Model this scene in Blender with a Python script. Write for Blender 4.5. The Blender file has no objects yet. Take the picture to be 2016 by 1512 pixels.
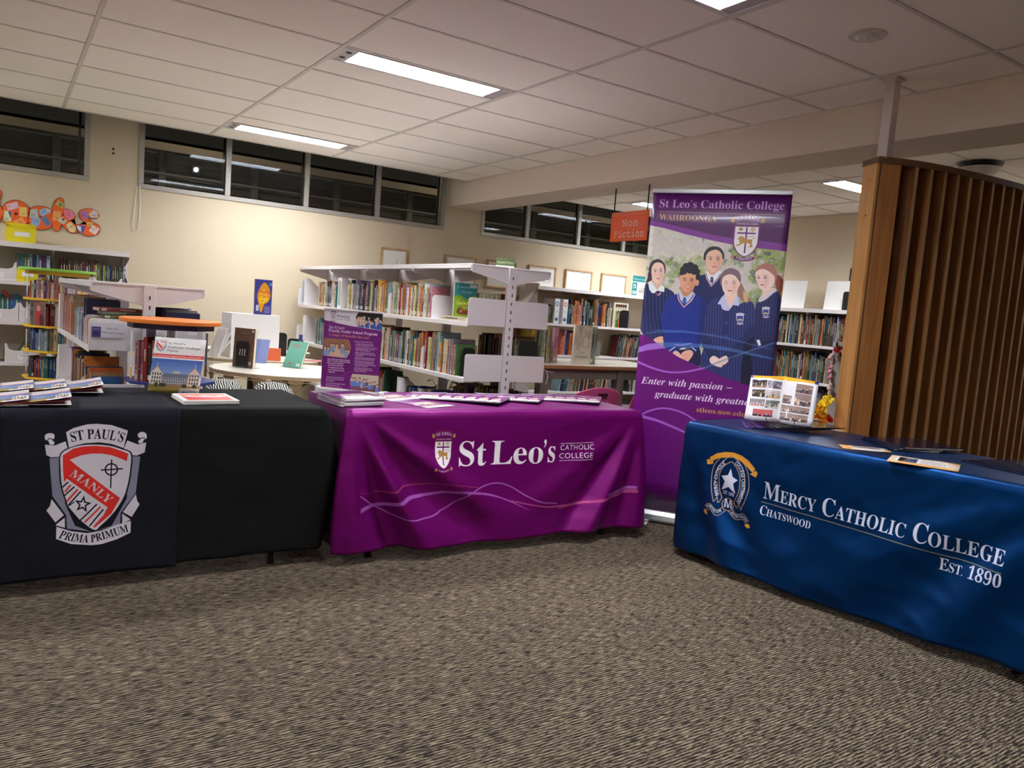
import bpy, bmesh, math, random
import numpy as np
from mathutils import Vector, Matrix, noise as mnoise

rng = random.Random(11)
nrg = np.random.RandomState(5)
SC = bpy.context.scene
COL = bpy.context.collection
PI = math.pi

# ------------------------------------------------------------------ camera
HC, CEIL = 1.26, 2.70
FPX = 1518.0
yaw, pitch, roll = -0.5892, -0.0941, -0.0766
_ca, _sa = math.cos(yaw), math.sin(yaw); _cb, _sb = math.cos(pitch), math.sin(pitch); _cc, _sc = math.cos(roll), math.sin(roll)
CR = (np.array([[_ca, -_sa, 0], [_sa, _ca, 0], [0, 0, 1]]) @ np.array([[1, 0, 0], [0, _cb, -_sb], [0, _sb, _cb]])
      @ np.array([[_cc, 0, _sc], [0, 1, 0], [-_sc, 0, _cc]]))
CP = np.array([-1.6284, -4.4330, HC])
cam_d = bpy.data.cameras.new('camera'); cam = bpy.data.objects.new('camera', cam_d); COL.objects.link(cam)
cam_d.sensor_width = 36.0; cam_d.lens = FPX * 36.0 / 2016.0; cam_d.clip_start = 0.05; cam_d.clip_end = 200
_r, _f, _u = CR[:, 0], CR[:, 1], CR[:, 2]
cam.matrix_world = Matrix(((_r[0], _u[0], -_f[0], CP[0]), (_r[1], _u[1], -_f[1], CP[1]), (_r[2], _u[2], -_f[2], CP[2]), (0, 0, 0, 1)))
SC.camera = cam

# ------------------------------------------------------------------ world, view, lamps
SC.view_settings.view_transform = 'Standard'; SC.view_settings.look = 'None'
SC.view_settings.gamma = 1.0; SC.view_settings.use_curve_mapping = False
SC.view_settings.exposure = 0.98
SC.cycles.max_bounces = 8; SC.cycles.diffuse_bounces = 7; SC.cycles.glossy_bounces = 3
SC.cycles.transmission_bounces = 6; SC.cycles.transparent_max_bounces = 12
SC.cycles.caustics_reflective = False; SC.cycles.caustics_refractive = False
SC.cycles.use_denoising = True
W = bpy.data.worlds.new('night'); SC.world = W; W.use_nodes = True
W.node_tree.nodes['Background'].inputs[0].default_value = (0.010, 0.009, 0.007, 1)
W.node_tree.nodes['Background'].inputs[1].default_value = 1.0
LAMP_W = 40.0
LAMP_COL = (0.95, 0.98, 1.0)

# room extents (metres); windows wall is +Y, open bay to the second room is +X
WALL_Y = 3.85; CE_Y = 3.463; BEAM_X0, BEAM_X1, BEAM_Z = 2.805, 3.25, 2.44
RX0, RX1, RY0 = -5.4, 6.65, -7.2

def ray(x, y):
    return CR @ np.array([(x - 1008) / FPX, 1.0, -(y - 756) / FPX])
def at_z(x, y, z):
    d = ray(x, y); return CP + d * ((z - HC) / d[2])
def at_y(x, y, Y):
    d = ray(x, y); return CP + d * ((Y - CP[1]) / d[1])
def at_x(x, y, X):
    d = ray(x, y); return CP + d * ((X - CP[0]) / d[0])
def at_d(x, y, D):
    return CP + D * ray(x, y)
class Face:
    """an upright printed surface: origin, horizontal direction; reads a traced pixel as (u, v) metres on it"""
    def __init__(s, A, B):
        s.A = np.array([A[0], A[1], 0.0]); d = np.array([B[0] - A[0], B[1] - A[1], 0.0]); s.L = np.linalg.norm(d)
        s.d = d / s.L; s.n = np.array([s.d[1], -s.d[0], 0.0])
    def uv(s, x, y):
        r = ray(x, y); t = ((s.A - CP) @ s.n) / (r @ s.n); Q = CP + t * r
        return float((Q - s.A) @ s.d), float(Q[2])
    def p(s, u, z, o=0.0):
        return s.A + s.d * u + s.n * o + np.array([0, 0, z])

# ------------------------------------------------------------------ materials
def s2l(c):
    return tuple(((v / 12.92) if v <= 0.04045 else ((v + 0.055) / 1.055) ** 2.4) for v in c)
def rgb(r, g, b):
    return s2l((r / 255.0, g / 255.0, b / 255.0)) + (1.0,)
def new_mat(name):
    m = bpy.data.materials.new(name); m.use_nodes = True
    nt = m.node_tree; b = nt.nodes['Principled BSDF']; return m, nt, b
def mat(name, col, rough=0.5, metal=0.0, bump=0.0, bscale=200.0, var=0.0, vscale=3.0, coat=0.0, sheen=0.0, trans=0.0, alpha=1.0, spec=0.5, detail=3.0):
    m, nt, b = new_mat(name)
    b.inputs['Base Color'].default_value = col; b.inputs['Roughness'].default_value = rough; b.inputs['Metallic'].default_value = metal
    b.inputs['Coat Weight'].default_value = coat; b.inputs['Sheen Weight'].default_value = sheen
    b.inputs['Transmission Weight'].default_value = trans; b.inputs['Specular IOR Level'].default_value = spec
    b.inputs['Alpha'].default_value = alpha
    tc = nt.nodes.new('ShaderNodeTexCoord')
    if var > 0:
        n = nt.nodes.new('ShaderNodeTexNoise'); n.inputs['Scale'].default_value = vscale; n.inputs['Detail'].default_value = detail
        nt.links.new(tc.outputs['Object'], n.inputs['Vector'])
        mp = nt.nodes.new('ShaderNodeMapRange'); mp.inputs['To Min'].default_value = 1 - var; mp.inputs['To Max'].default_value = 1 + var
        nt.links.new(n.outputs['Fac'], mp.inputs['Value'])
        mx = nt.nodes.new('ShaderNodeVectorMath'); mx.operation = 'SCALE'; mx.inputs[0].default_value = col[:3]
        nt.links.new(mp.outputs['Result'], mx.inputs['Scale']); nt.links.new(mx.outputs[0], b.inputs['Base Color'])
    if bump > 0:
        n2 = nt.nodes.new('ShaderNodeTexNoise'); n2.inputs['Scale'].default_value = bscale; n2.inputs['Detail'].default_value = 2
        nt.links.new(tc.outputs['Object'], n2.inputs['Vector'])
        bp = nt.nodes.new('ShaderNodeBump'); bp.inputs['Strength'].default_value = bump; bp.inputs['Distance'].default_value = 0.002
        nt.links.new(n2.outputs['Fac'], bp.inputs['Height']); nt.links.new(bp.outputs['Normal'], b.inputs['Normal'])
    return m
def img_mat(name, cv, rough=0.5, bump=0.0, bscale=300.0, sheen=0.0, coat=0.0, spec=0.5, tint=None):
    m, nt, b = new_mat(name)
    t = nt.nodes.new('ShaderNodeTexImage'); t.image = cv.image(name); t.extension = 'EXTEND'; t.interpolation = 'Linear'
    nt.links.new(t.outputs['Color'], b.inputs['Base Color'])
    b.inputs['Roughness'].default_value = rough; b.inputs['Sheen Weight'].default_value = sheen; b.inputs['Coat Weight'].default_value = coat
    b.inputs['Specular IOR Level'].default_value = spec
    if tint: b.inputs['Specular Tint'].default_value = tint
    if bump > 0:
        tc = nt.nodes.new('ShaderNodeTexCoord'); n2 = nt.nodes.new('ShaderNodeTexNoise'); n2.inputs['Scale'].default_value = bscale
        nt.links.new(tc.outputs['Object'], n2.inputs['Vector'])
        bp = nt.nodes.new('ShaderNodeBump'); bp.inputs['Strength'].default_value = bump; bp.inputs['Distance'].default_value = 0.002
        nt.links.new(n2.outputs['Fac'], bp.inputs['Height']); nt.links.new(bp.outputs['Normal'], b.inputs['Normal'])
    return m
def wood_mat(name, c0, c1, scale=(1, 1, 1), rough=0.45):
    m, nt, b = new_mat(name)
    tc = nt.nodes.new('ShaderNodeTexCoord'); mp = nt.nodes.new('ShaderNodeMapping'); mp.inputs['Scale'].default_value = scale
    nt.links.new(tc.outputs['Object'], mp.inputs['Vector'])
    n = nt.nodes.new('ShaderNodeTexNoise'); n.inputs['Scale'].default_value = 1.0; n.inputs['Detail'].default_value = 6; n.inputs['Distortion'].default_value = 0.6
    nt.links.new(mp.outputs[0], n.inputs['Vector'])
    cr = nt.nodes.new('ShaderNodeValToRGB'); cr.color_ramp.elements[0].color = c0; cr.color_ramp.elements[1].color = c1
    cr.color_ramp.elements[0].position = 0.3; cr.color_ramp.elements[1].position = 0.7
    nt.links.new(n.outputs['Fac'], cr.inputs[0]); nt.links.new(cr.outputs[0], b.inputs['Base Color']); b.inputs['Roughness'].default_value = rough
    bp = nt.nodes.new('ShaderNodeBump'); bp.inputs['Strength'].default_value = 0.15; bp.inputs['Distance'].default_value = 0.001
    nt.links.new(n.outputs['Fac'], bp.inputs['Height']); nt.links.new(bp.outputs['Normal'], b.inputs['Normal'])
    return m

# ------------------------------------------------------------------ mesh helpers
class MB:
    def __init__(s): s.v = []; s.f = []; s.m = []; s.uv = {}; s.M = None; s.c = []; s.cc = (1, 1, 1, 1)
    def add(s, vs, fs, mi=0, uvs=None):
        o = len(s.v)
        if s.M is not None: vs = [tuple(s.M @ Vector(v)) for v in vs]
        s.v += [tuple(float(a) for a in v) for v in vs]
        for k, f in enumerate(fs):
            if uvs is not None: s.uv[len(s.f)] = uvs[k]
            s.f.append(tuple(i + o for i in f)); s.m.append(mi); s.c.append(s.cc)
        return s
    def box(s, x0, x1, y0, y1, z0, z1, mi=0):
        vs = [(x0, y0, z0), (x1, y0, z0), (x1, y1, z0), (x0, y1, z0), (x0, y0, z1), (x1, y0, z1), (x1, y1, z1), (x0, y1, z1)]
        return s.add(vs, [(0, 3, 2, 1), (4, 5, 6, 7), (0, 1, 5, 4), (1, 2, 6, 5), (2, 3, 7, 6), (3, 0, 4, 7)], mi)
    def prism(s, pts, z0, z1, mi=0, axis='z'):
        """pts: 2D outline (ccw); extruded along axis"""
        n = len(pts)
        def P(a, b, c): return (a, b, c) if axis == 'z' else ((a, c, b) if axis == 'y' else (c, a, b))
        vs = [P(a, b, z0) for a, b in pts] + [P(a, b, z1) for a, b in pts]
        fs = [tuple(range(n - 1, -1, -1)), tuple(range(n, 2 * n))] + [(i, (i + 1) % n, (i + 1) % n + n, i + n) for i in range(n)]
        return s.add(vs, fs, mi)
    def cyl(s, p0, p1, r0, r1=None, seg=12, mi=0, cap=True):
        r1 = r0 if r1 is None else r1
        p0, p1 = Vector(p0), Vector(p1); d = (p1 - p0).normalized()
        a = d.orthogonal().normalized(); b = d.cross(a)
        vs = [tuple(p0 + (a * math.cos(t) + b * math.sin(t)) * r0) for t in [2 * PI * i / seg for i in range(seg)]]
        vs += [tuple(p1 + (a * math.cos(t) + b * math.sin(t)) * r1) for t in [2 * PI * i / seg for i in range(seg)]]
        fs = [(i, (i + 1) % seg, (i + 1) % seg + seg, i + seg) for i in range(seg)]
        if cap: fs += [tuple(range(seg - 1, -1, -1)), tuple(range(seg, 2 * seg))]
        return s.add(vs, fs, mi)
    def tube(s, pts, r, seg=8, mi=0):
        pts = [Vector(p) for p in pts]; n = len(pts); vs = []; ref = Vector((0.31, 0.17, 0.93))
        for i, p in enumerate(pts):
            d = (pts[min(i + 1, n - 1)] - pts[max(i - 1, 0)]).normalized(); a = d.cross(ref).normalized(); b = d.cross(a)
            vs += [tuple(p + (a * math.cos(2 * PI * k / seg) + b * math.sin(2 * PI * k / seg)) * r) for k in range(seg)]
        fs = [(i * seg + k, i * seg + (k + 1) % seg, (i + 1) * seg + (k + 1) % seg, (i + 1) * seg + k) for i in range(n - 1) for k in range(seg)]
        fs += [tuple(range(seg - 1, -1, -1)), tuple(range((n - 1) * seg, n * seg))]
        return s.add(vs, fs, mi)
    def quad(s, a, b, c, d, mi=0, uv=True):
        return s.add([a, b, c, d], [(0, 1, 2, 3)], mi, [[(0, 0), (1, 0), (1, 1), (0, 1)]] if uv else None)
    def grid(s, P, UV=None, mi=0):
        """P: array rows x cols x 3"""
        R, Cn = len(P), len(P[0]); vs = [tuple(P[r][c]) for r in range(R) for c in range(Cn)]
        fs = [(r * Cn + c, r * Cn + c + 1, (r + 1) * Cn + c + 1, (r + 1) * Cn + c) for r in range(R - 1) for c in range(Cn - 1)]
        uvs = None
        if UV is not None:
            uvs = [[UV[r][c], UV[r][c + 1], UV[r + 1][c + 1], UV[r + 1][c]] for r in range(R - 1) for c in range(Cn - 1)]
        return s.add(vs, fs, mi, uvs)
    def mesh(s, name, mats, smooth=False, color=False):
        me = bpy.data.meshes.new(name); me.from_pydata(s.v, [], s.f)
        for m_ in (mats if isinstance(mats, (list, tuple)) else [mats]): me.materials.append(m_)
        me.polygons.foreach_set('material_index', s.m)
        if s.uv:
            ul = me.uv_layers.new(name='UVMap')
            for fi, uvs in s.uv.items():
                p = me.polygons[fi]
                for k, li in enumerate(p.loop_indices): ul.data[li].uv = uvs[k]
        if color:
            at = me.color_attributes.new('Col', 'FLOAT_COLOR', 'CORNER')
            arr = np.array([c for f, c in zip(s.f, s.c) for _ in f], dtype=np.float32).ravel(); at.data.foreach_set('color', arr)
        if smooth: me.polygons.foreach_set('use_smooth', [True] * len(me.polygons))
        me.update(); return me
    def obj(s, name, mats, parent=None, smooth=False, bevel=0.0, color=False, angle=None):
        me = s.mesh(name, mats, smooth, color); o = bpy.data.objects.new(name, me); COL.objects.link(o)
        if parent is not None: o.parent = parent
        if bevel > 0:
            b = o.modifiers.new('bevel', 'BEVEL'); b.width = bevel; b.segments = 2; b.limit_method = 'ANGLE'; b.angle_limit = 0.7
        if angle is not None and smooth:
            me.set_sharp_from_angle(angle=angle)
        return o
def tag(o, label=None, cat=None, group=None, kind=None):
    if label: o['label'] = label
    if cat: o['category'] = cat
    if group: o['group'] = group
    if kind: o['kind'] = kind
    return o
def thing(name, label, cat, loc=(0, 0, 0), rz=0.0, group=None, kind=None, M=None):
    o = bpy.data.objects.new(name, None); COL.objects.link(o); o.empty_display_size = 0.1
    if M is not None: o.matrix_world = M
    else: o.location = loc; o.rotation_euler = (0, 0, rz)
    return tag(o, label, cat, group, kind)
def frame(origin, xdir, zdir=(0, 0, 1)):
    """matrix with x along xdir, z along zdir"""
    x = Vector(xdir).normalized(); z = Vector(zdir).normalized(); y = z.cross(x).normalized(); x = y.cross(z)
    return Matrix(((x[0], y[0], z[0], origin[0]), (x[1], y[1], z[1], origin[1]), (x[2], y[2], z[2], origin[2]), (0, 0, 0, 1)))
def copy_tree(o, parent=None):
    c = o.copy(); COL.objects.link(c)
    if parent is not None: c.parent = parent
    for ch in list(o.children): copy_tree(ch, c)
    return c
def rrect(x0, x1, z0, z1, r, corners=(1, 1, 1, 1), n=5):
    """rounded rectangle outline ccw: corners (bl, br, tr, tl)"""
    out = []
    for k, (cx, cz, a0, sx, sz) in enumerate(((x0, z0, PI, 1, 1), (x1, z0, 1.5 * PI, -1, 1), (x1, z1, 0, -1, -1), (x0, z1, 0.5 * PI, 1, -1))):
        if corners[k]:
            for i in range(n + 1):
                a = a0 + 0.5 * PI * i / n; out.append((cx + sx * r + r * math.cos(a), cz + sz * r + r * math.sin(a)))
        else: out.append((cx, cz))
    return out
# ------------------------------------------------------------------ flat print: vector art painted into generated images
_M = {'b': (0x1D400, 0x1D41A, 0x1D7CE), 'bi': (0x1D468, 0x1D482, None), 'sb': (0x1D5D4, 0x1D5EE, 0x1D7EC), 'tt': (0x1D670, 0x1D68A, 0x1D7F6)}
def style(s, mode):
    if mode not in _M: return s
    A, a, n = _M[mode]; o = ''
    for c in s:
        if 'A' <= c <= 'Z': c = chr(A + ord(c) - 65)
        elif 'a' <= c <= 'z': c = chr(a + ord(c) - 97)
        elif '0' <= c <= '9' and n: c = chr(n + ord(c) - 48)
        o += c
    return o
_tc = {}
_fc = bpy.data.curves.new('lettering', 'FONT'); _fo = bpy.data.objects.new('lettering', _fc); COL.objects.link(_fo)
def contours(s, mode='sans', offset=0.0, spacing=1.0):
    key = (s, mode, offset, spacing)
    if key in _tc: return _tc[key]
    _fc.body = style(s, mode); _fc.size = 1.0; _fc.offset = offset; _fc.space_character = spacing; _fc.resolution_u = 3
    bpy.context.view_layer.update()
    cu = _fo.to_curve(bpy.context.evaluated_depsgraph_get()); out = []
    for sp in cu.splines:
        bp = sp.bezier_points; n = len(bp)
        if n < 2: continue
        pts = []
        for i in range(n):
            a, b = bp[i], bp[(i + 1) % n]; p0, p1, p2, p3 = a.co, a.handle_right, b.handle_left, b.co
            st = 1 if (a.handle_right_type == 'VECTOR' and b.handle_left_type == 'VECTOR') else 4
            for k in range(st):
                t = k / st; q = (1 - t) ** 3 * p0 + 3 * (1 - t) ** 2 * t * p1 + 3 * (1 - t) * t * t * p2 + t ** 3 * p3
                pts.append((q.x, q.y))
        out.append(np.array(pts))
    _fo.to_curve_clear()
    _tc[key] = out; return out
CAPH = 0.72
def sm(pts, closed=False, n=6):
    P = [np.array(p, float) for p in pts]; N = len(P); out = []
    R = range(N) if closed else range(N - 1)
    for i in R:
        if closed: p0, p1, p2, p3 = P[i - 1], P[i], P[(i + 1) % N], P[(i + 2) % N]
        else: p0, p1, p2, p3 = P[max(i - 1, 0)], P[i], P[i + 1], P[min(i + 2, N - 1)]
        for k in range(n):
            t = k / n; out.append(0.5 * ((2 * p1) + (-p0 + p2) * t + (2 * p0 - 5 * p1 + 4 * p2 - p3) * t * t + (-p0 + 3 * p1 - 3 * p2 + p3) * t ** 3))
    if not closed: out.append(P[-1])
    return np.array(out)
def vnoise(h, w, cell, seed, octaves=3):
    r = np.random.RandomState(seed); out = np.zeros((h, w)); amp = 1.0; tot = 0
    for o in range(octaves):
        c = max(cell / 2 ** o, 1.5); gh, gw = int(h / c) + 3, int(w / c) + 3; g = r.rand(gh, gw)
        y = np.arange(h) / c; x = np.arange(w) / c; yi = y.astype(int); xi = x.astype(int); fy = (y - yi)[:, None]; fx = (x - xi)[None]
        fy = fy * fy * (3 - 2 * fy); fx = fx * fx * (3 - 2 * fx)
        a = g[yi][:, xi]; b = g[yi][:, xi + 1]; c_ = g[yi + 1][:, xi]; d = g[yi + 1][:, xi + 1]
        out += amp * ((a * (1 - fx) + b * fx) * (1 - fy) + (c_ * (1 - fx) + d * fx) * fy); tot += amp; amp *= 0.55
    return out / tot
def H_from(src, dst):
    A = []
    for (x, y), (u, v) in zip(src, dst):
        A.append([x, y, 1, 0, 0, 0, -u * x, -u * y, -u]); A.append([0, 0, 0, x, y, 1, -v * x, -v * y, -v])
    return np.linalg.svd(np.array(A))[2][-1].reshape(3, 3)
class Canvas:
    """u right, v up, metres (or any unit); T maps drawing coordinates to (u, v)"""
    def __init__(s, w, h, ppm, bg, u0=0.0, v0=0.0):
        s.W, s.Hh = int(round(w * ppm)), int(round(h * ppm)); s.k = ppm; s.u0, s.v0 = u0, v0
        s.w, s.h = w, h
        s.a = np.empty((s.Hh, s.W, 3)); s.a[:] = np.array(bg, float)[:3]; s.T = None; s.name = None
    def px(s, pts):
        P = np.asarray(pts, float)
        if s.T is not None: P = s.T(P)
        return np.stack([(P[:, 0] - s.u0) * s.k, s.Hh - (P[:, 1] - s.v0) * s.k], 1)
    def cover(s, conts, evenodd=False):
        SS = 4; E = []
        for c in conts:
            q = s.px(c); E.append(np.hstack([q, np.roll(q, -1, 0)]))
        E = np.vstack(E); x0, x1 = max(int(E[:, [0, 2]].min()) - 1, 0), min(int(E[:, [0, 2]].max()) + 2, s.W)
        y0, y1 = max(int(E[:, [1, 3]].min()) - 1, 0), min(int(E[:, [1, 3]].max()) + 2, s.Hh)
        if x1 <= x0 or y1 <= y0: return None
        w, h = x1 - x0, y1 - y0
        d = np.where(E[:, 3] > E[:, 1], 1.0, -1.0); ya = np.minimum(E[:, 1], E[:, 3]) * SS; yb = np.maximum(E[:, 1], E[:, 3]) * SS
        r0 = np.maximum(np.ceil(ya - 0.5), y0 * SS).astype(int); r1 = np.minimum(np.ceil(yb - 0.5), y1 * SS).astype(int)
        cnt = np.maximum(r1 - r0, 0); idx = np.repeat(np.arange(len(E)), cnt)
        if len(idx) == 0: return None
        off = np.arange(cnt.sum()) - np.repeat(np.cumsum(cnt) - cnt, cnt); row = r0[idx] + off; yy = (row + 0.5) / SS
        e = E[idx]; dy = e[:, 3] - e[:, 1]; xx = e[:, 0] + (e[:, 2] - e[:, 0]) * (yy - e[:, 1]) / dy - x0
        xx = np.clip(xx, 0, w - 1e-6); ix = xx.astype(int); fx = xx - ix; rr = row - y0 * SS
        acc = np.zeros((h * SS, w + 2)); np.add.at(acc, (rr, ix), d[idx] * (1 - fx)); np.add.at(acc, (rr, ix + 1), d[idx] * fx)
        cov = np.clip(np.abs(np.cumsum(acc, 1))[:, :w], 0, 1).reshape(h, SS, w).mean(1)
        return (x0, x1, y0, y1, cov)
    def fill(s, conts, col, alpha=1.0, soft=0, tex=None):
        if isinstance(conts, np.ndarray) or (len(conts) and not isinstance(conts[0], (np.ndarray, list))): conts = [conts]
        elif len(conts) and isinstance(conts[0], list) and not isinstance(conts[0][0], (list, tuple, np.ndarray)): conts = [conts]
        r = s.cover([np.asarray(c, float) for c in conts])
        if r is None: return
        x0, x1, y0, y1, cov = r
        if soft > 0:
            full = np.zeros((s.Hh, s.W)) if False else None
            p = int(soft * 2) + 1; X0, X1, Y0, Y1 = max(x0 - p, 0), min(x1 + p, s.W), max(y0 - p, 0), min(y1 + p, s.Hh)
            c2 = np.zeros((Y1 - Y0, X1 - X0)); c2[y0 - Y0:y1 - Y0, x0 - X0:x1 - X0] = cov
            for _ in range(2):
                for ax in (0, 1):
                    n = int(soft); cs = np.cumsum(np.pad(c2, [(n + 1, n) if a == ax else (0, 0) for a in (0, 1)], mode='edge'), ax)
                    m = c2.shape[ax]; c2 = (np.take(cs, np.arange(2 * n + 1, 2 * n + 1 + m), ax) - np.take(cs, np.arange(0, m), ax)) / (2 * n + 1)
            x0, x1, y0, y1, cov = X0, X1, Y0, Y1, c2
        cov = (cov * alpha)[..., None]; reg = s.a[y0:y1, x0:x1]
        c = np.array(col, float)[:3] if tex is None else tex[y0:y1, x0:x1]
        s.a[y0:y1, x0:x1] = reg * (1 - cov) + c * cov
    def rect(s, x0, y0, x1, y1, col, alpha=1.0): s.fill([np.array([(x0, y0), (x1, y0), (x1, y1), (x0, y1)])], col, alpha)
    def disc(s, cx, cy, rx, ry, col, alpha=1.0, rot=0.0, soft=0, n=28):
        t = np.linspace(0, 2 * PI, n, endpoint=False); x = rx * np.cos(t); y = ry * np.sin(t)
        s.fill([np.stack([cx + x * math.cos(rot) - y * math.sin(rot), cy + x * math.sin(rot) + y * math.cos(rot)], 1)], col, alpha, soft)
    def stroke(s, pts, wd, col, alpha=1.0, closed=False, soft=0, w2=None):
        P = np.asarray(pts, float)
        if closed: P = np.vstack([P, P[:1]])
        n = len(P) - 1; cs = []
        for i in range(n):
            d = P[i + 1] - P[i]; L = np.hypot(*d)
            if L < 1e-9: continue
            wa = wd if w2 is None else wd + (w2 - wd) * i / n; wb = wd if w2 is None else wd + (w2 - wd) * (i + 1) / n
            nn = np.array([-d[1], d[0]]) / L
            cs.append(np.array([P[i] + nn * wa / 2, P[i] - nn * wa / 2, P[i + 1] - nn * wb / 2, P[i + 1] + nn * wb / 2]))
            t = np.linspace(0, 2 * PI, 10, endpoint=False); cs.append(np.stack([P[i + 1][0] + wb / 2 * np.cos(t), P[i + 1][1] + wb / 2 * np.sin(t)], 1))
        sg = None; out = []
        for c in cs:
            q = s.px(c); ar = np.sum(q[:, 0] * np.roll(q[:, 1], -1) - np.roll(q[:, 0], -1) * q[:, 1])
            out.append(c if ar > 0 else c[::-1])
        s.fill(out, col, alpha, soft)
    def text(s, txt, p0, p1, h, col, mode='sans', alpha=1.0, offset=0.0, path=None, up=None, spacing=1.0, centre=False):
        """baseline from p0 to p1 in drawing units, cap height h (same units); up = unit vector of 'up' in drawing units"""
        cs = contours(txt, mode, offset, spacing)
        if not cs: return
        xmin = min(c[:, 0].min() for c in cs); xmax = max(c[:, 0].max() for c in cs); Wd = xmax - xmin
        out = []
        if path is None:
            p0 = np.array(p0, float); p1 = np.array(p1, float); d = (p1 - p0); upv = np.array(up if up is not None else (0, 1), float) * h / CAPH
            for c in cs: out.append(p0 + np.outer((c[:, 0] - xmin) / Wd, d) + np.outer(c[:, 1], upv))
        else:
            P = np.asarray(path, float); sl = np.hypot(*np.diff(P, axis=0).T); S = np.concatenate([[0], np.cumsum(sl)])
            sgn = 1.0 if up is None else up
            for c in cs:
                t = (c[:, 0] - xmin) / Wd * S[-1]; X = np.interp(t, S, P[:, 0]); Y = np.interp(t, S, P[:, 1])
                k = np.clip(np.searchsorted(S, t) - 1, 0, len(sl) - 1); D = np.diff(P, axis=0)[k] / sl[k][:, None]
                out.append(np.stack([X - D[:, 1] * c[:, 1] * h / CAPH * sgn, Y + D[:, 0] * c[:, 1] * h / CAPH * sgn], 1))
        s.fill(out, col, alpha)
    def bars(s, p0, p1, dn, rows, h, gap, col, seed=1, alpha=0.9, words=True):
        """lines of copy too small to read: rows of word-length marks"""
        r = random.Random(seed); p0 = np.array(p0, float); p1 = np.array(p1, float); dn = np.array(dn, float); d = p1 - p0
        for k in range(rows):
            t = 0.0; end = r.uniform(0.7, 1.0) if k % 3 == 2 else r.uniform(0.88, 1.0); q = p0 + dn * (gap * k)
            while t < end - 0.02:
                w = r.uniform(0.05, 0.16); w = min(w, end - t)
                a = q + d * t; b = q + d * (t + w)
                s.fill([np.array([a, b, b + dn * h, a + dn * h])], col, alpha); t += w + 0.022
    def image(s, name):
        im = bpy.data.images.new(name, s.W, s.Hh, alpha=False); buf = np.ones((s.Hh, s.W, 4), np.float32)
        buf[..., :3] = np.clip(s.a[::-1], 0, 1); im.pixels.foreach_set(buf.ravel()); im.pack(); return im
def C8(r, g, b): return (r / 255.0, g / 255.0, b / 255.0)
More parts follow.
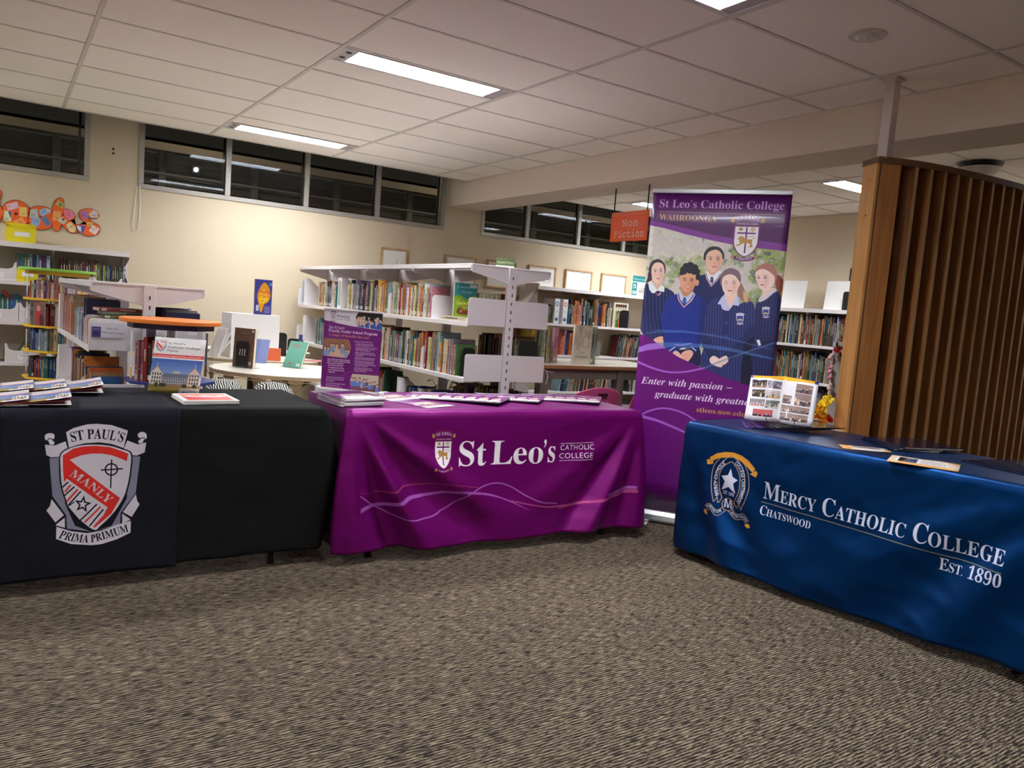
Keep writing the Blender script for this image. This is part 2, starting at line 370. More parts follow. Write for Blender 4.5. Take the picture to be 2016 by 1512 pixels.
# ------------------------------------------------------------------ artwork
def zm(ox, oy, s):
    return lambda pts: [(ox + x / s, oy + y / s) for x, y in pts]
def facemap(f):
    def T(P):
        P = np.asarray(P, float); v = np.stack([(P[:, 0] - 1008) / FPX, np.ones(len(P)), -(P[:, 1] - 756) / FPX], 1) @ CR.T
        t = ((f.A - CP) @ f.n) / (v @ f.n); Q = CP + v * t[:, None]
        return np.stack([(Q - f.A) @ f.d, Q[:, 2]], 1)
    return T
PURP = C8(104, 4, 114); DPURP = C8(72, 5, 80); LILAC = C8(176, 112, 214); GOLD = C8(176, 132, 66); WHT = C8(236, 232, 236)
def arch(cx, cy, w, h0, sag, n=14, up=1):
    t = np.linspace(-1, 1, n); return np.stack([cx + t * w / 2, cy + h0 + sag * (1 - t * t) * up], 1)
def leo_crest(cv, cx, cy, s, main=DPURP, white=WHT, gold=GOLD, band=None, sy=None):
    """shield crest, local units: 1 = shield width; drawn with its own little affine"""
    sy = sy or s
    def A(pts): return np.asarray(pts, float) * np.array([s, sy]) + np.array([cx, cy])
    band = band or main
    sh = sm([(-.5, .62), (-.5, -.1), (-.46, -.35), (-.3, -.66), (0, -.86), (.3, -.66), (.46, -.35), (.5, -.1), (.5, .62)], n=5)
    cv.fill([A(sh * 1.09 + np.array([0, 0.02]))], main)
    cv.fill([A(sh * 1.045 + np.array([0, 0.01]))], gold); cv.fill([A(sh * 1.03 + np.array([0, 0.01]))], main)
    cv.fill([A(sh * np.array([.96, .97]) - np.array([0, .03]))], white)
    top = np.vstack([arch(0, 0, 1.08, .80, .1), arch(0, 0, 1.08, 1.06, .1)[::-1]])
    cv.fill([A(top)], band); cv.stroke(A(arch(0, 0, 1.1, 1.07, .1)), .02 * s, gold, .6); cv.stroke(A(arch(0, 0, 1.0, .82, .06)), .015 * s, gold, .5)
    for sx in (-1, 1):
        cv.fill([A([(sx * .54, .76), (sx * .72, .80), (sx * .68, .9), (sx * .72, 1.0), (sx * .54, .98)])], gold)
        cv.fill([A([(sx * .4, -.88), (sx * .56, -.80), (sx * .54, -.88), (sx * .6, -.98), (sx * .42, -1.0)])], gold)
    cv.text("ST LEO's", None, None, .17 * s, white, 'b', path=A(arch(0, 0, .86, .86, .08)))
    cv.text("LEX DEI IN CORDE", A([(-.44, .67)])[0], A([(.44, .67)])[0], .065 * s, white, 'sb')
    cv.rect(*A([(-.03, -.72)])[0], *A([(.03, .54)])[0], main); cv.rect(*A([(-.38, .22)])[0], *A([(.38, .29)])[0], main)
    for k in range(3):
        a = k * PI / 3; d = np.array([math.cos(a), math.sin(a)]) * .085; cv.stroke(A([(-.25 - d[0], .44 - d[1]), (-.25 + d[0], .44 + d[1])]), .05 * s, gold)
    t = np.linspace(0, 2 * PI, 24, endpoint=False); cv.stroke(A(np.stack([.25 + .09 * np.cos(t), .44 + .09 * np.sin(t)], 1)), .025 * s, gold, closed=True); cv.disc(*A([(.25, .44)])[0], .04 * s, .04 * s, gold)
    lion = sm([(-.30, .02), (-.22, .1), (-.1, .06), (0, -.04), (.2, -.04), (.27, -.1), (.26, -.26), (.31, -.36), (.27, -.42), (.12, -.42), (.19, -.36), (.16, -.24), (.02, -.24), (-.05, -.22), (-.2, -.32), (-.36, -.40), (-.38, -.36), (-.22, -.24), (-.28, -.16), (-.24, -.1), (-.33, -.06)], True, 3)
    cv.fill([A(lion)], gold); cv.stroke(A(sm([(.22, -.06), (.34, .02), (.3, .1), (.06, .08)])), .02 * s, gold)
    bot = np.vstack([arch(0, 0, .84, -.86, .1, up=-1), arch(0, 0, .84, -1.02, .1, up=-1)[::-1]])
    cv.fill([A(bot)], band); cv.text("WAHROONGA", None, None, .09 * s, white, 'b', path=A(arch(0, 0, .7, -.99, .085, up=-1)))

def face_art(cv, cx, cy, w, h, skin, shade, brow, tilt=0.0, smile=1, eyes=True):
    """soft portrait features inside a face: px units, y down"""
    c, s_ = math.cos(tilt), math.sin(tilt)
    def P(x, y): return (cx + (x * c - y * s_) * w, cy + (x * s_ + y * c) * h)
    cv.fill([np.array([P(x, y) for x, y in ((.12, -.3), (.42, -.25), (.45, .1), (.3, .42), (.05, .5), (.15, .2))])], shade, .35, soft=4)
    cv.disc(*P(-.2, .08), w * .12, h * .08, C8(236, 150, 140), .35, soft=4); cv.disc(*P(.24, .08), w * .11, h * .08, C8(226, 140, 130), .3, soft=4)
    for sx in (-1, 1):
        cv.stroke([P(sx * .11, -.155), P(sx * .22, -.19), P(sx * .33, -.15)], w * .045, brow, .75)
        if eyes:
            cv.disc(*P(sx * .21, -.07), w * .085, h * .034, C8(235, 225, 220), .7); cv.disc(*P(sx * .21, -.07), w * .04, h * .034, C8(48, 36, 34), .95)
            cv.stroke([P(sx * .11, -.08), P(sx * .21, -.105), P(sx * .32, -.075)], w * .025, C8(50, 34, 34), .8)
        else: cv.stroke([P(sx * .12, -.07), P(sx * .22, -.085), P(sx * .32, -.065)], w * .03, C8(90, 62, 56), .8)
    cv.stroke([P(.0, -.08), P(.03, .06), P(.07, .12), P(0, .145), P(-.07, .12)], w * .028, shade, .75)
    cv.disc(*P(-.04, .125), w * .02, h * .01, C8(110, 60, 50), .6); cv.disc(*P(.05, .125), w * .02, h * .01, C8(110, 60, 50), .6)
    if smile == 2:
        cv.fill([np.array([P(-.19, .22), P(0, .25), P(.19, .22), P(.1, .325), P(0, .35), P(-.1, .325)])], C8(170, 84, 80)); cv.fill([np.array([P(-.15, .235), P(0, .26), P(.15, .235), P(.07, .295), P(-.07, .295)])], C8(245, 240, 235))
    else:
        k = .03 if smile else -.01
        cv.fill([np.array([P(-.17, .25 - k), P(-.05, .235), P(.05, .235), P(.17, .25 - k), P(.06, .30), P(-.06, .30)])], C8(186, 100, 98), .9); cv.stroke([P(-.17, .25 - k), P(0, .262), P(.17, .25 - k)], w * .018, C8(120, 60, 60), .8)
def stripes(cv, clip_pts, lines, col, wd, alpha=.7, bg=None):
    """pinstripes limited to an outline"""
    r = cv.cover([np.asarray(clip_pts, float)])
    if r is None: return
    x0, x1, y0, y1, cov = r; keep = cv.a.copy()
    for L in lines: cv.stroke(L, wd, col, alpha)
    c = cov[..., None]; new = cv.a[y0:y1, x0:x1].copy(); cv.a[:] = keep; cv.a[y0:y1, x0:x1] = keep[y0:y1, x0:x1] * (1 - c) + new * c

# --- tall pull-up banner ------------------------------------------------------
BF = Face((1.745, -.815), (2.21, -1.475)); B_U0, B_U1, B_Z0, B_Z1 = -.012, .808, .075, 2.055
def banner_art():
    cv = Canvas(B_U1 - B_U0, B_Z1 - B_Z0, 900, PURP, B_U0, B_Z0); H, Wd = cv.Hh, cv.W
    T = facemap(BF); cv.T = T
    # photo area
    tex = np.zeros((H, Wd, 3)); n1 = vnoise(H, Wd, 60, 3, 5)[..., None]; n2 = vnoise(H, Wd, 18, 4, 3)[..., None]; n3 = vnoise(H, Wd, 140, 9, 2)[..., None]
    yy = np.linspace(0, 1, H)[:, None, None]; xx = np.linspace(0, 1, Wd)[None, :, None]
    sky = np.array(C8(206, 196, 192)); leaf = np.array(C8(150, 160, 96)); dark = np.array(C8(66, 84, 84)); pale = np.array(C8(216, 218, 190))
    k = np.clip((n1 - .44 + .5 * (yy - .22) + .25 * (xx - .5)) * 7, 0, 1); tex = sky * (1 - k) + leaf * k
    k2 = np.clip((n2 + .5 * n1 - .80 + .12 * (yy > .3)) * 9, 0, 1) * k; tex = tex * (1 - k2) + dark * k2
    k3 = np.clip((n3 * .5 + n2 * .6 - .62) * 8, 0, 1) * .7; tex = tex * (1 - k3) + pale * k3
    Z1, Z4, Z5, Z2 = zm(1280, 370, 6.952), zm(1255, 470, 6.048), zm(1380, 480, 5.6), zm(1180, 360, 3.6)
    photo = Z2([(360, 300), (460, 320), (620, 365), (800, 408), (960, 440), (1130, 462), (1345, 488), (1290, 900), (1230, 1450), (1060, 1440), (900, 1385), (700, 1300), (560, 1235), (420, 1145), (340, 1085), (285, 1072)])
    cv.fill([np.array(photo)], sky, tex=tex)
    cv.stroke(Z5([(270, 0), (262, 300)]), .8, C8(110, 110, 100), .5)
    # --- five students
    NAVY, NAVY2, PIN = C8(34, 40, 96), C8(22, 30, 78), C8(150, 160, 206)
    SK1, SH1 = C8(240, 204, 186), C8(196, 140, 122)
    # girl at the back left, striped blazer
    cv.fill([sm(Z4([(130, 400), (120, 470), (100, 520), (150, 520), (170, 470)]), True)], C8(66, 46, 52))
    body = sm(Z4([(90, 570), (130, 535), (230, 600), (320, 580), (435, 650), (390, 760), (330, 900), (330, 1250), (200, 1260), (40, 1090), (55, 850)]), True)
    cv.fill([body], NAVY2); stripes(cv, body, [Z4([(x - 8, 520), (x, 900), (x + (x - 60) * .35, 1290)]) for x in range(60, 440, 42)], PIN, .55, .6)
    stripes(cv, Z4([(40, 940), (160, 1000), (330, 1180), (210, 1260), (40, 1100)]), [Z4([(x - 60, 930), (x + 230, 1290)]) for x in range(-120, 300, 48)], PIN, .5, .5)
    cv.fill([sm(Z4([(175, 480), (200, 560), (240, 620), (290, 560), (280, 470)]), True)], C8(226, 184, 166))
    cv.fill([np.array(Z4([(125, 520), (160, 500), (200, 560), (232, 612), (288, 545), (322, 580), (318, 634), (262, 625), (235, 618), (200, 650), (168, 644), (140, 600)]))], C8(238, 242, 244))
    cv.fill([np.array(Z4([(210, 640), (245, 664), (282, 628), (276, 660), (248, 682)]))], C8(226, 150, 170)); cv.fill([np.array(Z4([(222, 636), (248, 655), (270, 630)]))], NAVY2)
    cv.fill([sm(Z4([(140, 430), (135, 360), (160, 285), (210, 248), (260, 245), (310, 280), (335, 340), (325, 420), (300, 380), (200, 380), (170, 460)]), True)], C8(58, 44, 52))
    cv.fill([sm(Z4([(172, 340), (205, 292), (255, 282), (300, 305), (320, 370), (314, 430), (292, 490), (248, 532), (212, 522), (180, 470), (165, 410)]), True)], SK1)
    cv.T = None; K = T
    def fc(pts, zf): return [tuple(p) for p in K(np.array(zf(pts)))]
    cv.T = T
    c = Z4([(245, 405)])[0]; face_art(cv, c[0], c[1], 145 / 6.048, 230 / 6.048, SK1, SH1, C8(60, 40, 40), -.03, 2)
    cv.fill([sm(Z4([(190, 1210), (230, 1175), (300, 1165), (310, 1230), (300, 1285), (262, 1290), (225, 1265)]), True)], C8(240, 178, 156))
    # tall boy at the back
    body = sm(Z4([(660, 600), (700, 470), (800, 420), (860, 400), (1010, 420), (1120, 470), (1180, 640), (1150, 900), (880, 800), (820, 800)]), True)
    cv.fill([body], C8(26, 34, 84))
    cv.fill([np.array(Z5([(55, 300), (110, 330), (170, 300), (222, 300), (215, 350), (110, 470), (45, 340)]))], C8(232, 236, 244))
    cv.stroke(Z5([(48, 318), (62, 380), (110, 468), (180, 400), (222, 330)]), 1.7, C8(222, 160, 170)); cv.stroke(Z5([(55, 318), (72, 380), (112, 455), (172, 395), (212, 330)]), .9, C8(20, 24, 60))
    cv.fill([np.array(Z5([(105, 368), (128, 362), (140, 400), (124, 440), (100, 410)]))], C8(30, 34, 70)); cv.stroke(Z5([(103, 385), (132, 400)]), .9, C8(160, 170, 190))
    cv.fill([sm(Z5([(80, 270), (90, 330), (130, 345), (185, 300), (195, 260)]), True)], C8(216, 160, 138))
    cv.fill([sm(Z5([(48, 160), (60, 105), (110, 72), (175, 62), (222, 95), (236, 150), (226, 222), (192, 285), (142, 310), (96, 290), (60, 235)]), True)], C8(232, 184, 162))
    cv.disc(*Z5([(36, 190)])[0], 1.4, 3.4, C8(216, 160, 140)); cv.disc(*Z5([(244, 190)])[0], 1.4, 3.2, C8(220, 166, 146))
    cv.fill([sm(Z5([(30, 175), (34, 105), (75, 50), (140, 28), (208, 42), (250, 95), (256, 160), (238, 168), (228, 115), (200, 78), (160, 64), (100, 80), (62, 118), (50, 175)]), True)], C8(38, 34, 46))
    c = Z5([(145, 190)])[0]; face_art(cv, c[0], c[1], 180 / 5.6, 235 / 5.6, C8(232, 184, 162), C8(190, 132, 112), C8(60, 44, 44), .02, 0)
    # boy in front, bright blue jumper
    body = sm(Z4([(470, 660), (400, 680), (330, 740), (300, 850), (278, 960), (300, 1120), (330, 1230), (380, 1330), (470, 1345), (520, 1300), (640, 1300), (690, 1335), (760, 1240), (815, 1000), (828, 860), (800, 740), (740, 690), (690, 660), (560, 700)]), True)
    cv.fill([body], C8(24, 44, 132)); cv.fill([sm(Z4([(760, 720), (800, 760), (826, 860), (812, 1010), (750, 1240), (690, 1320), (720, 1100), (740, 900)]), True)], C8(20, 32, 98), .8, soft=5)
    cv.stroke(Z4([(372, 800), (392, 960), (400, 1120)]), .9, C8(16, 28, 92), .6, soft=1)
    cv.fill([sm(Z4([(390, 1250), (480, 1320), (640, 1300), (720, 1250), (760, 1500), (600, 1480), (420, 1360)]), True)], C8(20, 26, 66))
    cv.stroke(Z4([(432, 1262), (520, 1268), (640, 1246)]), 1.6, C8(236, 216, 206))
    cv.fill([np.array(Z4([(300, 1180), (430, 1240), (470, 1335), (400, 1372), (340, 1330)]))], C8(24, 44, 124)); cv.fill([np.array(Z4([(640, 1240), (750, 1200), (720, 1310), (680, 1372), (620, 1320)]))], C8(24, 40, 112))
    cv.stroke(Z4([(372, 1340), (445, 1290)]), 1.7, C8(240, 222, 220)); cv.stroke(Z4([(636, 1282), (694, 1332)]), 1.7, C8(240, 222, 220))
    cv.fill([sm(Z4([(420, 1360), (470, 1335), (530, 1400), (560, 1440), (590, 1460), (560, 1466), (480, 1430)]), True)], C8(238, 184, 164)); cv.fill([sm(Z4([(520, 1370), (580, 1330), (640, 1330), (662, 1372), (630, 1430), (590, 1465), (545, 1425)]), True)], C8(232, 172, 150))
    for a_, b_ in (((530, 1390), (575, 1380)), ((530, 1410), (585, 1405)), ((545, 1430), (590, 1428))): cv.stroke(Z4([a_, b_]), .4, C8(190, 120, 104), .8)
    cv.fill([np.array(Z4([(480, 650), (520, 620), (600, 700), (655, 625), (680, 660), (620, 760), (560, 790), (510, 740)]))], C8(196, 208, 232))
    cv.fill([np.array(Z4([(548, 700), (568, 694), (582, 720), (575, 780), (552, 785), (532, 750)]))], C8(48, 92, 168))
    cv.stroke(Z4([(474, 655), (490, 730), (550, 815), (640, 740), (684, 662)]), 2.0, C8(228, 160, 176)); cv.stroke(Z4([(486, 650), (500, 722), (552, 795), (628, 730), (668, 662)]), 1.5, C8(26, 26, 66))
    cv.fill([sm(Z4([(520, 560), (520, 640), (570, 690), (640, 640), (665, 570)]), True)], C8(196, 132, 100))
    cv.fill([sm(Z4([(508, 440), (555, 398), (640, 396), (690, 450), (698, 520), (664, 590), (600, 638), (545, 612), (510, 545)]), True)], C8(222, 160, 128))
    cv.disc(*Z4([(710, 525)])[0], 3.6, 6.2, C8(214, 146, 118), rot=.2); cv.disc(*Z4([(500, 470)])[0], 1.4, 4, C8(214, 146, 118))
    for x, y, r_ in ((545, 370, 40), (580, 330, 42), (630, 320, 44), (680, 345, 42), (710, 390, 36), (720, 440, 28), (525, 410, 26), (560, 400, 26), (620, 375, 40), (670, 395, 34), (710, 470, 18)):
        p = Z4([(x, y)])[0]; cv.disc(p[0], p[1], r_ / 6.05, r_ / 6.05, C8(26, 28, 42))
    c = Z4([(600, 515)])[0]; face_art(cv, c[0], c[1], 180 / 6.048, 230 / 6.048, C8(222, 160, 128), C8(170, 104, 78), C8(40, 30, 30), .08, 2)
    # girl in front, striped blazer
    body = sm(Z5([(180, 600), (100, 640), (60, 720), (35, 860), (10, 1010), (30, 1140), (0, 1260), (0, 1600), (180, 1680), (330, 1700), (480, 1700), (500, 1300), (540, 1130), (590, 960), (604, 800), (570, 650), (480, 640), (330, 700)]), True)
    cv.fill([body], NAVY)
    stripes(cv, body, [Z5([(x, 600), (x - 6, 900), (x - 16, 1200), (x - 20, 1540)]) for x in range(20, 620, 30)], PIN, .5, .65)
    cv.fill([np.array(Z5([(250, 720), (300, 740), (275, 1100), (235, 1100)]))], C8(30, 36, 96), .7)
    arm1 = sm(Z5([(20, 960), (90, 1040), (190, 1230), (110, 1290), (10, 1120)]), True); arm2 = sm(Z5([(560, 900), (590, 960), (540, 1120), (420, 1230), (310, 1290), (250, 1220), (380, 1100), (470, 1000)]), True)
    cv.fill([arm1], NAVY2); stripes(cv, arm1, [Z5([(x - 80, 930), (x + 120, 1310)]) for x in range(-80, 260, 34)], PIN, .5, .6)
    cv.fill([arm2], NAVY2); stripes(cv, arm2, [Z5([(600, y - 60), (240, y + 190)]) for y in range(840, 1330, 36)], PIN, .5, .6)
    for y in (870, 1020): p = Z5([(276, y)])[0]; cv.disc(p[0], p[1], 2.8, 2.8, C8(58, 76, 130))
    def badge(x, y, sc_):
        p = Z5([(x, y)])[0]; k = sc_ / 5.6
        cv.fill([np.array([(p[0] + a * k, p[1] + b * k) for a, b in ((-42, -50), (42, -50), (40, 10), (24, 40), (0, 52), (-24, 40), (-40, 10))])], C8(214, 208, 226)); cv.fill([np.array([(p[0] + a * k, p[1] + b * k) for a, b in ((-34, -34), (34, -34), (32, 10), (18, 36), (0, 44), (-18, 36), (-32, 10))])], C8(58, 70, 150))
        cv.disc(p[0], p[1] + 10 * k, 24 * k, 10 * k, C8(214, 190, 120)); cv.stroke([(p[0] - 44 * k, p[1] - 52 * k), (p[0], p[1] - 62 * k), (p[0] + 44 * k, p[1] - 52 * k)], 14 * k, C8(210, 206, 224)); cv.stroke([(p[0] - 36 * k, p[1] + 52 * k), (p[0], p[1] + 60 * k), (p[0] + 36 * k, p[1] + 52 * k)], 10 * k, C8(210, 206, 224))
    badge(430, 828, 1.0)
    cv.fill([sm(Z5([(265, 540), (270, 620), (310, 720), (370, 640), (390, 520)]), True)], C8(244, 208, 196))
    cv.fill([np.array(Z5([(180, 664), (225, 590), (256, 560), (280, 620), (315, 700), (380, 610), (392, 565), (418, 600), (420, 684), (350, 676), (305, 738), (262, 735), (232, 715), (216, 668)]))], C8(196, 196, 230))
    cv.fill([np.array(Z5([(262, 600), (318, 712), (385, 600), (330, 560)]))], C8(244, 208, 196))
    cv.fill([sm(Z5([(430, 420), (470, 480), (500, 560), (548, 610), (510, 650), (450, 625), (405, 560), (405, 470)]), True)], C8(150, 112, 96)); cv.fill([sm(Z5([(470, 520), (520, 590), (500, 645), (470, 610)]), True)], C8(222, 186, 140), .8, soft=2)
    cv.fill([sm(Z5([(215, 460), (212, 380), (240, 310), (300, 272), (360, 272), (420, 310), (442, 380), (425, 450), (390, 420), (330, 350), (250, 370), (232, 440)]), True)], C8(122, 98, 106))
    cv.fill([sm(Z5([(230, 420), (248, 365), (310, 335), (370, 350), (412, 400), (432, 440), (412, 480), (398, 520), (366, 562), (312, 580), (268, 552), (238, 500)]), True)], C8(246, 214, 202))
    c = Z5([(318, 455)])[0]; face_art(cv, c[0], c[1], 190 / 5.6, 235 / 5.6, C8(246, 214, 202), C8(214, 156, 140), C8(150, 110, 96), .02, 1, eyes=False)
    cv.fill([sm(Z5([(95, 1270), (140, 1235), (200, 1270), (235, 1330), (225, 1360), (170, 1350), (110, 1320)]), True)], C8(246, 212, 200)); cv.fill([sm(Z5([(180, 1290), (230, 1250), (280, 1235), (302, 1285), (262, 1330), (205, 1335)]), True)], C8(244, 206, 192))
    for a_, b_ in (((170, 1290), (205, 1318)), ((200, 1330), (235, 1322)), ((190, 1345), (225, 1340))): cv.stroke(Z5([a_, b_]), .4, C8(206, 150, 134), .8)
    # girl on the right, auburn hair
    body = sm(Z5([(600, 690), (640, 640), (700, 600), (830, 522), (880, 590), (886, 800), (866, 1030), (840, 1200), (812, 1440), (800, 1800), (600, 1800), (560, 1350), (560, 1180), (590, 960)]), True)
    cv.fill([np.array(Z5([(470, 1100), (600, 1000), (620, 1700), (420, 1700)]))], C8(16, 18, 46))
    cv.fill([body], C8(30, 32, 80)); stripes(cv, body, [Z5([(x + 130, 520), (x + 20, 860), (x, 1100), (x - 20, 1460)]) for x in range(500, 880, 34)], PIN, .5, .5)
    cv.fill([sm(Z5([(640, 1080), (700, 1010), (840, 1000), (860, 1060), (760, 1110), (650, 1120)]), True)], C8(24, 28, 74)); cv.stroke(Z5([(660, 1030), (840, 1010)]), .5, PIN, .6); cv.stroke(Z5([(660, 1060), (850, 1040)]), .5, PIN, .6)
    badge(715, 757, .95)
    cv.fill([np.array(Z5([(610, 1062), (645, 1056), (662, 1118), (635, 1124)]))], C8(236, 236, 240))
    cv.fill([sm(Z5([(690, 500), (670, 580), (640, 640), (720, 610), (830, 500)]), True)], C8(240, 206, 194)); cv.fill([np.array(Z5([(690, 530), (640, 600), (632, 640), (700, 610), (836, 520), (822, 492), (740, 560), (672, 610)]))], C8(206, 204, 230))
    cv.fill([sm(Z5([(820, 350), (870, 350), (906, 410), (900, 500), (870, 545), (835, 500), (818, 440)]), True)], C8(140, 72, 60))
    cv.fill([sm(Z5([(598, 310), (625, 255), (690, 218), (760, 218), (815, 260), (838, 340), (820, 430), (800, 370), (760, 310), (690, 280), (625, 290)]), True)], C8(170, 112, 100))
    cv.fill([sm(Z5([(602, 365), (602, 320), (640, 285), (700, 280), (768, 318), (812, 370), (800, 450), (748, 500), (694, 516), (650, 490), (620, 430)]), True)], C8(246, 214, 206))
    c = Z5([(672, 395)])[0]; face_art(cv, c[0], c[1], 165 / 5.6, 225 / 5.6, C8(246, 214, 206), C8(220, 160, 148), C8(140, 90, 80), -.02, 1)
    # --- lower purple field with its swooshes
    low = Z2([(287, 1072), (340, 1085), (420, 1145), (560, 1235), (700, 1300), (900, 1385), (1060, 1437), (1240, 1490), (1150, 3000), (150, 3000), (200, 1600)])
    cv.fill([np.array(low)], PURP)
    def band(a, b, col, al): cv.fill([np.array(Z2(a + b[::-1]))], col, al)
    cv.T = T
    band([(285, 1075), (420, 1040), (600, 1045), (820, 1075), (1000, 1120), (1230, 1180)], [(285, 1075), (420, 1062), (600, 1062), (820, 1090), (1000, 1132), (1230, 1186)], C8(100, 130, 190), .45)
    u = sm(Z2([(278, 1165), (350, 1140), (500, 1130), (700, 1140), (900, 1165), (1080, 1205), (1245, 1245)]), n=8); l = sm(Z2([(270, 1205), (350, 1185), (500, 1165), (700, 1168), (900, 1190), (1080, 1225), (1245, 1255)]), n=8)
    cv.fill([np.vstack([u, l[::-1]])], C8(86, 130, 196), .55)
    cv.fill([np.vstack([sm(Z2([(278, 1165), (350, 1142), (410, 1136)])), sm(Z2([(470, 1172), (350, 1185), (270, 1205)]))])], LILAC, .9)
    cv.stroke(sm(Z2([(1250, 1130), (1100, 1180), (900, 1250), (745, 1312)]), n=8), 3.0, C8(96, 134, 190), .55, w2=3.4)
    cv.stroke(sm(Z2([(745, 1312), (600, 1340), (480, 1340), (370, 1310), (265, 1265)]), n=8), 3.4, LILAC, .85, w2=4.2)
    ZB = zm(1220, 720, 4.032)
    cv.stroke(sm(ZB([(165, 395), (230, 360), (330, 338), (430, 350), (520, 385), (590, 430), (700, 500)]), n=8), 3.4, LILAC, .85)
    cv.fill([np.vstack([sm(ZB([(160, 385), (300, 425), (430, 480), (565, 545), (700, 620)])), sm(ZB([(700, 635), (565, 562), (430, 500), (300, 448), (160, 410)]))])], LILAC, .85)
    cv.stroke(ZB([(165, 335), (565, 535)]), .4, LILAC, .6)
    # --- upper purple field
    top = Z2([(375, 60), (1400, 60), (1340, 440), (1130, 412), (960, 395), (800, 370), (620, 325), (460, 288), (360, 266)])
    mid = Z2([(360, 262), (460, 285), (620, 322), (800, 368), (960, 393), (1130, 410), (1345, 438), (1345, 488), (1130, 462), (960, 440), (800, 408), (620, 365), (460, 320), (360, 300)])
    cv.fill([np.array(Z2([(340, 20), (1420, 20), (1345, 440), (1130, 412), (960, 395), (800, 370), (620, 325), (460, 288), (350, 262)]))], DPURP); cv.fill([np.array(mid)], C8(116, 44, 134))
    cv.T = None
    def U(p): return BF.uv(*p)
    up = (0, 1)
    cv.text("St Leo’s Catholic College", U(Z1([(125, 262)])[0]), U(Z1([(1835, 300)])[0]), .050, C8(200, 160, 214), 'b', offset=-.017)
    cv.stroke([U(Z1([(120, 322)])[0]), U(Z1([(1825, 372)])[0])], .0025, C8(190, 130, 130))
    cv.text("WAHROONGA", U(Z1([(122, 436)])[0]), U(Z1([(903, 460)])[0]), .036, C8(186, 138, 96), 'b', offset=-.014)
    c = U(Z1([(1310, 690)])[0]); leo_crest(cv, c[0], c[1], .140, main=C8(96, 20, 100), sy=.121)
    cv.text("Enter with passion –", U(ZB([(168, 140)])[0]), U(ZB([(890, 200)])[0]), .046, C8(240, 226, 244), 'bi', offset=.004)
    cv.text("graduate with greatness", U(ZB([(275, 246)])[0]), (U(ZB([(985, 312)])[0])[0] + .075, U(ZB([(985, 312)])[0])[1]), .044, C8(240, 226, 244), 'bi', offset=.004)
    cv.text("stleos.nsw.edu.au", U(ZB([(607, 366)])[0]), (U(ZB([(970, 402)])[0])[0] + .085, U(ZB([(970, 402)])[0])[1]), .032, C8(206, 156, 70), 'b')
    return cv

# --- purple table throw ----------------------------------------------------------
PT_A, PT_B = (-.262, -1.03), (1.478, -1.155)
PF = Face(PT_A, PT_B); PUR_CLOTH = C8(92, 3, 84)
def purple_cloth_art():
    cv = Canvas(PF.L, .70, 800, PUR_CLOTH, 0, .045); ZP = zm(580, 740, 2.88); T = facemap(PF); cv.T = T
    LI = C8(160, 92, 176)
    def band(a, b, col, al): cv.fill([np.vstack([sm(ZP(a), n=8), sm(ZP(b), n=8)[::-1]])], col, al)
    band([(355, 742), (430, 722), (490, 715), (590, 680), (700, 668), (860, 648), (1000, 648), (1110, 665), (1220, 705), (1310, 750)], [(355, 768), (430, 742), (500, 733), (600, 700), (710, 685), (860, 662), (1000, 662), (1110, 675), (1220, 712), (1310, 752)], LI, .9)
    cv.stroke(sm(ZP([(450, 655), (560, 630), (700, 612), (860, 608), (1000, 622), (1040, 628)]), n=8), 3.2, C8(168, 72, 96), .75, w2=1)
    cv.stroke(sm(ZP([(360, 655), (420, 662), (460, 650)])), 2.5, C8(160, 50, 96), .5)
    cv.stroke(sm(ZP([(355, 670), (440, 730), (540, 775), (640, 795), (760, 786), (850, 748), (950, 680), (1040, 625), (1130, 602), (1210, 620), (1290, 668), (1380, 708), (1470, 718)]), n=8), 2.6, LI, .95)
    cv.stroke(sm(ZP([(1210, 700), (1340, 725), (1440, 738), (1560, 728), (1650, 716)]), n=8), 2.4, C8(176, 80, 120), .8, w2=4)
    cv.stroke(sm(ZP([(1480, 748), (1600, 728), (1760, 680), (1900, 645)]), n=8), 1.5, C8(176, 80, 120), .8, w2=7)
    cv.stroke(sm(ZP([(1740, 668), (1820, 645), (1900, 625)]), n=8), 4, LI, .9, w2=5.5)
    cv.T = None
    def U(p): return PF.uv(*ZP([p])[0])
    cv.text("St", U((922, 508)), U((1078, 503)), .133, C8(238, 232, 238), 'b', offset=-.016)
    cv.text("Leo", U((1105, 500)), U((1400, 492)), .133, C8(238, 232, 238), 'b', offset=-.016)
    cv.text("’s", U((1400, 490)), U((1468, 486)), .133, C8(238, 232, 238), 'b', offset=-.014)
    cv.text("CATHOLIC", U((1500, 420)), U((1684, 415)), .030, C8(236, 228, 238), 'sans', offset=.008, spacing=1.1)
    cv.text("COLLEGE", U((1494, 467)), U((1674, 461)), .030, C8(236, 228, 238), 'sans', offset=.008, spacing=1.1)
    cv.stroke([U((1500, 383)), U((1684, 377))], .003, C8(220, 206, 226)); cv.stroke([U((1494, 480)), U((1672, 471))], .003, C8(220, 206, 226))
    c = U((836, 428)); leo_crest(cv, c[0], c[1], .092, main=C8(92, 8, 84))
    return cv

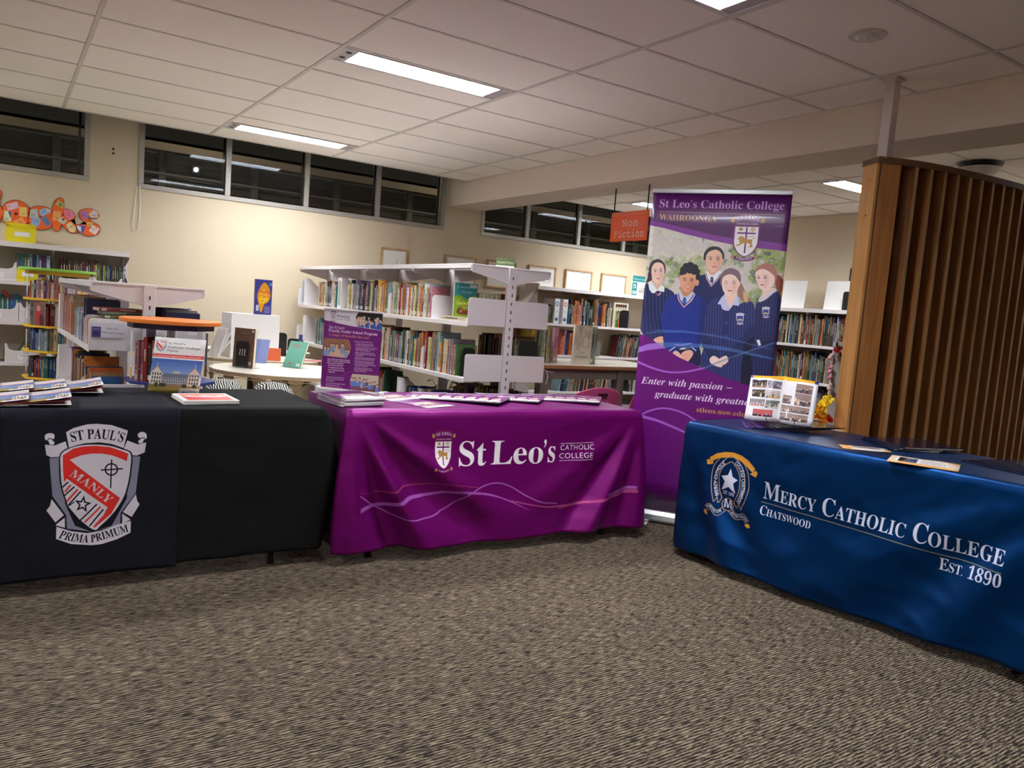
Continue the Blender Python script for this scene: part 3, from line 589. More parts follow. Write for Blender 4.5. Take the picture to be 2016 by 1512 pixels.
# --- navy overlay with the shield ----------------------------------------------------
BT_A, BT_B = (-2.15, -.985), (-.352, -.985)
KF = Face(BT_A, BT_B); NAVYCLOTH = C8(13, 14, 25); NV_U0, NV_U1, NV_Z0 = .515, 1.155, .062
def navy_art():
    cv = Canvas(NV_U1 - NV_U0, .70, 1100, NAVYCLOTH, NV_U0, NV_Z0); Z = zm(60, 810, 5.04); T = facemap(KF); cv.T = T
    G, LW, R_, K_ = C8(126, 124, 144), C8(206, 198, 208), C8(210, 44, 38), C8(16, 14, 22)
    def F(pts, col): cv.fill([np.array(Z(pts))], col)
    def S(pts, w, col=K_): cv.stroke(Z(pts), w / 5.04, col)
    F([(185, 455), (330, 440), (340, 900), (440, 1130), (600, 1190), (360, 1160), (350, 1020), (215, 830)], G)
    F([(1085, 440), (960, 430), (950, 850), (800, 1130), (620, 1190), (885, 1120), (890, 1000), (1040, 800)], G)
    F([(140, 320), (240, 328), (345, 288), (368, 365), (300, 440), (200, 445), (155, 425)], LW); F([(955, 280), (1060, 320), (1142, 300), (1128, 400), (1050, 430), (1000, 425), (920, 360)], LW)
    for sx, pts in ((0, [(140, 262), (145, 225), (185, 208), (232, 220), (232, 260), (205, 275), (230, 285), (230, 318), (190, 318), (176, 285), (158, 280)]), (1, [(1148, 245), (1140, 210), (1100, 195), (1064, 212), (1062, 245), (1088, 262), (1070, 270), (1066, 305), (1105, 305), (1118, 275), (1140, 268)])):
        cv.fill([sm(Z(pts), True, 4)], LW)
    S([(165, 285), (175, 262), (205, 262), (228, 285)], 8); S([(1138, 270), (1120, 255), (1092, 258), (1070, 275)], 8)
    F([(208, 860), (330, 1020), (245, 1095), (155, 972), (190, 930)], LW); F([(338, 1045), (255, 1112), (250, 1125), (340, 1150)], LW)
    F([(1040, 812), (1055, 880), (1078, 912), (1000, 1040), (912, 990)], LW); F([(905, 1005), (980, 1058), (985, 1070), (905, 1110)], LW)
    sh = [(292, 408), (400, 340), (520, 318), (640, 310), (780, 322), (900, 355), (1000, 405), (1000, 560), (975, 720), (920, 880), (820, 1020), (700, 1140), (630, 1180), (500, 1100), (400, 980), (330, 850), (290, 700), (280, 560)]
    cv.fill([sm(Z(sh), True, 4)], K_)
    sh2 = [(300, 418), (400, 352), (520, 325), (640, 320), (780, 332), (900, 368), (988, 412), (985, 560), (960, 715), (905, 870), (800, 1020), (690, 1130), (630, 1172), (520, 1090), (415, 970), (345, 850), (305, 700), (296, 560)]
    cv.fill([sm(Z(sh2), True, 4)], LW)
    red = [(318, 428), (420, 362), (520, 338), (640, 332), (780, 345), (900, 385), (962, 410), (950, 485), (900, 462), (800, 425), (700, 408), (600, 408), (500, 425), (385, 470), (470, 540), (884, 850), (800, 1000), (700, 1090), (630, 1150), (605, 1130), (760, 945), (355, 655), (330, 690), (318, 560)]
    F(red, R_)
    F([(352, 660), (760, 940), (720, 1020), (600, 1160), (560, 1130), (480, 1062), (370, 930), (312, 735)], LW)
    S([(372, 690), (318, 740)], 14); S([(400, 708), (345, 795)], 24, LW); S([(396, 720), (342, 785)], 16, R_)
    S([(432, 738), (335, 825)], 14); S([(466, 765), (360, 880)], 18, R_); S([(498, 782), (378, 915)], 14)
    st = [];
    for k in range(10):
        a = -PI / 2 + .15 + k * PI / 5; r_ = 88 if k % 2 == 0 else 38; st.append((515 + r_ * math.cos(a), 912 + r_ * math.sin(a)))
    F(st, K_); F([(515 + (x - 515) * .55, 912 + (y - 912) * .55) for x, y in st], LW)
    S([(372, 930), (430, 890)], 10); S([(655, 910), (490, 1075)], 14); S([(690, 935), (540, 1090)], 16, R_); S([(718, 960), (585, 1130)], 14)
    S([(800, 470), (790, 745)], 13); S([(695, 572), (905, 560)], 13); t = np.linspace(0, 2 * PI, 28, endpoint=False); S([(797 + 60 * math.cos(a), 566 + 56 * math.sin(a)) for a in t] + [(857, 566)], 14)
    F([(350, 200), (420, 160), (560, 122), (660, 116), (800, 128), (962, 182), (940, 270), (918, 355), (800, 315), (680, 298), (540, 306), (440, 330), (378, 352)], LW)
    F([(255, 1138), (400, 1185), (560, 1205), (700, 1180), (850, 1120), (992, 1080), (988, 1200), (850, 1270), (700, 1320), (600, 1330), (400, 1315), (250, 1262)], LW)
    def pth(pts): return T(np.array(sm(Z(pts), n=6)))
    cv.T = None
    cv.text("ST PAUL'S", None, None, .041, K_, 'b', path=pth([(408, 296), (520, 272), (660, 262), (800, 275), (905, 300)]))
    cv.text("PRIMA PRIMUM", None, None, .035, K_, 'b', path=pth([(272, 1252), (420, 1290), (600, 1300), (760, 1258), (972, 1190)]))
    cv.text("MANLY", None, None, .033, LW, 'b', path=pth([(375, 625), (560, 745), (762, 908)]))
    return cv

# --- blue satin throw ------------------------------------------------------------------
MT_A, MT_B = (1.482, -1.515), (1.676, -3.310)
MF = Face(MT_A, MT_B); BLUECLOTH = C8(2, 27, 60)
def blue_cloth_art():
    cv = Canvas(MF.L, .72, 800, BLUECLOTH, 0, .03); T = facemap(MF); ZC = zm(1380, 880, 8.892); ZT = zm(1340, 800, 2.5207); cv.T = T
    OR, TN, WH = C8(206, 142, 38), C8(170, 134, 100), C8(206, 206, 222)
    def F(pts, col, smooth=False): cv.fill([sm(ZC(pts), True, 4) if smooth else np.array(ZC(pts))], col)
    def S(pts, w, col=TN, c=False): cv.stroke(sm(ZC(pts), c, 5), w / 8.892, col)
    F([(185, 175), (320, 105), (480, 82), (620, 95), (760, 150), (880, 240), (1003, 375), (960, 452), (860, 350), (740, 245), (620, 185), (480, 180), (340, 195), (210, 250)], OR)
    F([(135, 210), (190, 210), (205, 250), (255, 240), (240, 292), (145, 300)], OR); F([(960, 445), (1010, 405), (1048, 450), (1018, 532), (905, 465)], OR)
    S([(370, 195), (280, 290), (235, 420), (228, 620), (245, 780), (290, 945)], 14); S([(290, 945), (335, 880), (360, 965), (408, 885)], 14)
    S([(500, 190), (380, 300), (310, 430), (290, 580), (300, 740), (335, 880)], 16); S([(580, 250), (450, 330), (380, 450), (355, 600), (365, 750), (408, 885)], 16); S([(500, 190), (590, 165), (680, 230)], 12)
    S([(590, 250), (680, 370), (740, 520), (745, 680), (720, 820), (640, 960)], 16); S([(680, 225), (780, 370), (825, 540), (820, 720), (790, 860), (735, 990)], 16); S([(640, 960), (680, 1055), (735, 990), (768, 1090), (820, 980)], 14)
    S([(800, 290), (870, 430), (900, 620), (885, 800), (830, 990)], 14)
    F([(575, 370), (615, 515), (712, 575), (635, 630), (675, 810), (545, 690), (398, 740), (470, 590), (408, 495), (530, 485)], WH)
    S([(520, 890), (440, 930), (425, 1000), (455, 1080), (540, 1110), (600, 1070), (615, 980), (580, 910)], 16, TN, True)
    for pts in ([(120, 1030), (180, 985), (250, 985), (310, 1060), (370, 1090), (430, 1045)], [(155, 1100), (230, 1070), (280, 1110), (330, 1165), (400, 1175), (475, 1105)], [(600, 1085), (640, 1150), (720, 1170), (800, 1155), (860, 1200), (915, 1290)], [(530, 1115), (590, 1200), (660, 1260), (760, 1255), (820, 1270), (850, 1340)]): S(pts, 13)
    F([(80, 1095), (130, 1065), (160, 1085), (190, 1160), (125, 1160)], OR); F([(820, 1355), (880, 1325), (918, 1335), (950, 1390), (890, 1415)], OR)
    def pth(pts): return T(np.array(sm(ZC(pts), n=6)))
    cv.T = None; sz = .022
    cv.text("MERCY CATHOLIC", None, None, sz, WH, 'sb', path=pth([(362, 830), (330, 700), (328, 560), (378, 400), (490, 290)]))
    cv.text("COLLEGE CHATSWOOD", None, None, sz, WH, 'sb', path=pth([(640, 285), (730, 400), (768, 560), (770, 720), (745, 850), (690, 945)]))
    cv.text("EST. 1890", T(np.array(ZC([(428, 805)])))[0], T(np.array(ZC([(648, 862)])))[0], .018, WH, 'sb')
    cv.text("M", T(np.array(ZC([(452, 1040)])))[0], T(np.array(ZC([(580, 1074)])))[0], .046, WH, 'sb')
    cv.text("STRIVE FOR", None, None, .014, WH, 'sb', path=pth([(175, 1055), (235, 1045), (290, 1100), (340, 1145), (432, 1120)]))
    cv.text("BETTER THINGS", None, None, .014, WH, 'sb', path=pth([(565, 1150), (630, 1215), (720, 1235), (800, 1235), (880, 1310)]))
    def U(p): return tuple(T(np.array(ZT([p])))[0])
    def caps(words, p0, p1, hb, hs):
        """large and small capitals on one straight baseline p0..p1 in metres"""
        # measure
        seg = []
        for w in words:
            for i, (t_, big) in enumerate(w):
                c_ = contours(t_, 'b'); xs = [c[:, 0] for c in c_]; seg.append((t_, big, (max(x.max() for x in xs) - min(x.min() for x in xs)) * (1 if big else hs / hb)))
            seg.append((None, 0, .26))
        seg = seg[:-1]; gap = .035; tot = sum(s_[2] for s_ in seg) + gap * (len(seg) - 1); p0 = np.array(p0); p1 = np.array(p1); x = 0
        for t_, big, w_ in seg:
            if t_: cv.text(t_, p0 + (p1 - p0) * (x / tot), p0 + (p1 - p0) * ((x + w_) / tot), hb if big else hs, WH, 'b')
            x += w_ + gap
    caps([[("M", 1), ("ERCY", 0)], [("C", 1), ("ATHOLIC", 0)], [("C", 1), ("OLLEGE", 0)]], U((424, 452)), U((1622, 788)), .088, .064)
    cv.stroke([U((416, 470)), U((1612, 820))], .0035, C8(150, 132, 90))
    caps([[("C", 1), ("HATSWOOD", 0)]], U((412, 530)), U((660, 605)), .048, .036)
    caps([[("E", 1), ("ST", 0), (".", 0)], [("1890", 1)]], U((1292, 802)), U((1610, 892)), .053, .040)
    return cv
# ------------------------------------------------------------------ materials in use
M_WALL = mat('wall_paint', rgb(208, 193, 167), 0.75, bump=0.25, bscale=260, var=0.02, vscale=1.5)
M_BEAM = mat('beam_paint', rgb(226, 212, 198), 0.75, bump=0.2, bscale=260)
M_CEIL = mat('ceiling_tile_paint', rgb(246, 239, 230), 0.85, bump=0.3, bscale=420, var=0.015, vscale=4)
M_TEE = mat('tee_white', rgb(212, 206, 198), 0.5)
M_VOID = mat('void_dark', rgb(60, 54, 50), 0.9)
M_ALU = mat('window_aluminium', rgb(170, 166, 158), 0.4, 0.3)
M_WHITE = mat('powder_coat_white', rgb(222, 215, 217), 0.38, bump=0.15, bscale=900)
M_WGREY = mat('powder_coat_grey', rgb(176, 170, 170), 0.42)
M_BLACK = mat('black_plastic', rgb(18, 18, 20), 0.4)
M_STEEL = mat('brushed_steel', rgb(190, 190, 192), 0.3, 0.9)
M_PAPER = mat('paper_white', rgb(240, 238, 236), 0.6)
M_PAGES = mat('page_block', rgb(214, 204, 180), 0.8, bump=0.5, bscale=900)
def glass_mat(name, tint=(0.9, 0.93, 0.95, 1), rough=0.0):
    m = bpy.data.materials.new(name); m.use_nodes = True; nt = m.node_tree; nt.nodes.clear()
    out = nt.nodes.new('ShaderNodeOutputMaterial'); mx = nt.nodes.new('ShaderNodeMixShader'); tr = nt.nodes.new('ShaderNodeBsdfTransparent'); gl = nt.nodes.new('ShaderNodeBsdfGlossy')
    lw = nt.nodes.new('ShaderNodeFresnel'); lw.inputs['IOR'].default_value = 1.45; ge = nt.nodes.new('ShaderNodeNewGeometry')
    iv = nt.nodes.new('ShaderNodeMath'); iv.operation = 'SUBTRACT'; iv.inputs[0].default_value = 1.0; nt.links.new(ge.outputs['Backfacing'], iv.inputs[1])
    mn = nt.nodes.new('ShaderNodeMath'); mn.operation = 'MINIMUM'; mn.inputs[1].default_value = 0.35; nt.links.new(lw.outputs[0], mn.inputs[0])
    fr = nt.nodes.new('ShaderNodeMath'); fr.operation = 'MULTIPLY'; nt.links.new(mn.outputs[0], fr.inputs[0]); nt.links.new(iv.outputs[0], fr.inputs[1])
    tr.inputs[0].default_value = tint; gl.inputs['Roughness'].default_value = rough; gl.inputs[0].default_value = (0.9, 0.92, 0.94, 1)
    nt.links.new(fr.outputs[0], mx.inputs[0]); nt.links.new(tr.outputs[0], mx.inputs[1]); nt.links.new(gl.outputs[0], mx.inputs[2]); nt.links.new(mx.outputs[0], out.inputs[0]); return m
M_GLASS = glass_mat('window_glass', (0.82, 0.84, 0.82, 1)); M_ACRYL = glass_mat('clear_acrylic', (0.93, 0.94, 0.95, 1), 0.03)

def carpet_mat():
    m, nt, b = new_mat('striped_carpet'); b.inputs['Roughness'].default_value = 0.95; b.inputs['Specular IOR Level'].default_value = 0.15
    tc = nt.nodes.new('ShaderNodeTexCoord')
    def noise_at(sc, scale, det, dist=0.0):
        mp = nt.nodes.new('ShaderNodeMapping'); mp.inputs['Scale'].default_value = sc; nt.links.new(tc.outputs['Object'], mp.inputs['Vector'])
        n = nt.nodes.new('ShaderNodeTexNoise'); n.inputs['Scale'].default_value = scale; n.inputs['Detail'].default_value = det; n.inputs['Distortion'].default_value = dist
        nt.links.new(mp.outputs[0], n.inputs['Vector']); return n
    a = noise_at((22, 290, 1), 1.0, 1.5); c = noise_at((60, 640, 1), 1.0, 1.0); d = noise_at((2.2, 6, 1), 1.0, 2.0); f = noise_at((400, 400, 400), 1.0, 1.0)
    wv = nt.nodes.new('ShaderNodeTexWave'); wv.wave_type = 'BANDS'; wv.bands_direction = 'Y'; wv.inputs['Scale'].default_value = 26.0; wv.inputs['Distortion'].default_value = 1.6; wv.inputs['Detail'].default_value = 2; wv.inputs['Detail Scale'].default_value = 4.0
    mpw = nt.nodes.new('ShaderNodeMapping'); mpw.inputs['Scale'].default_value = (0.35, 1, 1); nt.links.new(tc.outputs['Object'], mpw.inputs['Vector']); nt.links.new(mpw.outputs[0], wv.inputs['Vector'])
    def math(op, x, y):
        n = nt.nodes.new('ShaderNodeMath'); n.operation = op
        for i, v in enumerate((x, y)):
            if isinstance(v, (int, float)): n.inputs[i].default_value = v
            else: nt.links.new(v, n.inputs[i])
        return n.outputs[0]
    s = math('ADD', math('MULTIPLY', a.outputs['Fac'], 1.0), math('MULTIPLY', c.outputs['Fac'], 0.45))
    s = math('ADD', s, math('MULTIPLY', wv.outputs['Fac'], 0.20)); s = math('ADD', s, math('MULTIPLY', d.outputs['Fac'], 0.07)); s = math('ADD', s, math('MULTIPLY', f.outputs['Fac'], 0.12))
    cr = nt.nodes.new('ShaderNodeValToRGB'); e = cr.color_ramp.elements
    e[0].position = 0.79; e[0].color = rgb(30, 25, 24); e[1].position = 1.05; e[1].color = rgb(134, 118, 98)
    e2 = cr.color_ramp.elements.new(0.865); e2.color = rgb(48, 40, 37); e3 = cr.color_ramp.elements.new(0.935); e3.color = rgb(80, 70, 60)
    s2 = math('ADD', s, -0.02); nt.links.new(s2, cr.inputs[0]); nt.links.new(cr.outputs[0], b.inputs['Base Color'])
    bp = nt.nodes.new('ShaderNodeBump'); bp.inputs['Strength'].default_value = 0.6; bp.inputs['Distance'].default_value = 0.004
    nt.links.new(s, bp.inputs['Height']); nt.links.new(bp.outputs['Normal'], b.inputs['Normal']); return m
M_CARPET = carpet_mat()

def struct(name, mb, mats, parent=None, bevel=0.0, **k):
    o = mb.obj(name, mats, parent, bevel=bevel, **k)
    if parent is None: o['kind'] = 'structure'
    return o
# floor and walls
struct('floor', MB().box(RX0 - .1, RX1 + .1, RY0 - .1, WALL_Y + .1, -.08, 0), M_CARPET)
wb = MB()
W2 = [(-3.4, -.96), (-.55, 2.76), (3.27, 6.3)]; WZ0, WZ1 = 2.165, 2.86
wb.box(RX0 - .1, RX1 + .1, WALL_Y, WALL_Y + .2, 0, WZ0); wb.box(RX0 - .1, RX1 + .1, WALL_Y, WALL_Y + .2, WZ1, 3.1)
xs = [RX0 - .1] + [v for w in W2 for v in w] + [RX1 + .1]
for k in range(0, len(xs), 2): wb.box(xs[k], xs[k + 1], WALL_Y, WALL_Y + .2, WZ0, WZ1)
wall_back = struct('wall_back', wb, M_WALL)
struct('wall_right', MB().box(RX1, RX1 + .1, RY0, WALL_Y, 0, 3.1), M_WALL)
struct('wall_left', MB().box(RX0 - .1, RX0, RY0, WALL_Y, 0, 3.1), M_WALL)
struct('wall_front', MB().box(RX0 - .1, RX1 + .1, RY0 - .1, RY0, 0, 3.1), M_WALL)
struct('ceiling_slab', MB().box(RX0 - .1, RX1 + .1, RY0 - .1, WALL_Y + .2, 3.1, 3.2), M_VOID)
struct('ceiling_beam', MB().box(BEAM_X0, BEAM_X1, RY0, WALL_Y, BEAM_Z, 3.1), M_BEAM, bevel=.003)
struct('baseboard_back', MB().box(RX0, RX1, WALL_Y - .015, WALL_Y, 0, .12), M_WGREY)
struct('baseboard_right', MB().box(RX1 - .015, RX1, RY0, WALL_Y - .015, 0, .12), M_WGREY)

# ceiling: tees and lay-in tiles, three recessed fittings seen in the main bay, two beyond the beam
FIX = [(0.0, 0.0), (0.0, 2.7), (0.0, -2.1), (0.0, -4.8), (-3.6, 0.0), (-3.6, -2.4), (-3.6, 2.7), (-3.6, -4.8), (4.8, 0.0), (4.8, 2.7), (4.8, -2.4)]  # fittings beyond those five are unseen, added for more illumination
ceiling = bpy.data.objects.new('ceiling', None); COL.objects.link(ceiling); ceiling['kind'] = 'structure'
tile_mesh = {}
def tile(x0, x1, y0, y1):
    if x1 - x0 < .05 or y1 - y0 < .03: return
    key = (round(x1 - x0, 3), round(y1 - y0, 3))
    if key not in tile_mesh:
        w, h = (key[0] - .022) / 2, (key[1] - .022) / 2; e = .004
        m = MB(); m.add([(-w, -h, .004), (w, -h, .004), (w, h, .004), (-w, h, .004), (-w + e, -h + e, 0), (w - e, -h + e, 0), (w - e, h - e, 0), (-w + e, h - e, 0), (-w, -h, .016), (w, -h, .016), (w, h, .016), (-w, h, .016)],
              [(7, 6, 5, 4), (0, 1, 5, 4)[::-1], (1, 2, 6, 5)[::-1], (2, 3, 7, 6)[::-1], (3, 0, 4, 7)[::-1], (0, 1, 9, 8)[::-1], (1, 2, 10, 9)[::-1], (2, 3, 11, 10)[::-1], (3, 0, 8, 11)[::-1], (8, 9, 10, 11)])
        tile_mesh[key] = m.mesh('ceiling_tile', M_CEIL)
    o = bpy.data.objects.new('ceiling_tile', tile_mesh[key]); COL.objects.link(o); o.parent = ceiling
    o.location = ((x0 + x1) / 2, (y0 + y1) / 2, CEIL + .001 + rng.uniform(0, .0015))
def ceiling_bay(xl, yl, yend):
    tb = MB()
    for x in xl[1:-1]: tb.box(x - .012, x + .012, yl[0], yl[-1], CEIL - .003, CEIL + .03)
    for x in (xl[0] + .01, xl[-1] - .01): tb.box(x - .01, x + .01, yl[0], yl[-1], CEIL - .003, CEIL + .03)
    tb.obj('main_tee', M_TEE, ceiling)
    tb = MB()
    for y in yl[1:-1]: tb.box(xl[0], xl[-1], y - .011, y + .011, CEIL - .001, CEIL + .03)
    for y in (yl[0] + .01, yl[-1] - .01): tb.box(xl[0], xl[-1], y - .01, y + .01, CEIL - .001, CEIL + .03)
    tb.obj('cross_tee', M_TEE, ceiling)
    for i in range(len(xl) - 1):
        for j in range(len(yl) - 1):
            x0, x1, y0, y1 = xl[i], xl[i + 1], yl[j], yl[j + 1]; f = [q for q in FIX if abs(q[0] - x0) < .01 and y0 - .01 <= q[1] < y1 - .05]
            if f:
                fy = f[0][1]
                if fy - y0 > .05: tile(x0, x1, y0, fy)
                if y1 - fy - .3 > .05: tile(x0, x1, fy + .3, y1)
            else: tile(x0, x1, y0, y1)
ylines = [RY0] + [.6 * j for j in range(-11, 6)] + [CE_Y]
ceiling_bay([RX0] + [-4.8, -3.6, -2.4, -1.2, 0, 1.2, 2.4] + [BEAM_X0], ylines, CE_Y)
ceiling_bay([BEAM_X1, 3.6, 4.8, 6.0, RX1], ylines[:-1] + [3.62], 3.62)
struct('trim_1', MB().box(RX0, BEAM_X0, CE_Y - .002, CE_Y + .012, CEIL - .004, CEIL + .05).box(RX0, BEAM_X0, CE_Y - .01, CE_Y + .012, CEIL - .004, CEIL), M_TEE)

# recessed fluorescent fittings
M_REFL = mat('louvre_aluminium', rgb(232, 236, 240), 0.3, 0.2)
M_TRIM = mat('fitting_white', rgb(206, 200, 194), 0.5)
def emis(name, col, st):
    m = bpy.data.materials.new(name); m.use_nodes = True; nt = m.node_tree; nt.nodes.clear(); e = nt.nodes.new('ShaderNodeEmission'); o = nt.nodes.new('ShaderNodeOutputMaterial')
    e.inputs[0].default_value = col; e.inputs[1].default_value = st; nt.links.new(e.outputs[0], o.inputs[0]); return m
M_TUBE = emis('lamp_tube', (0.86, 0.95, 1.0, 1), 9.0)
LIGHT_LABEL = {(0.0, 0.0): 'recessed twin tube ceiling light, large one near the middle of the ceiling', (0.0, 2.7): 'narrow recessed ceiling light nearest the high windows', (0.0, -2.1): 'recessed ceiling light cut off by the top edge of the picture',
               (4.8, 0.0): 'recessed ceiling light beyond the beam, just behind the timber screen', (4.8, 2.7): 'recessed ceiling light beyond the beam, behind the orange hanging sign'}
def fitting(x, y):
    t = thing('ceiling_light', LIGHT_LABEL.get((x, y), 'added unseen ceiling light outside the picture, %s' % {(0.0, -4.8): 'over the camera', (-3.6, 0.0): 'over the left end of the black table', (-3.6, -2.4): 'over the open floor at the left', (-3.6, 2.7): 'by the high windows at the left', (-3.6, -4.8): 'in the far left corner behind', (4.8, -2.4): 'beyond the beam behind the blue table'}.get((x, y), 'behind')), 'ceiling light', (x + .6, y + .15, CEIL))
    f = MB(); w, h = .588, .138
    for a, b, c, d in ((-w, w, -h, -h + .022), (-w, w, h - .022, h), (-w, -w + .02, -h + .022, h - .022), (w - .02, w, -h + .022, h - .022)): f.box(a, b, c, d, -.004, .012)
    f.obj('frame', M_TRIM, t, bevel=.001)
    r = MB(); r.add([(-w + .02, -h + .022, 0), (w - .02, -h + .022, 0), (w - .02, h - .022, 0), (-w + .02, h - .022, 0), (-w + .02, -h + .03, .085), (w - .02, -h + .03, .085), (w - .02, h - .03, .085), (-w + .02, h - .03, .085)],
                    [(4, 5, 6, 7), (0, 1, 5, 4), (1, 2, 6, 5), (2, 3, 7, 6), (3, 0, 4, 7)]); r.obj('reflector', M_REFL, t)
    for sy in (-.055, .055):
        tb = MB().cyl((-.52, sy, .055), (.52, sy, .055), .012, seg=10); tb.obj('tube', M_TUBE, t, smooth=True)
        for sx in (-1, 1): MB().box(*sorted((sx * .566, sx * .52)), sy - .018, sy + .018, .03, .08).obj('lampholder', M_WGREY, t)
    for sx in (-1, 1): MB().box(*sorted((sx * .566, sx * .492)), -h + .022, h - .022, -.001, .003).obj('cover_plate', M_WGREY, t)
    for sy in (-.055, .055): MB().cyl((-.535, sy, -.0025), (-.535, sy, -.001), .018, seg=14).obj('lamp_socket', M_VOID, t)
    lv = MB(); lv.box(-.5, .5, -.004, .004, .002, .028)
    for k in range(15):
        xx = -.49 + .07 * k; lv.box(xx - .0015, xx + .0015, -h + .026, h - .026, .002, .028)
    lv.obj('louvre', M_REFL, t)
    ld = bpy.data.lights.new('fluorescent_light', 'AREA'); ld.shape = 'RECTANGLE'; ld.size = 1.0; ld.size_y = .20; ld.energy = LAMP_W; ld.color = LAMP_COL
    lo = bpy.data.objects.new('fluorescent_light', ld); COL.objects.link(lo); lo.location = (x + .6, y + .15, CEIL + .034); lo.visible_camera = True
    ld.use_shadow = True
    return t
for q in FIX: fitting(*q)

# sensor disc, fluted round speaker on the far ceiling, slotted vent line
d = thing('smoke_detector', 'round white detector disc on the ceiling above the timber screen', 'smoke detector', (1.81, -2.11, CEIL))
MB().cyl((0, 0, -.006), (0, 0, .004), .085, .088, 28).obj('base', M_TRIM, d, smooth=True, angle=.6)
MB().cyl((0, 0, -.020), (0, 0, -.006), .040, .055, 24).cyl((0, 0, -.024), (0, 0, -.020), .012, .02, 12).obj('sensor_cap', M_TRIM, d, smooth=True, angle=.6)
p = at_z(1930, 322, CEIL); d = thing('ceiling_air_vent', 'dark round ceiling vent with a white lower plate above the timber screen', 'vent', tuple(p))
MB().cyl((0, 0, -.04), (0, 0, .01), .14, .17, 24).obj('housing', M_BLACK, d, smooth=True, angle=.6)
MB().cyl((0, 0, -.10), (0, 0, -.04), .10, .16, 24).obj('plate', M_TRIM, d, smooth=True, angle=.6)

# windows
def window(n, x0, x1, muls):
    w = bpy.data.objects.new('window_%d' % n, None); COL.objects.link(w); w['kind'] = 'structure'; Y = WALL_Y
    f = MB(); f.box(x0, x1, Y - .012, Y + .06, WZ0 - .01, WZ0 + .035); f.box(x0, x1, Y - .012, Y + .06, WZ1 - .03, WZ1)
    f.box(x0, x0 + .045, Y - .012, Y + .06, WZ0 + .035, WZ1 - .03); f.box(x1 - .045, x1, Y - .012, Y + .06, WZ0 + .035, WZ1 - .03); f.obj('window_frame', M_ALU, w, bevel=.003)
    e = [x0 + .045] + muls + [x1 - .045]
    for m_ in muls: MB().box(m_ - .026, m_ + .026, Y - .014, Y + .055, WZ0 + .035, WZ1 - .03).obj('mullion', M_ALU, w, bevel=.003)
    for a, b in zip(e[:-1], e[1:]):
        MB().box(a, b, Y + .020, Y + .026, WZ0 + .035, WZ1 - .03).obj('pane', M_GLASS, w)
        g = MB(); a2, b2 = a + .028, b - .028
        g.box(b2 - .02, b2, Y + .03, Y + .05, WZ0 + .035, WZ1 - .03); g.obj('gasket', M_BLACK, w)
window(1, *W2[0], [-2.6, -1.78]); window(2, *W2[1], [.27, 1.08, 1.90]); window(3, *W2[2], [3.96, 4.79, 5.59])

# outside at night: the neighbouring block seen through the high windows
M_SIDE = mat('outside_cladding', rgb(96, 96, 84), 0.8, var=.15, vscale=2); M_FASC = mat('outside_fascia', rgb(150, 132, 110), 0.7); M_OPOST = mat('outside_post', rgb(120, 120, 112), 0.6)
nb = thing('neighbouring_building', 'dark boarded building outside the high windows at night', 'building', (0, 7.4, 0))
MB().box(-8, 16, .05, .4, 0, 3.05).obj('wall', M_SIDE, nb)
for k in range(9):
    z = 2.1 + .105 * k; MB().add([(-8, .05, z + .1), (16, .05, z + .1), (16, .02, z), (-8, .02, z), (-8, .05, z), (16, .05, z)], [(0, 3, 2, 1), (3, 4, 5, 2)]).obj('board', M_SIDE, nb)
MB().box(-8, 16, -.5, .4, 3.12, 3.16).box(-8, 16, -.5, -.46, 3.02, 3.16).obj('fascia', M_FASC, nb)
for k in range(12): MB().box(-3.6 + 1.25 * k, -3.6 + 1.25 * k + .09, -.10, -.03, 0, 3.1).obj('post', M_OPOST, nb)
MB().cyl((-8, -.42, 2.72), (16, -.42, 2.72), .018, seg=8).obj('handrail', M_OPOST, nb)
p = at_y(388, 333, 7.28); lm = thing('outdoor_lamp', 'small glowing lamp outside behind the first pane of the long window', 'lamp', tuple(p))
MB().cyl((0, 0, 0), (0, .06, 0), .018, .03, 12).obj('bulb', emis('outdoor_bulb', (0.85, 0.9, 1, 1), 14.0), lm, smooth=True)
MB().box(-.05, .05, .06, .10, -.05, .05).obj('bracket', M_BLACK, lm)
for (x, e_) in ((p[0], 3.0), (-2.5, 2.0), (4.5, 3.0), (8.0, 2.5)):  # unseen point lamps added to brighten the cladding, no fitting holds them
    ld = bpy.data.lights.new('cladding_fill_light', 'POINT'); ld.energy = e_ * 5.0; ld.color = (1, .9, .75); ld.shadow_soft_size = .2; lo = bpy.data.objects.new('cladding_fill_light', ld); COL.objects.link(lo); lo.location = (x, 5.9, 3.6)

# wall details: two screw holes, cord loop of the window blind
t = thing('blind_cord', 'thin white blind cord loop hanging below the long window', 'cord', tuple(at_y(271, 365, WALL_Y - .012)))
p0 = at_y(271, 365, WALL_Y - .012)
def cp(x, y): q = at_y(x, y, WALL_Y - .014) - p0; return tuple(q)
MB().tube([cp(270, 366), (cp(263, 425)), cp(261, 445), cp(265, 456), cp(272, 450), cp(275, 430), cp(276, 400), cp(275, 366)], .0035, 6).obj('cord', M_PAPER, t, smooth=True)
t = thing('wall_socket', 'tiny dark twin screw holes on the pier between the high windows', 'wall fixing', tuple(at_y(223, 297, WALL_Y - .003)))
MB().cyl((0, 0, .018), (0, -.004, .018), .010, seg=8).cyl((0, 0, -.022), (0, -.004, -.022), .010, seg=8).obj('screw', M_BLACK, t)

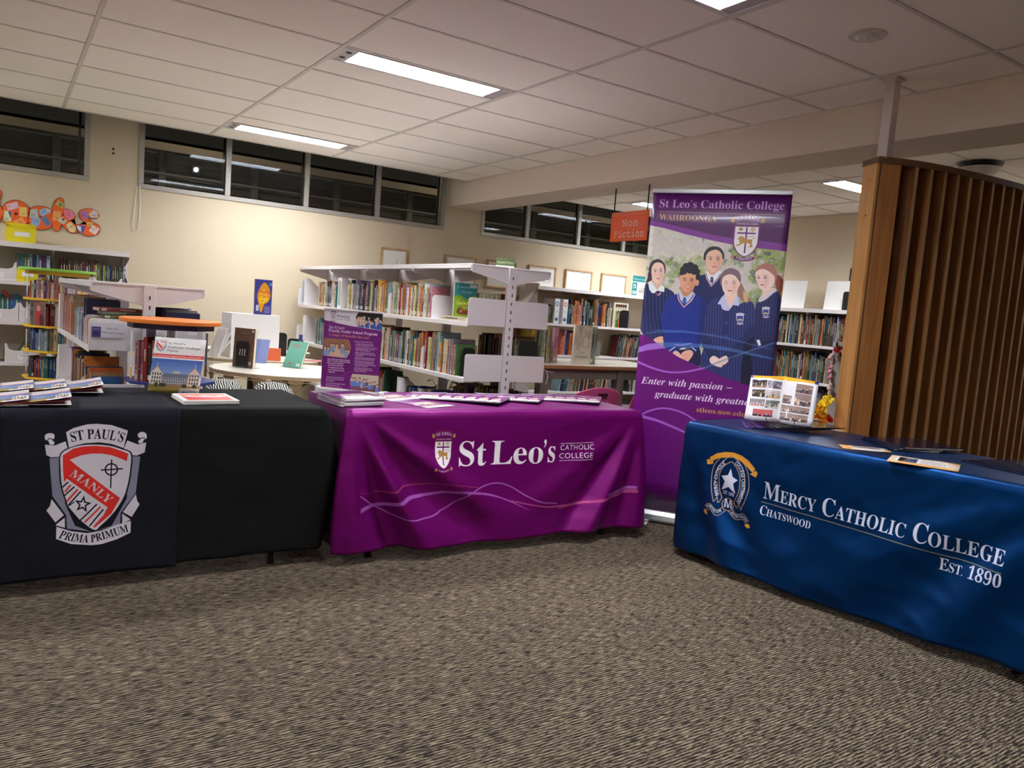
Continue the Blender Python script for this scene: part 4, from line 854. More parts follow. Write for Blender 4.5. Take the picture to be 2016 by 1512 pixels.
# post and timber screen
M_POST = mat('post_paint', rgb(206, 194, 190), 0.5)
WD0, WD1 = rgb(120, 74, 36), rgb(172, 116, 62)
M_PLY = wood_mat('ply_light', rgb(168, 112, 58), rgb(194, 140, 80), (26, 26, 1.6)); M_PLYD = wood_mat('timber_veneer', rgb(140, 86, 42), rgb(172, 114, 60), (30, 30, 1.8)); M_EDGE = mat('ply_edge', rgb(96, 62, 40), .6, var=.2, vscale=40)
M_FIN = wood_mat('fin_veneer', rgb(116, 66, 28), rgb(150, 92, 44), (30, 30, 1.5)); M_FINE = wood_mat('fin_edge_ply', rgb(150, 118, 86), rgb(176, 140, 104), (40, 40, 1.5)); M_DKW = wood_mat('backing_timber', rgb(72, 38, 16), rgb(98, 56, 26), (22, 22, 1.4))
t = thing('support_post', 'square pale post rising from the timber screen to the ceiling', 'post', (2.49, -1.845, 0))
MB().box(-.03, .03, -.03, .03, 2.262, 2.695).obj('shaft', M_POST, t, bevel=.003); MB().box(-.045, .045, -.045, .045, 2.688, 2.698).obj('top_plate', M_POST, t)
SCR = [(2.430, -1.845), (2.63, -1.935), (2.813, -1.985), (3.015, -2.020), (3.253, -2.052), (3.62, -2.079), (4.05, -2.075), (4.5, -2.03)]
path = sm(SCR, n=12); sd = np.hypot(*np.diff(path, axis=0).T); SS_ = np.concatenate([[0], np.cumsum(sd)])
def scr(s):
    x = np.interp(s, SS_, path[:, 0]); y = np.interp(s, SS_, path[:, 1]); x2 = np.interp(s + .01, SS_, path[:, 0]); y2 = np.interp(s + .01, SS_, path[:, 1]); d_ = np.array([x2 - x, y2 - y]); d_ /= np.hypot(*d_) + 1e-9
    return np.array([x, y]), d_, np.array([-d_[1], d_[0]])
t = thing('slatted_timber_screen', 'curved timber screen of upright fins behind the blue table', 'screen', (2.43, -1.845, 0))
O_ = np.array([2.43, -1.845])
def P3(s, off, z): c, d_, n_ = scr(s); q = c + n_ * off - O_; return (q[0], q[1], z)
ZT_ = 2.27; TOT = SS_[-1] - .05
cap = MB(); N_ = 40; rows = [[P3(TOT * i / N_, o_, z_) for i in range(N_ + 1)] for (o_, z_) in ((-.012, ZT_ - .035), (-.012, ZT_), (.142, ZT_), (.142, ZT_ - .035), (-.012, ZT_ - .035))]
cap.grid(rows); cap.add([r_[0] for r_ in rows[:4]], [(0, 1, 2, 3)]); cap.obj('cap_rail', M_EDGE, t)
bk = MB(); rows = [[P3(.15 + (TOT - .15) * i / N_, o_, z_) for i in range(N_ + 1)] for (o_, z_) in ((.105, .02), (.105, ZT_ - .035), (.125, ZT_ - .035), (.125, .02))]; bk.grid(rows); bk.obj('backing_panel', M_DKW, t)
def bar(name, s0, s1, o0, o1, z0, z1, m_, bev=.002):
    a, b, c, e = P3(s0, o0, 0), P3(s1, o0, 0), P3(s1, o1, 0), P3(s0, o1, 0)
    vs = [(q[0], q[1], z0) for q in (a, b, c, e)] + [(q[0], q[1], z1) for q in (a, b, c, e)]
    return MB().add(vs, [(0, 3, 2, 1), (4, 5, 6, 7), (0, 1, 5, 4), (1, 2, 6, 5), (2, 3, 7, 6), (3, 0, 4, 7)]).obj(name, m_, t, bevel=bev)
bar('end_panel', 0, .018, 0, .13, .0, ZT_ - .035, M_PLY)
bar('face_panel', .0185, .026, -.004, .0, .0, ZT_ - .035, M_EDGE, 0); bar('inner_post', .0182, .140, .013, .100, .0, ZT_ - .035, M_FIN, 0); bar('face_panel', .026, .145, -.006, .012, .0, ZT_ - .035, M_PLYD)
s = .235; fins = []
while s < TOT - .03: f_ = bar('fin', s, s + .021, -.004, .100, .0, ZT_ - .035, M_FIN, .0); e_ = bar('fin_edge', s, s + .021, -.007, -.0042, .0, ZT_ - .035, M_FINE, .0); e_.parent = f_; s += .108
for z in (2.15, 1.95): 
    q = P3(0, .05, z); MB().cyl((q[0] - .001, q[1], z), (q[0] + .004, q[1] + .001, z), .006, seg=10).obj('screw', M_BLACK, t)
M_SCRB = M_DKW
# ------------------------------------------------------------------ folding tables and their throws
TOP_Z = .742
M_TTOP = mat('table_laminate', rgb(206, 200, 190), .5); M_TLEG = mat('table_leg_dark', rgb(26, 26, 28), .45, .4)
def smooth01(x): x = min(max(x, 0.0), 1.0); return x * x * (3 - 2 * x)
def folding_table(label, A, B, depth, inset=.16):
    f = Face(A, B); y = np.array([-f.n[0], -f.n[1]]); M = frame((f.A[0], f.A[1], 0), (f.d[0], f.d[1], 0))
    t = thing('folding_table', label, 'table', M=M); L = f.L
    MB().box(.012, L - .012, .012, depth - .012, .70, TOP_Z - .006).obj('tabletop', M_TTOP, t, bevel=.004)
    for sx in (inset, L - inset):
        for yy in (.07, depth - .07):
            MB().cyl((sx, yy, .0), (sx, yy, .70), .014, seg=12).cyl((sx, yy, 0), (sx, yy, .02), .018, seg=12).obj('leg', M_TLEG, t, smooth=True, angle=.6)
        MB().cyl((sx, .07, .30), (sx, depth - .07, .30), .009, seg=8).obj('crossbar', M_TLEG, t, smooth=True, angle=.6)
    MB().box(.05, L - .05, .05, .07, .66, .70).box(.05, L - .05, depth - .07, depth - .05, .66, .70).obj('apron_rail', M_TLEG, t)
    return f, M, L
def drape(name, label, M, L, depth, hang, dispf, mats, canvas=None, side_hang=None, res=.014, x0=0.0, x1=None, top_off=0.0, sides=True, top_y1=None, rc=.02, cat='tablecloth'):
    """a throw over the table: flat top, rounded edge, hanging skirt; dispf(x, y, v, nx, ny) -> outward offset, sideways, dz"""
    x1 = L if x1 is None else x1; top_y1 = depth if top_y1 is None else top_y1
    re = .010; Z = TOP_Z + top_off; per = []
    def line(a, b, nx, ny, step):
        n = max(int(math.hypot(b[0] - a[0], b[1] - a[1]) / step), 1); return [(a[0] + (b[0] - a[0]) * i / n, a[1] + (b[1] - a[1]) * i / n, nx, ny) for i in range(n + 1)]
    if sides:
        per += line((x0, top_y1), (x0, rc), -1, 0, .03)[:-1]
        per += [(x0 + rc - rc * math.cos(a), rc - rc * math.sin(a), -math.cos(a), -math.sin(a)) for a in [i * PI / 2 / 8 for i in range(9)]]
        per += line((x0 + rc, 0), (x1 - rc, 0), 0, -1, res)[1:-1]
        per += [(x1 - rc + rc * math.sin(a), rc - rc * math.cos(a), math.sin(a), -math.cos(a)) for a in [i * PI / 2 / 8 for i in range(9)]]
        per += line((x1, rc), (x1, top_y1), 1, 0, .03)[1:]
    else: per += line((x0, 0), (x1, 0), 0, -1, res)
    prof = [(-re + re * math.sin(a), re * (1 - math.cos(a))) for a in [i * PI / 2 / 4 for i in range(5)]]
    nv = int(hang / res); prof += [(0, re + (hang - re) * i / nv) for i in range(1, nv + 1)]
    P, UV = [], []
    def uvof(x, z):
        if canvas is None: return (x, z)
        return ((x - canvas.u0) / canvas.w, (z - canvas.v0) / canvas.h)
    for (o, v) in prof:
        row, ur = [], []
        for (x, y, nx, ny) in per:
            vv = v
            if side_hang and abs(nx) > .5: vv = v * (side_hang / hang)
            off, lat, dz = dispf(x, y, vv, nx, ny)
            k = smooth01(vv / .03)
            px_, py_ = x + nx * (o + off * k) - ny * lat * k, y + ny * (o + off * k) + nx * lat * k
            row.append((px_, py_, max(Z - vv + dz * k, .012))); ur.append(uvof(x + (nx * vv if abs(nx) > .9 else 0), Z - vv))
        P.append(row); UV.append(ur)
    mb = MB(); mb.grid(P, UV)
    # top
    nx_ = max(int((x1 - x0) / .04), 4); ny_ = max(int(depth / .04), 4)
    xa, xb = (x0 + re, x1 - re) if sides else (x0, x1)
    T_, U_ = [], []
    for j in range(ny_ + 1):
        y = re + (top_y1 - re) * j / ny_
        T_.append([(xa + (xb - xa) * i / nx_, y, Z + .0008 * mnoise.noise(Vector((i * .35, j * .35, 3.1)))) for i in range(nx_ + 1)])
        U_.append([uvof(xa + (xb - xa) * i / nx_, Z + .02 + y) for i in range(nx_ + 1)])
    mb.grid(T_, U_)
    o = mb.obj(name, mats, smooth=True); o.matrix_world = M
    sol = o.modifiers.new('thickness', 'SOLIDIFY'); sol.thickness = .0012; sol.offset = -1
    tag(o, label, cat); return o
def nz(x, y, z=0.0): return mnoise.noise(Vector((x, y, z)))
def ridge(x, y, z=0.0): return 1 - abs(mnoise.noise(Vector((x, y, z)))) * 2
# purple
fP, MP, LP = folding_table('folding table under the purple printed cloth', PT_A, PT_B, .70)
def d_purple(x, y, v, nx, ny):
    if abs(nx) > .92:
        s = y; f = .008 * math.sin(s * 17 + v * 5) * smooth01(v / .3); return (.008 + .03 * v + f, 0, 0)
    w = 0.0; fl = .035 * v / .68
    for side in (0, 1):
        xx = x if side == 0 else LP - x; r = math.hypot(xx, v); th = math.atan2(max(xx, 0), v + .03)
        k = smooth01((r - .08) / .4) * math.exp(-((th - (.55 if side == 0 else .42)) / .42) ** 2) * smooth01((1.25 - r) / .5)
        w += (1.5 if side == 0 else 1.0) * k * (.036 * math.sin(th * 13.5 + (.6 if side == 0 else 2.0) + .5 * math.sin(r * 5)) + .011 * math.sin(th * 27 + 1.1))
        k2 = math.exp(-(xx / .10) ** 2); w += k2 * .022 * math.sin(v * 4.0)
    m = x / LP; w -= .016 * math.sin(PI * m) * math.sin(PI * min(v / .68, 1)) ; w += .0035 * nz(x * 5, v * 9, .3) + .0022 * ridge(x * 4 + v * 2, v * 14, 1.7) * smooth01(v / .1)
    kc = 1 - abs(ny) if nx != 0 else 0
    fl += .03 * kc * v
    return (max(w + fl + .012, .002), 0, .005 * math.sin(m * 9 + .6) * smooth01((v - .45) / .2) + .008 * smooth01((m - .55) / .3) * (v / .68))
CV_P = purple_cloth_art(); M_PURC = img_mat('purple_polyester', CV_P, .40, bump=.12, bscale=500, spec=.9, tint=rgb(255, 110, 225))
drape('purple_tablecloth', "bright purple satin tablecloth printed St Leo's in large white letters", MP, LP, .70, .685, d_purple, M_PURC, CV_P)
# black
fB, MBk, LB = folding_table('folding table under the plain black cloth', BT_A, BT_B, .70, inset=.21)
def d_black(x, y, v, nx, ny):
    if nx > .92: return (.010 + .05 * math.sin(min(v / .62, 1) * PI) * math.exp(-((y - .02) / .16) ** 2) + .012 * math.sin(y * 16 + v * 4) * smooth01(v / .3), 0, 0)
    if nx < -.92: return (.01, 0, 0)
    w = .008 + .006 * nz(x * 3.2, v * 3.5, 2.2) + .003 * ridge(x * 3 + v * 5, v * 7 - x * 2, 5.1) * smooth01(v / .08) + .0018 * nz(x * 12, v * 15, 3.3)
    xx = LB - x; w += .022 * math.exp(-(xx / .10) ** 2) * math.sin(min(v / .62, 1) * PI) + .010 * math.exp(-((xx - .25 - .25 * v) / .09) ** 2) * v / .6
    kc = 1 - abs(ny) if nx > 0 else 0
    w += kc * .04 * math.sin(min(v / .62, 1) * PI)
    return (max(w, .003), 0, (.02 if True else 0) * nz(x * 2.1, 0, 7.7) * smooth01((v - .4) / .2) + .03 * kc * v)
M_BLK = mat('black_cotton', rgb(8, 9, 9), .85, bump=.4, bscale=700, var=.12, vscale=14, spec=.2)
drape('black_tablecloth', 'plain black tablecloth hanging under the navy banner cloth', MBk, LB, .70, .665, d_black, M_BLK)
CV_N = navy_art(); M_NAVY = img_mat('navy_polyester', CV_N, .8, bump=.3, bscale=600, spec=.2)
def d_navy(x, y, v, nx, ny): a, b, c = d_black(x, y, v, 0, -1); return (a + .0045 + .003 * nz(x * 4, v * 4, 9), 0, .012 * nz(x * 1.7, 0, 4.4) * smooth01((v - .4) / .2))
drape('navy_table_banner', "navy banner cloth with the red and white St Paul's shield over the black cloth", MBk, LB, .70, .682, d_navy, M_NAVY, CV_N, sides=False, x0=.525, x1=1.158, top_off=.0035, cat='table banner')
# blue
fM, MM, LM = folding_table('folding table under the blue satin cloth', MT_A, MT_B, .68)
def d_blue(x, y, v, nx, ny):
    if nx < -.92: return (.012 + .012 * math.sin(y * 15 + v * 3) * smooth01(v / .3), 0, 0)
    if nx > .92: return (.012, 0, 0)
    w = .008 + .055 * (v / .7) ** 1.3 * smooth01(x / .45 + .12); r = math.hypot(x, v); th = math.atan2(max(x, 0), v + .05)
    k = smooth01((r - .2) / .4) * math.exp(-((th - .45) / .38) ** 2) * smooth01((1.1 - r) / .5); w += k * .019 * math.sin(th * 17 + .4 * math.sin(r * 6))
    xx = LM - x; r2 = math.hypot(xx, v); th2 = math.atan2(max(xx, 0), v + .05)
    w += smooth01((r2 - .15) / .4) * math.exp(-((th2 - .6) / .5) ** 2) * .020 * math.sin(th2 * 13 + 1.0)
    w += .0055 * nz(x * 3.1, v * 4.2, 11) + .0060 * ridge(x * 4.5 - v * 3, v * 6 + x * 1.5, 21) * smooth01(v / .15) + .0024 * ridge(x * 11, v * 12 + x * 5, 5)
    return (max(w, .004), 0, .01 * math.sin(x * 5) * smooth01((v - .45) / .2))
CV_M = blue_cloth_art(); M_BLUE = img_mat('blue_satin', CV_M, .36, bump=.08, bscale=900, spec=1.0, tint=rgb(50, 140, 255))
drape('blue_tablecloth', 'royal blue satin tablecloth lettered Mercy Catholic College in white', MM, LM, .68, .70, d_blue, M_BLUE, CV_M)

# ------------------------------------------------------------------ tall pull-up banner
CVB = banner_art(); M_BAN = img_mat('banner_print', CVB, .42, coat=.12)
Mb = frame((BF.A[0], BF.A[1], 0), (BF.d[0], BF.d[1], 0))
t = thing('pull_up_banner', 'tall purple pull-up banner with five students in uniform, beside the blue table', 'banner', M=Mb)
w0, w1 = B_U0, B_U1
g = MB(); N_ = 24
R1 = [[(w0 + (w1 - w0) * i / N_, .004 * math.sin(PI * i / N_), z) for i in range(N_ + 1)] for z in np.linspace(B_Z0, B_Z1, 12)]
U1 = [[(i / N_, j / 11) for i in range(N_ + 1)] for j in range(12)]
g.grid(R1, U1); go = g.obj('graphic_panel', M_BAN, t, smooth=True); so = go.modifiers.new('thick', 'SOLIDIFY'); so.thickness = .0008
MB().box(w0 - .002, w1 + .002, -.009, .009, B_Z1 - .001, B_Z1 + .028).obj('top_rail', M_STEEL, t, bevel=.004)
cs = [(-.045, .008), (-.05, .02), (-.04, .05), (-.018, .074), (.02, .076), (.05, .05), (.055, .02), (.045, .008)]
m = MB(); n_ = len(cs); m.add([(w0 - .01, y, z) for y, z in cs] + [(w1 + .01, y, z) for y, z in cs], [tuple(range(n_)), tuple(range(2 * n_ - 1, n_ - 1, -1))] + [(i, i + n_, (i + 1) % n_ + n_, (i + 1) % n_) for i in range(n_)]); m.obj('base_cassette', M_STEEL, t, bevel=.002)
for x in (.13, .66): MB().prism([(x - .035, -.15), (x + .035, -.15), (x + .03, .0), (x + .03, .14), (x - .03, .14), (x - .03, 0)], .001, .009).obj('foot', M_STEEL, t, bevel=.003)
MB().cyl((.4, .02, .07), (.4, .02, B_Z1 + .01), .008, seg=10).obj('pole', M_STEEL, t, smooth=True, angle=.6)

# ------------------------------------------------------------------ small pull-up sign on the purple table
SA, SB = (-.191, -.437), (.036, -.680); SF = Face(SA, SB); SF_Z0, SF_Z1 = .775, 1.193
def picture(cv, pts, seed, base=(C8(60, 66, 110), C8(220, 190, 170), C8(120, 150, 210), C8(30, 30, 44)), cell=None, n=26):
    """a small crowd picture: bands of ground and people as soft blobs, clipped to an outline"""
    r = random.Random(seed); P = cv.px(np.array(pts)); x0, y0 = P.min(0); x1, y1 = P.max(0)
    keep = cv.a.copy(); T = cv.T; cov = cv.cover([np.array(pts, float)])
    if cov is None: return
    cv.T = lambda q: np.stack([np.asarray(q)[:, 0] / cv.k + cv.u0, (cv.Hh - np.asarray(q)[:, 1]) / cv.k + cv.v0], 1)
    cv.rect(x0, y0, x1, y1, base[3]); cv.rect(x0, y0 + (y1 - y0) * .72, x1, y1, base[0]); W_, H_ = x1 - x0, y1 - y0
    for k in range(n):
        cx = x0 + W_ * (k + .5) / n + r.uniform(-.02, .02) * W_; cy = y0 + H_ * r.uniform(.3, .62); s_ = H_ * r.uniform(.07, .11)
        cv.fill([np.array([(cx - s_ * 1.1, cy + s_ * 4.4), (cx - s_ * 1.2, cy + s_ * 1.4), (cx, cy + s_ * .9), (cx + s_ * 1.2, cy + s_ * 1.4), (cx + s_ * 1.1, cy + s_ * 4.4)])], base[r.choice((2, 2, 0, 1))], .95)
        cv.disc(cx, cy - s_ * .2, s_ * .9, s_ * 1.1, C8(60, 44, 40), n=12); cv.disc(cx, cy + s_ * .15, s_ * .75, s_ * .95, base[1], n=12)
    cv.T = T; X0, X1, Y0, Y1, c = cov; new = cv.a[Y0:Y1, X0:X1].copy(); cv.a[:] = keep; c = c[..., None]; cv.a[Y0:Y1, X0:X1] = keep[Y0:Y1, X0:X1] * (1 - c) + new * c
def priority_art():
    w, h = SF.L, SF_Z1 - SF_Z0; cv = Canvas(w, h, 1700, C8(108, 4, 112)); ZP = zm(620, 600, 8.4)
    Hm = H_from([(128, 38), (1098, 110), (1035, 1415), (75, 1350)], [(0, h), (w, h), (w, 0), (0, 0)])
    def T(P): P = np.asarray(P, float); q = np.c_[P, np.ones(len(P))] @ Hm.T; return q[:, :2] / q[:, 2:]
    cv.T = T; LI = C8(178, 120, 196); WH = C8(244, 236, 246)
    cv.fill([np.array([(128, 38), (1098, 110), (1080, 388), (900, 360), (600, 318), (350, 270), (240, 240), (125, 220)])], C8(232, 226, 234))
    picture(cv, [(700, 82), (1098, 108), (1088, 384), (900, 350), (680, 325), (650, 230), (658, 150)], 3, (C8(36, 96, 180), C8(226, 190, 170), C8(60, 84, 160), C8(16, 14, 20)), n=20)
    picture(cv, [(122, 530), (535, 552), (562, 620), (568, 700), (545, 780), (505, 852), (400, 842), (110, 815)], 5, (C8(214, 176, 150), C8(222, 186, 160), C8(130, 160, 206), C8(150, 104, 70)), n=9)
    picture(cv, [(610, 1110), (1042, 1130), (1035, 1405), (620, 1385), (580, 1290), (580, 1190)], 7, (C8(120, 70, 80), C8(220, 186, 160), C8(92, 130, 206), C8(212, 196, 170)), n=11)
    for pts in ([(535, 552), (562, 620), (568, 700), (545, 780), (500, 855)], [(610, 1105), (575, 1190), (575, 1290), (612, 1388)], [(122, 524), (540, 546)]): cv.stroke(sm(pts), 6, C8(214, 150, 130))
    for pts in ([(128, 300), (250, 290), (400, 330), (520, 330)], [(440, 1140), (540, 1090), (640, 1080), (760, 1100), (1040, 1110)], [(174, 1135), (300, 1140), (540, 1150)], [(430, 330), (520, 320), (800, 380), (1080, 430)]): cv.stroke(sm(pts), 4, LI, .8)
    cv.T = None
    def U(x, y): return tuple(T(np.array([(x, y)]))[0])
    cv.text("Priority", U(332, 172), U(560, 190), .0165, C8(120, 80, 140), 'b', offset=-.012); cv.text("Feeder School", U(332, 212), U(562, 226), .0075, C8(140, 110, 150), 'b')
    cv.text("The St Leo’s", U(200, 356), U(465, 372), .0150, WH, 'b', offset=.012); cv.text("Priority Feeder School Program", U(195, 412), U(1012, 470), .0165, WH, 'b', offset=.012); cv.text("A range of benefits for you!", U(195, 478), U(880, 528), .0145, C8(224, 150, 130), 'b', offset=-.008)
    c = U(276, 158); leo_crest(cv, c[0], c[1], .026, main=C8(126, 84, 150), white=C8(228, 222, 232), gold=C8(150, 120, 160))
    def ln(x, y, x1, txt, hh=.0060, col=WH, m_='sb'): cv.text(txt, U(x, y), U(x1, y + (x1 - x) * .055), hh, col, m_)
    for (x, y, x1, s_) in ((186, 882, 560, "As a Priority Feeder School"), (182, 912, 568, "(PFS), St Leo's automatically"), (180, 946, 462, "offers your students:"), (200, 982, 452, "priority enrolment"), (200, 1022, 462, "no application fees"), (200, 1062, 468, "no enrolment forms"), (196, 1098, 312, "required")): ln(x, y, x1, s_, .0078)
    for (x, y, x1, s_) in ((632, 576, 940, "Students also benefit from:"), (655, 612, 950, "a range of joint co-curricular"), (655, 638, 958, "activities throughout the year"), (655, 672, 1012, "a program tailored to your school's"), (655, 698, 962, "needs and interests - such as"), (655, 724, 890, "STEM, CAPA or Sports"),
                          (650, 758, 965, "expert assistance with specific"), (650, 784, 988, "school exams from St Leo's staff"), (650, 808, 780, "and students"), (645, 842, 975, "additional high school transition"), (645, 866, 970, "activities to help students thrive"), (640, 900, 958, "familiarity with the high school"), (640, 926, 960, "environment, staff and student"),
                          (640, 954, 990, "accommodation transfer, enabling"), (640, 978, 856, "a seamless transition"), (634, 1012, 930, "continuity of learning as K-12"), (634, 1038, 940, "PFS and being part of a caring"), (634, 1064, 842, "Catholic community")): ln(x, y, x1, s_, .0055)
    for (x, y, x1, s_) in ((170, 1178, 475, "Contact your school office for"), (168, 1210, 462, "more information about your"), (166, 1242, 305, "PFS program"), (165, 1282, 488, "To find out more about St Leo's"), (163, 1312, 390, "or arrange a tour, visit")): ln(x, y, x1, s_, .0062)
    ln(162, 1342, 440, "stleos.nsw.edu.au", .0062, C8(226, 170, 150))
    return cv
Ms = frame((SF.A[0], SF.A[1], 0), (SF.d[0], SF.d[1], 0)); PZ = TOP_Z + .0012
t = thing('tabletop_banner', 'small purple pull-up sign about the Priority Feeder School program on the purple table', 'sign', M=Ms)
M_PRI = img_mat('priority_print', priority_art(), .45)
m = MB(); m.quad((0, 0, SF_Z0), (SF.L, 0, SF_Z0), (SF.L, .0, SF_Z1), (0, .0, SF_Z1)); o = m.obj('graphic_panel', M_PRI, t); so = o.modifiers.new('thick', 'SOLIDIFY'); so.thickness = .0006
MB().box(-.002, SF.L + .002, -.005, .005, SF_Z1 - .001, SF_Z1 + .009).obj('top_rail', M_WHITE, t, bevel=.002)
MB().box(-.012, SF.L + .012, -.022, .028, PZ + .002, SF_Z0 + .003).obj('base_cassette', M_WHITE, t, bevel=.006)
for x in (-.016, SF.L + .012): MB().box(x - .006, x + .01, -.026, .032, PZ, SF_Z0 + .008).obj('end_cap', M_WHITE, t, bevel=.003)
MB().cyl((SF.L * .5, .012, SF_Z0), (SF.L * .5, .012, SF_Z1), .003, seg=8).obj('pole', M_STEEL, t)

# ------------------------------------------------------------------ printed leaflets
def building_art(w, h, ppm, full=True):
    cv = Canvas(w, h, ppm, C8(238, 234, 236)); cv.T = lambda P: np.stack([np.asarray(P, float)[:, 0] * w, (1 - np.asarray(P, float)[:, 1]) * h], 1)
    R = cv.rect; a, b = .385, 1.0
    def y(v): return a + (b - a) * v
    R(0, .30, 1, .36, C8(214, 62, 60))
    for i in range(12): R(0, y(0) + .03 * i * .9, 1, y(0) + .03 * (i + 1) * .9, tuple(np.array(C8(58, 92, 170)) * (1 - i / 14) + np.array(C8(150, 176, 214)) * (i / 14)))
    R(0, y(.72), 1, 1, C8(128, 118, 62)); cv.fill([np.array([(0, .92), (1, .86), (1, .93), (0, .98)])], C8(186, 160, 84)); cv.fill([np.array([(.3, .85), (1, .83), (1, .88), (.2, .9)])], C8(170, 120, 86), .8)
    ST, SL, DW = C8(206, 190, 178), C8(96, 102, 118), C8(56, 52, 60)
    cv.fill([np.array([(.22, y(.52)), (.30, y(.42)), (.78, y(.42)), (.84, y(.52)), (.84, y(.74)), (.22, y(.74))])], SL); R(.25, y(.54), .80, y(.72), C8(160, 156, 158))
    for i in range(12):
        for j in range(2): R(.27 + .044 * i, y(.555 + .08 * j), .295 + .044 * i, y(.61 + .08 * j), C8(70, 82, 104))
    for x0 in (.02, .76):
        cv.fill([np.array([(x0, y(.76)), (x0, y(.40)), (x0 + .11, y(.22)), (x0 + .22, y(.40)), (x0 + .22, y(.76))])], ST); cv.stroke([(x0 - .01, y(.41)), (x0 + .11, y(.21)), (x0 + .23, y(.41))], .012, C8(120, 96, 88)); cv.stroke([(x0 + .11, y(.12)), (x0 + .11, y(.24))], .01, C8(220, 210, 200))
        for i in range(4):
            for j in range(3): R(x0 + .025 + .05 * i, y(.42 + .11 * j), x0 + .05 + .05 * i, y(.49 + .11 * j), DW)
    cv.fill([np.array([(.44, y(.42)), (.46, y(.34)), (.58, y(.34)), (.60, y(.42))])], C8(180, 176, 176))
    for x0, r_ in ((.3, .05), (.7, .05), (.24, .035), (.9, .045), (.15, .04)): cv.disc(x0, y(.76), r_, .035, C8(52, 62, 40))
    cv.fill([np.array([(.64, .90), (1, .89), (1, 1), (.60, 1)])], C8(240, 238, 240)); cv.stroke([(.70, .95), (.76, .97), (.84, .945), (.95, .95)], .008, C8(90, 120, 180)); cv.disc(.71, .965, .025, .012, C8(96, 130, 190)); cv.stroke([(.78, .93), (.95, .928)], .006, C8(220, 150, 60))
    # shield
    sx, sy_ = .14, .14
    def Q(p): return [(sx + x * .10, sy_ + yy * .085) for x, yy in p]
    cv.fill([np.array(Q([(-1.1, -.9), (1.1, -.9), (1.05, .4), (.5, 1.15), (0, 1.4), (-.5, 1.15), (-1.05, .4)]))], C8(150, 146, 160)); cv.fill([sm(Q([(-.85, -.6), (0, -.85), (.85, -.6), (.75, .2), (0, 1.1), (-.75, .2)]), True, 3)], C8(228, 222, 230)); cv.fill([np.array(Q([(-.85, -.6), (0, -.85), (.85, -.6), (.8, -.45), (0, -.68), (-.6, -.42), (.45, .55), (.2, .85), (-.78, 0)]))], C8(220, 60, 56)); cv.fill([np.array(Q([(-1.3, -1.2), (1.3, -1.2), (1.0, -.8), (-1.0, -.8)]))], C8(206, 200, 208))
    cv.T = None
    def tx(s_, x0, x1, yv, hh, col, md='sb'): cv.text(s_, (x0 * w, (1 - yv) * h), (x1 * w, (1 - yv) * h), hh, col, md)
    K = C8(58, 58, 66)
    tx("St Paul's", .28, .61, .115, .0115, K, 'sans'); tx("Catholic College", .28, .92, .185, .0115, K, 'sans'); tx("Manly", .28, .50, .25, .0115, K, 'sans')
    tx("Co-educational opportunities coming 2025", .03, .97, .347, .008, C8(250, 226, 226), 'sb')
    return cv
M_SPL = img_mat('college_leaflet_print', building_art(.21, .297, 1700), .35, coat=.2)
M_INNER = mat('leaflet_inside_red', rgb(104, 22, 28), .5)
BZ = TOP_Z + .0058      # on the navy banner
BK = TOP_Z + .0018      # on the bare black cloth
# the upright one
LF = Face((-1.042, -.438), (-.837, -.560)); M_ = frame((LF.A[0], LF.A[1], BK), (LF.d[0], LF.d[1], 0))
t = thing('college_prospectus', "St Paul's prospectus standing upright on the black cloth, white top and blue sky picture", 'brochure', M=M_)
w, h = LF.L, .262; lean = .045
m = MB(); G_ = []; GU = []
for j in range(7):
    v = j / 6; G_.append([(w * i / 8 + v * .012, -.010 * math.sin(PI * i / 8) * .6 + lean * v, h * v + .002) for i in range(9)]); GU.append([(i / 8, v) for i in range(9)])
m.grid(G_, GU); o = m.obj('front_cover', M_SPL, t, smooth=True); so = o.modifiers.new('thick', 'SOLIDIFY'); so.thickness = .0012; so.offset = -1
m = MB(); m.grid([[(x, y + .003 + .05 * (0 if k else 0), z) for (x, y, z) in r_] for k, r_ in enumerate(G_)]); o = m.obj('page_block', M_PAPER, t, smooth=True); so = o.modifiers.new('thick', 'SOLIDIFY'); so.thickness = .003
MB().add([(w * .3, lean + .012, h * .9), (w * .7, lean + .012, h * .9), (w * .75, .11, 0), (w * .25, .11, 0)], [(0, 1, 2, 3), (3, 2, 1, 0)]).obj('easel_back', M_ACRYL, t)
def booklet(name, label, cat, loc, rz, w, h, cover, group=None, gape=0.0, thick=.004, back=None, tilt=0.0, inner=None):
    """a stapled booklet lying down: cover, page block, back cover; spine along the left edge, gape lifts the free edge"""
    t = thing(name, label, cat, loc, rz, group)
    if tilt: t.rotation_euler = (0, tilt, rz)
    n = 6
    def sheet(z0, g, up):
        return [[(w * (j / n), h * k, z0 + g * (j / n) ** 1.6) for j in range(n + 1)] for k in (0, 1)]
    m = MB(); m.grid(sheet(thick, gape, 1), [[(j / n, k) for j in range(n + 1)] for k in (0, 1)]); o = m.obj('front_cover', cover, t, smooth=True); so = o.modifiers.new('t', 'SOLIDIFY'); so.thickness = .0005; so.offset = -1
    g2 = gape * .6; a = sheet(thick - .0006, g2, 1); m = MB(); m.grid(a)
    o = m.obj('page_block', inner or M_PAPER, t); so = o.modifiers.new('t', 'SOLIDIFY'); so.thickness = max(thick - .0015, .0006); so.offset = -1
    MB().box(0, w, 0, h, 0, .0006).obj('back_cover', back or M_PAPER, t)
    return t
ORD = ['first', 'second', 'third', 'fourth', 'fifth', 'sixth', 'seventh', 'eighth', 'ninth', 'tenth', 'eleventh', 'twelfth', 'thirteenth', 'fourteenth', 'fifteenth', 'sixteenth', 'seventeenth', 'eighteenth', 'nineteenth', 'twentieth'] 
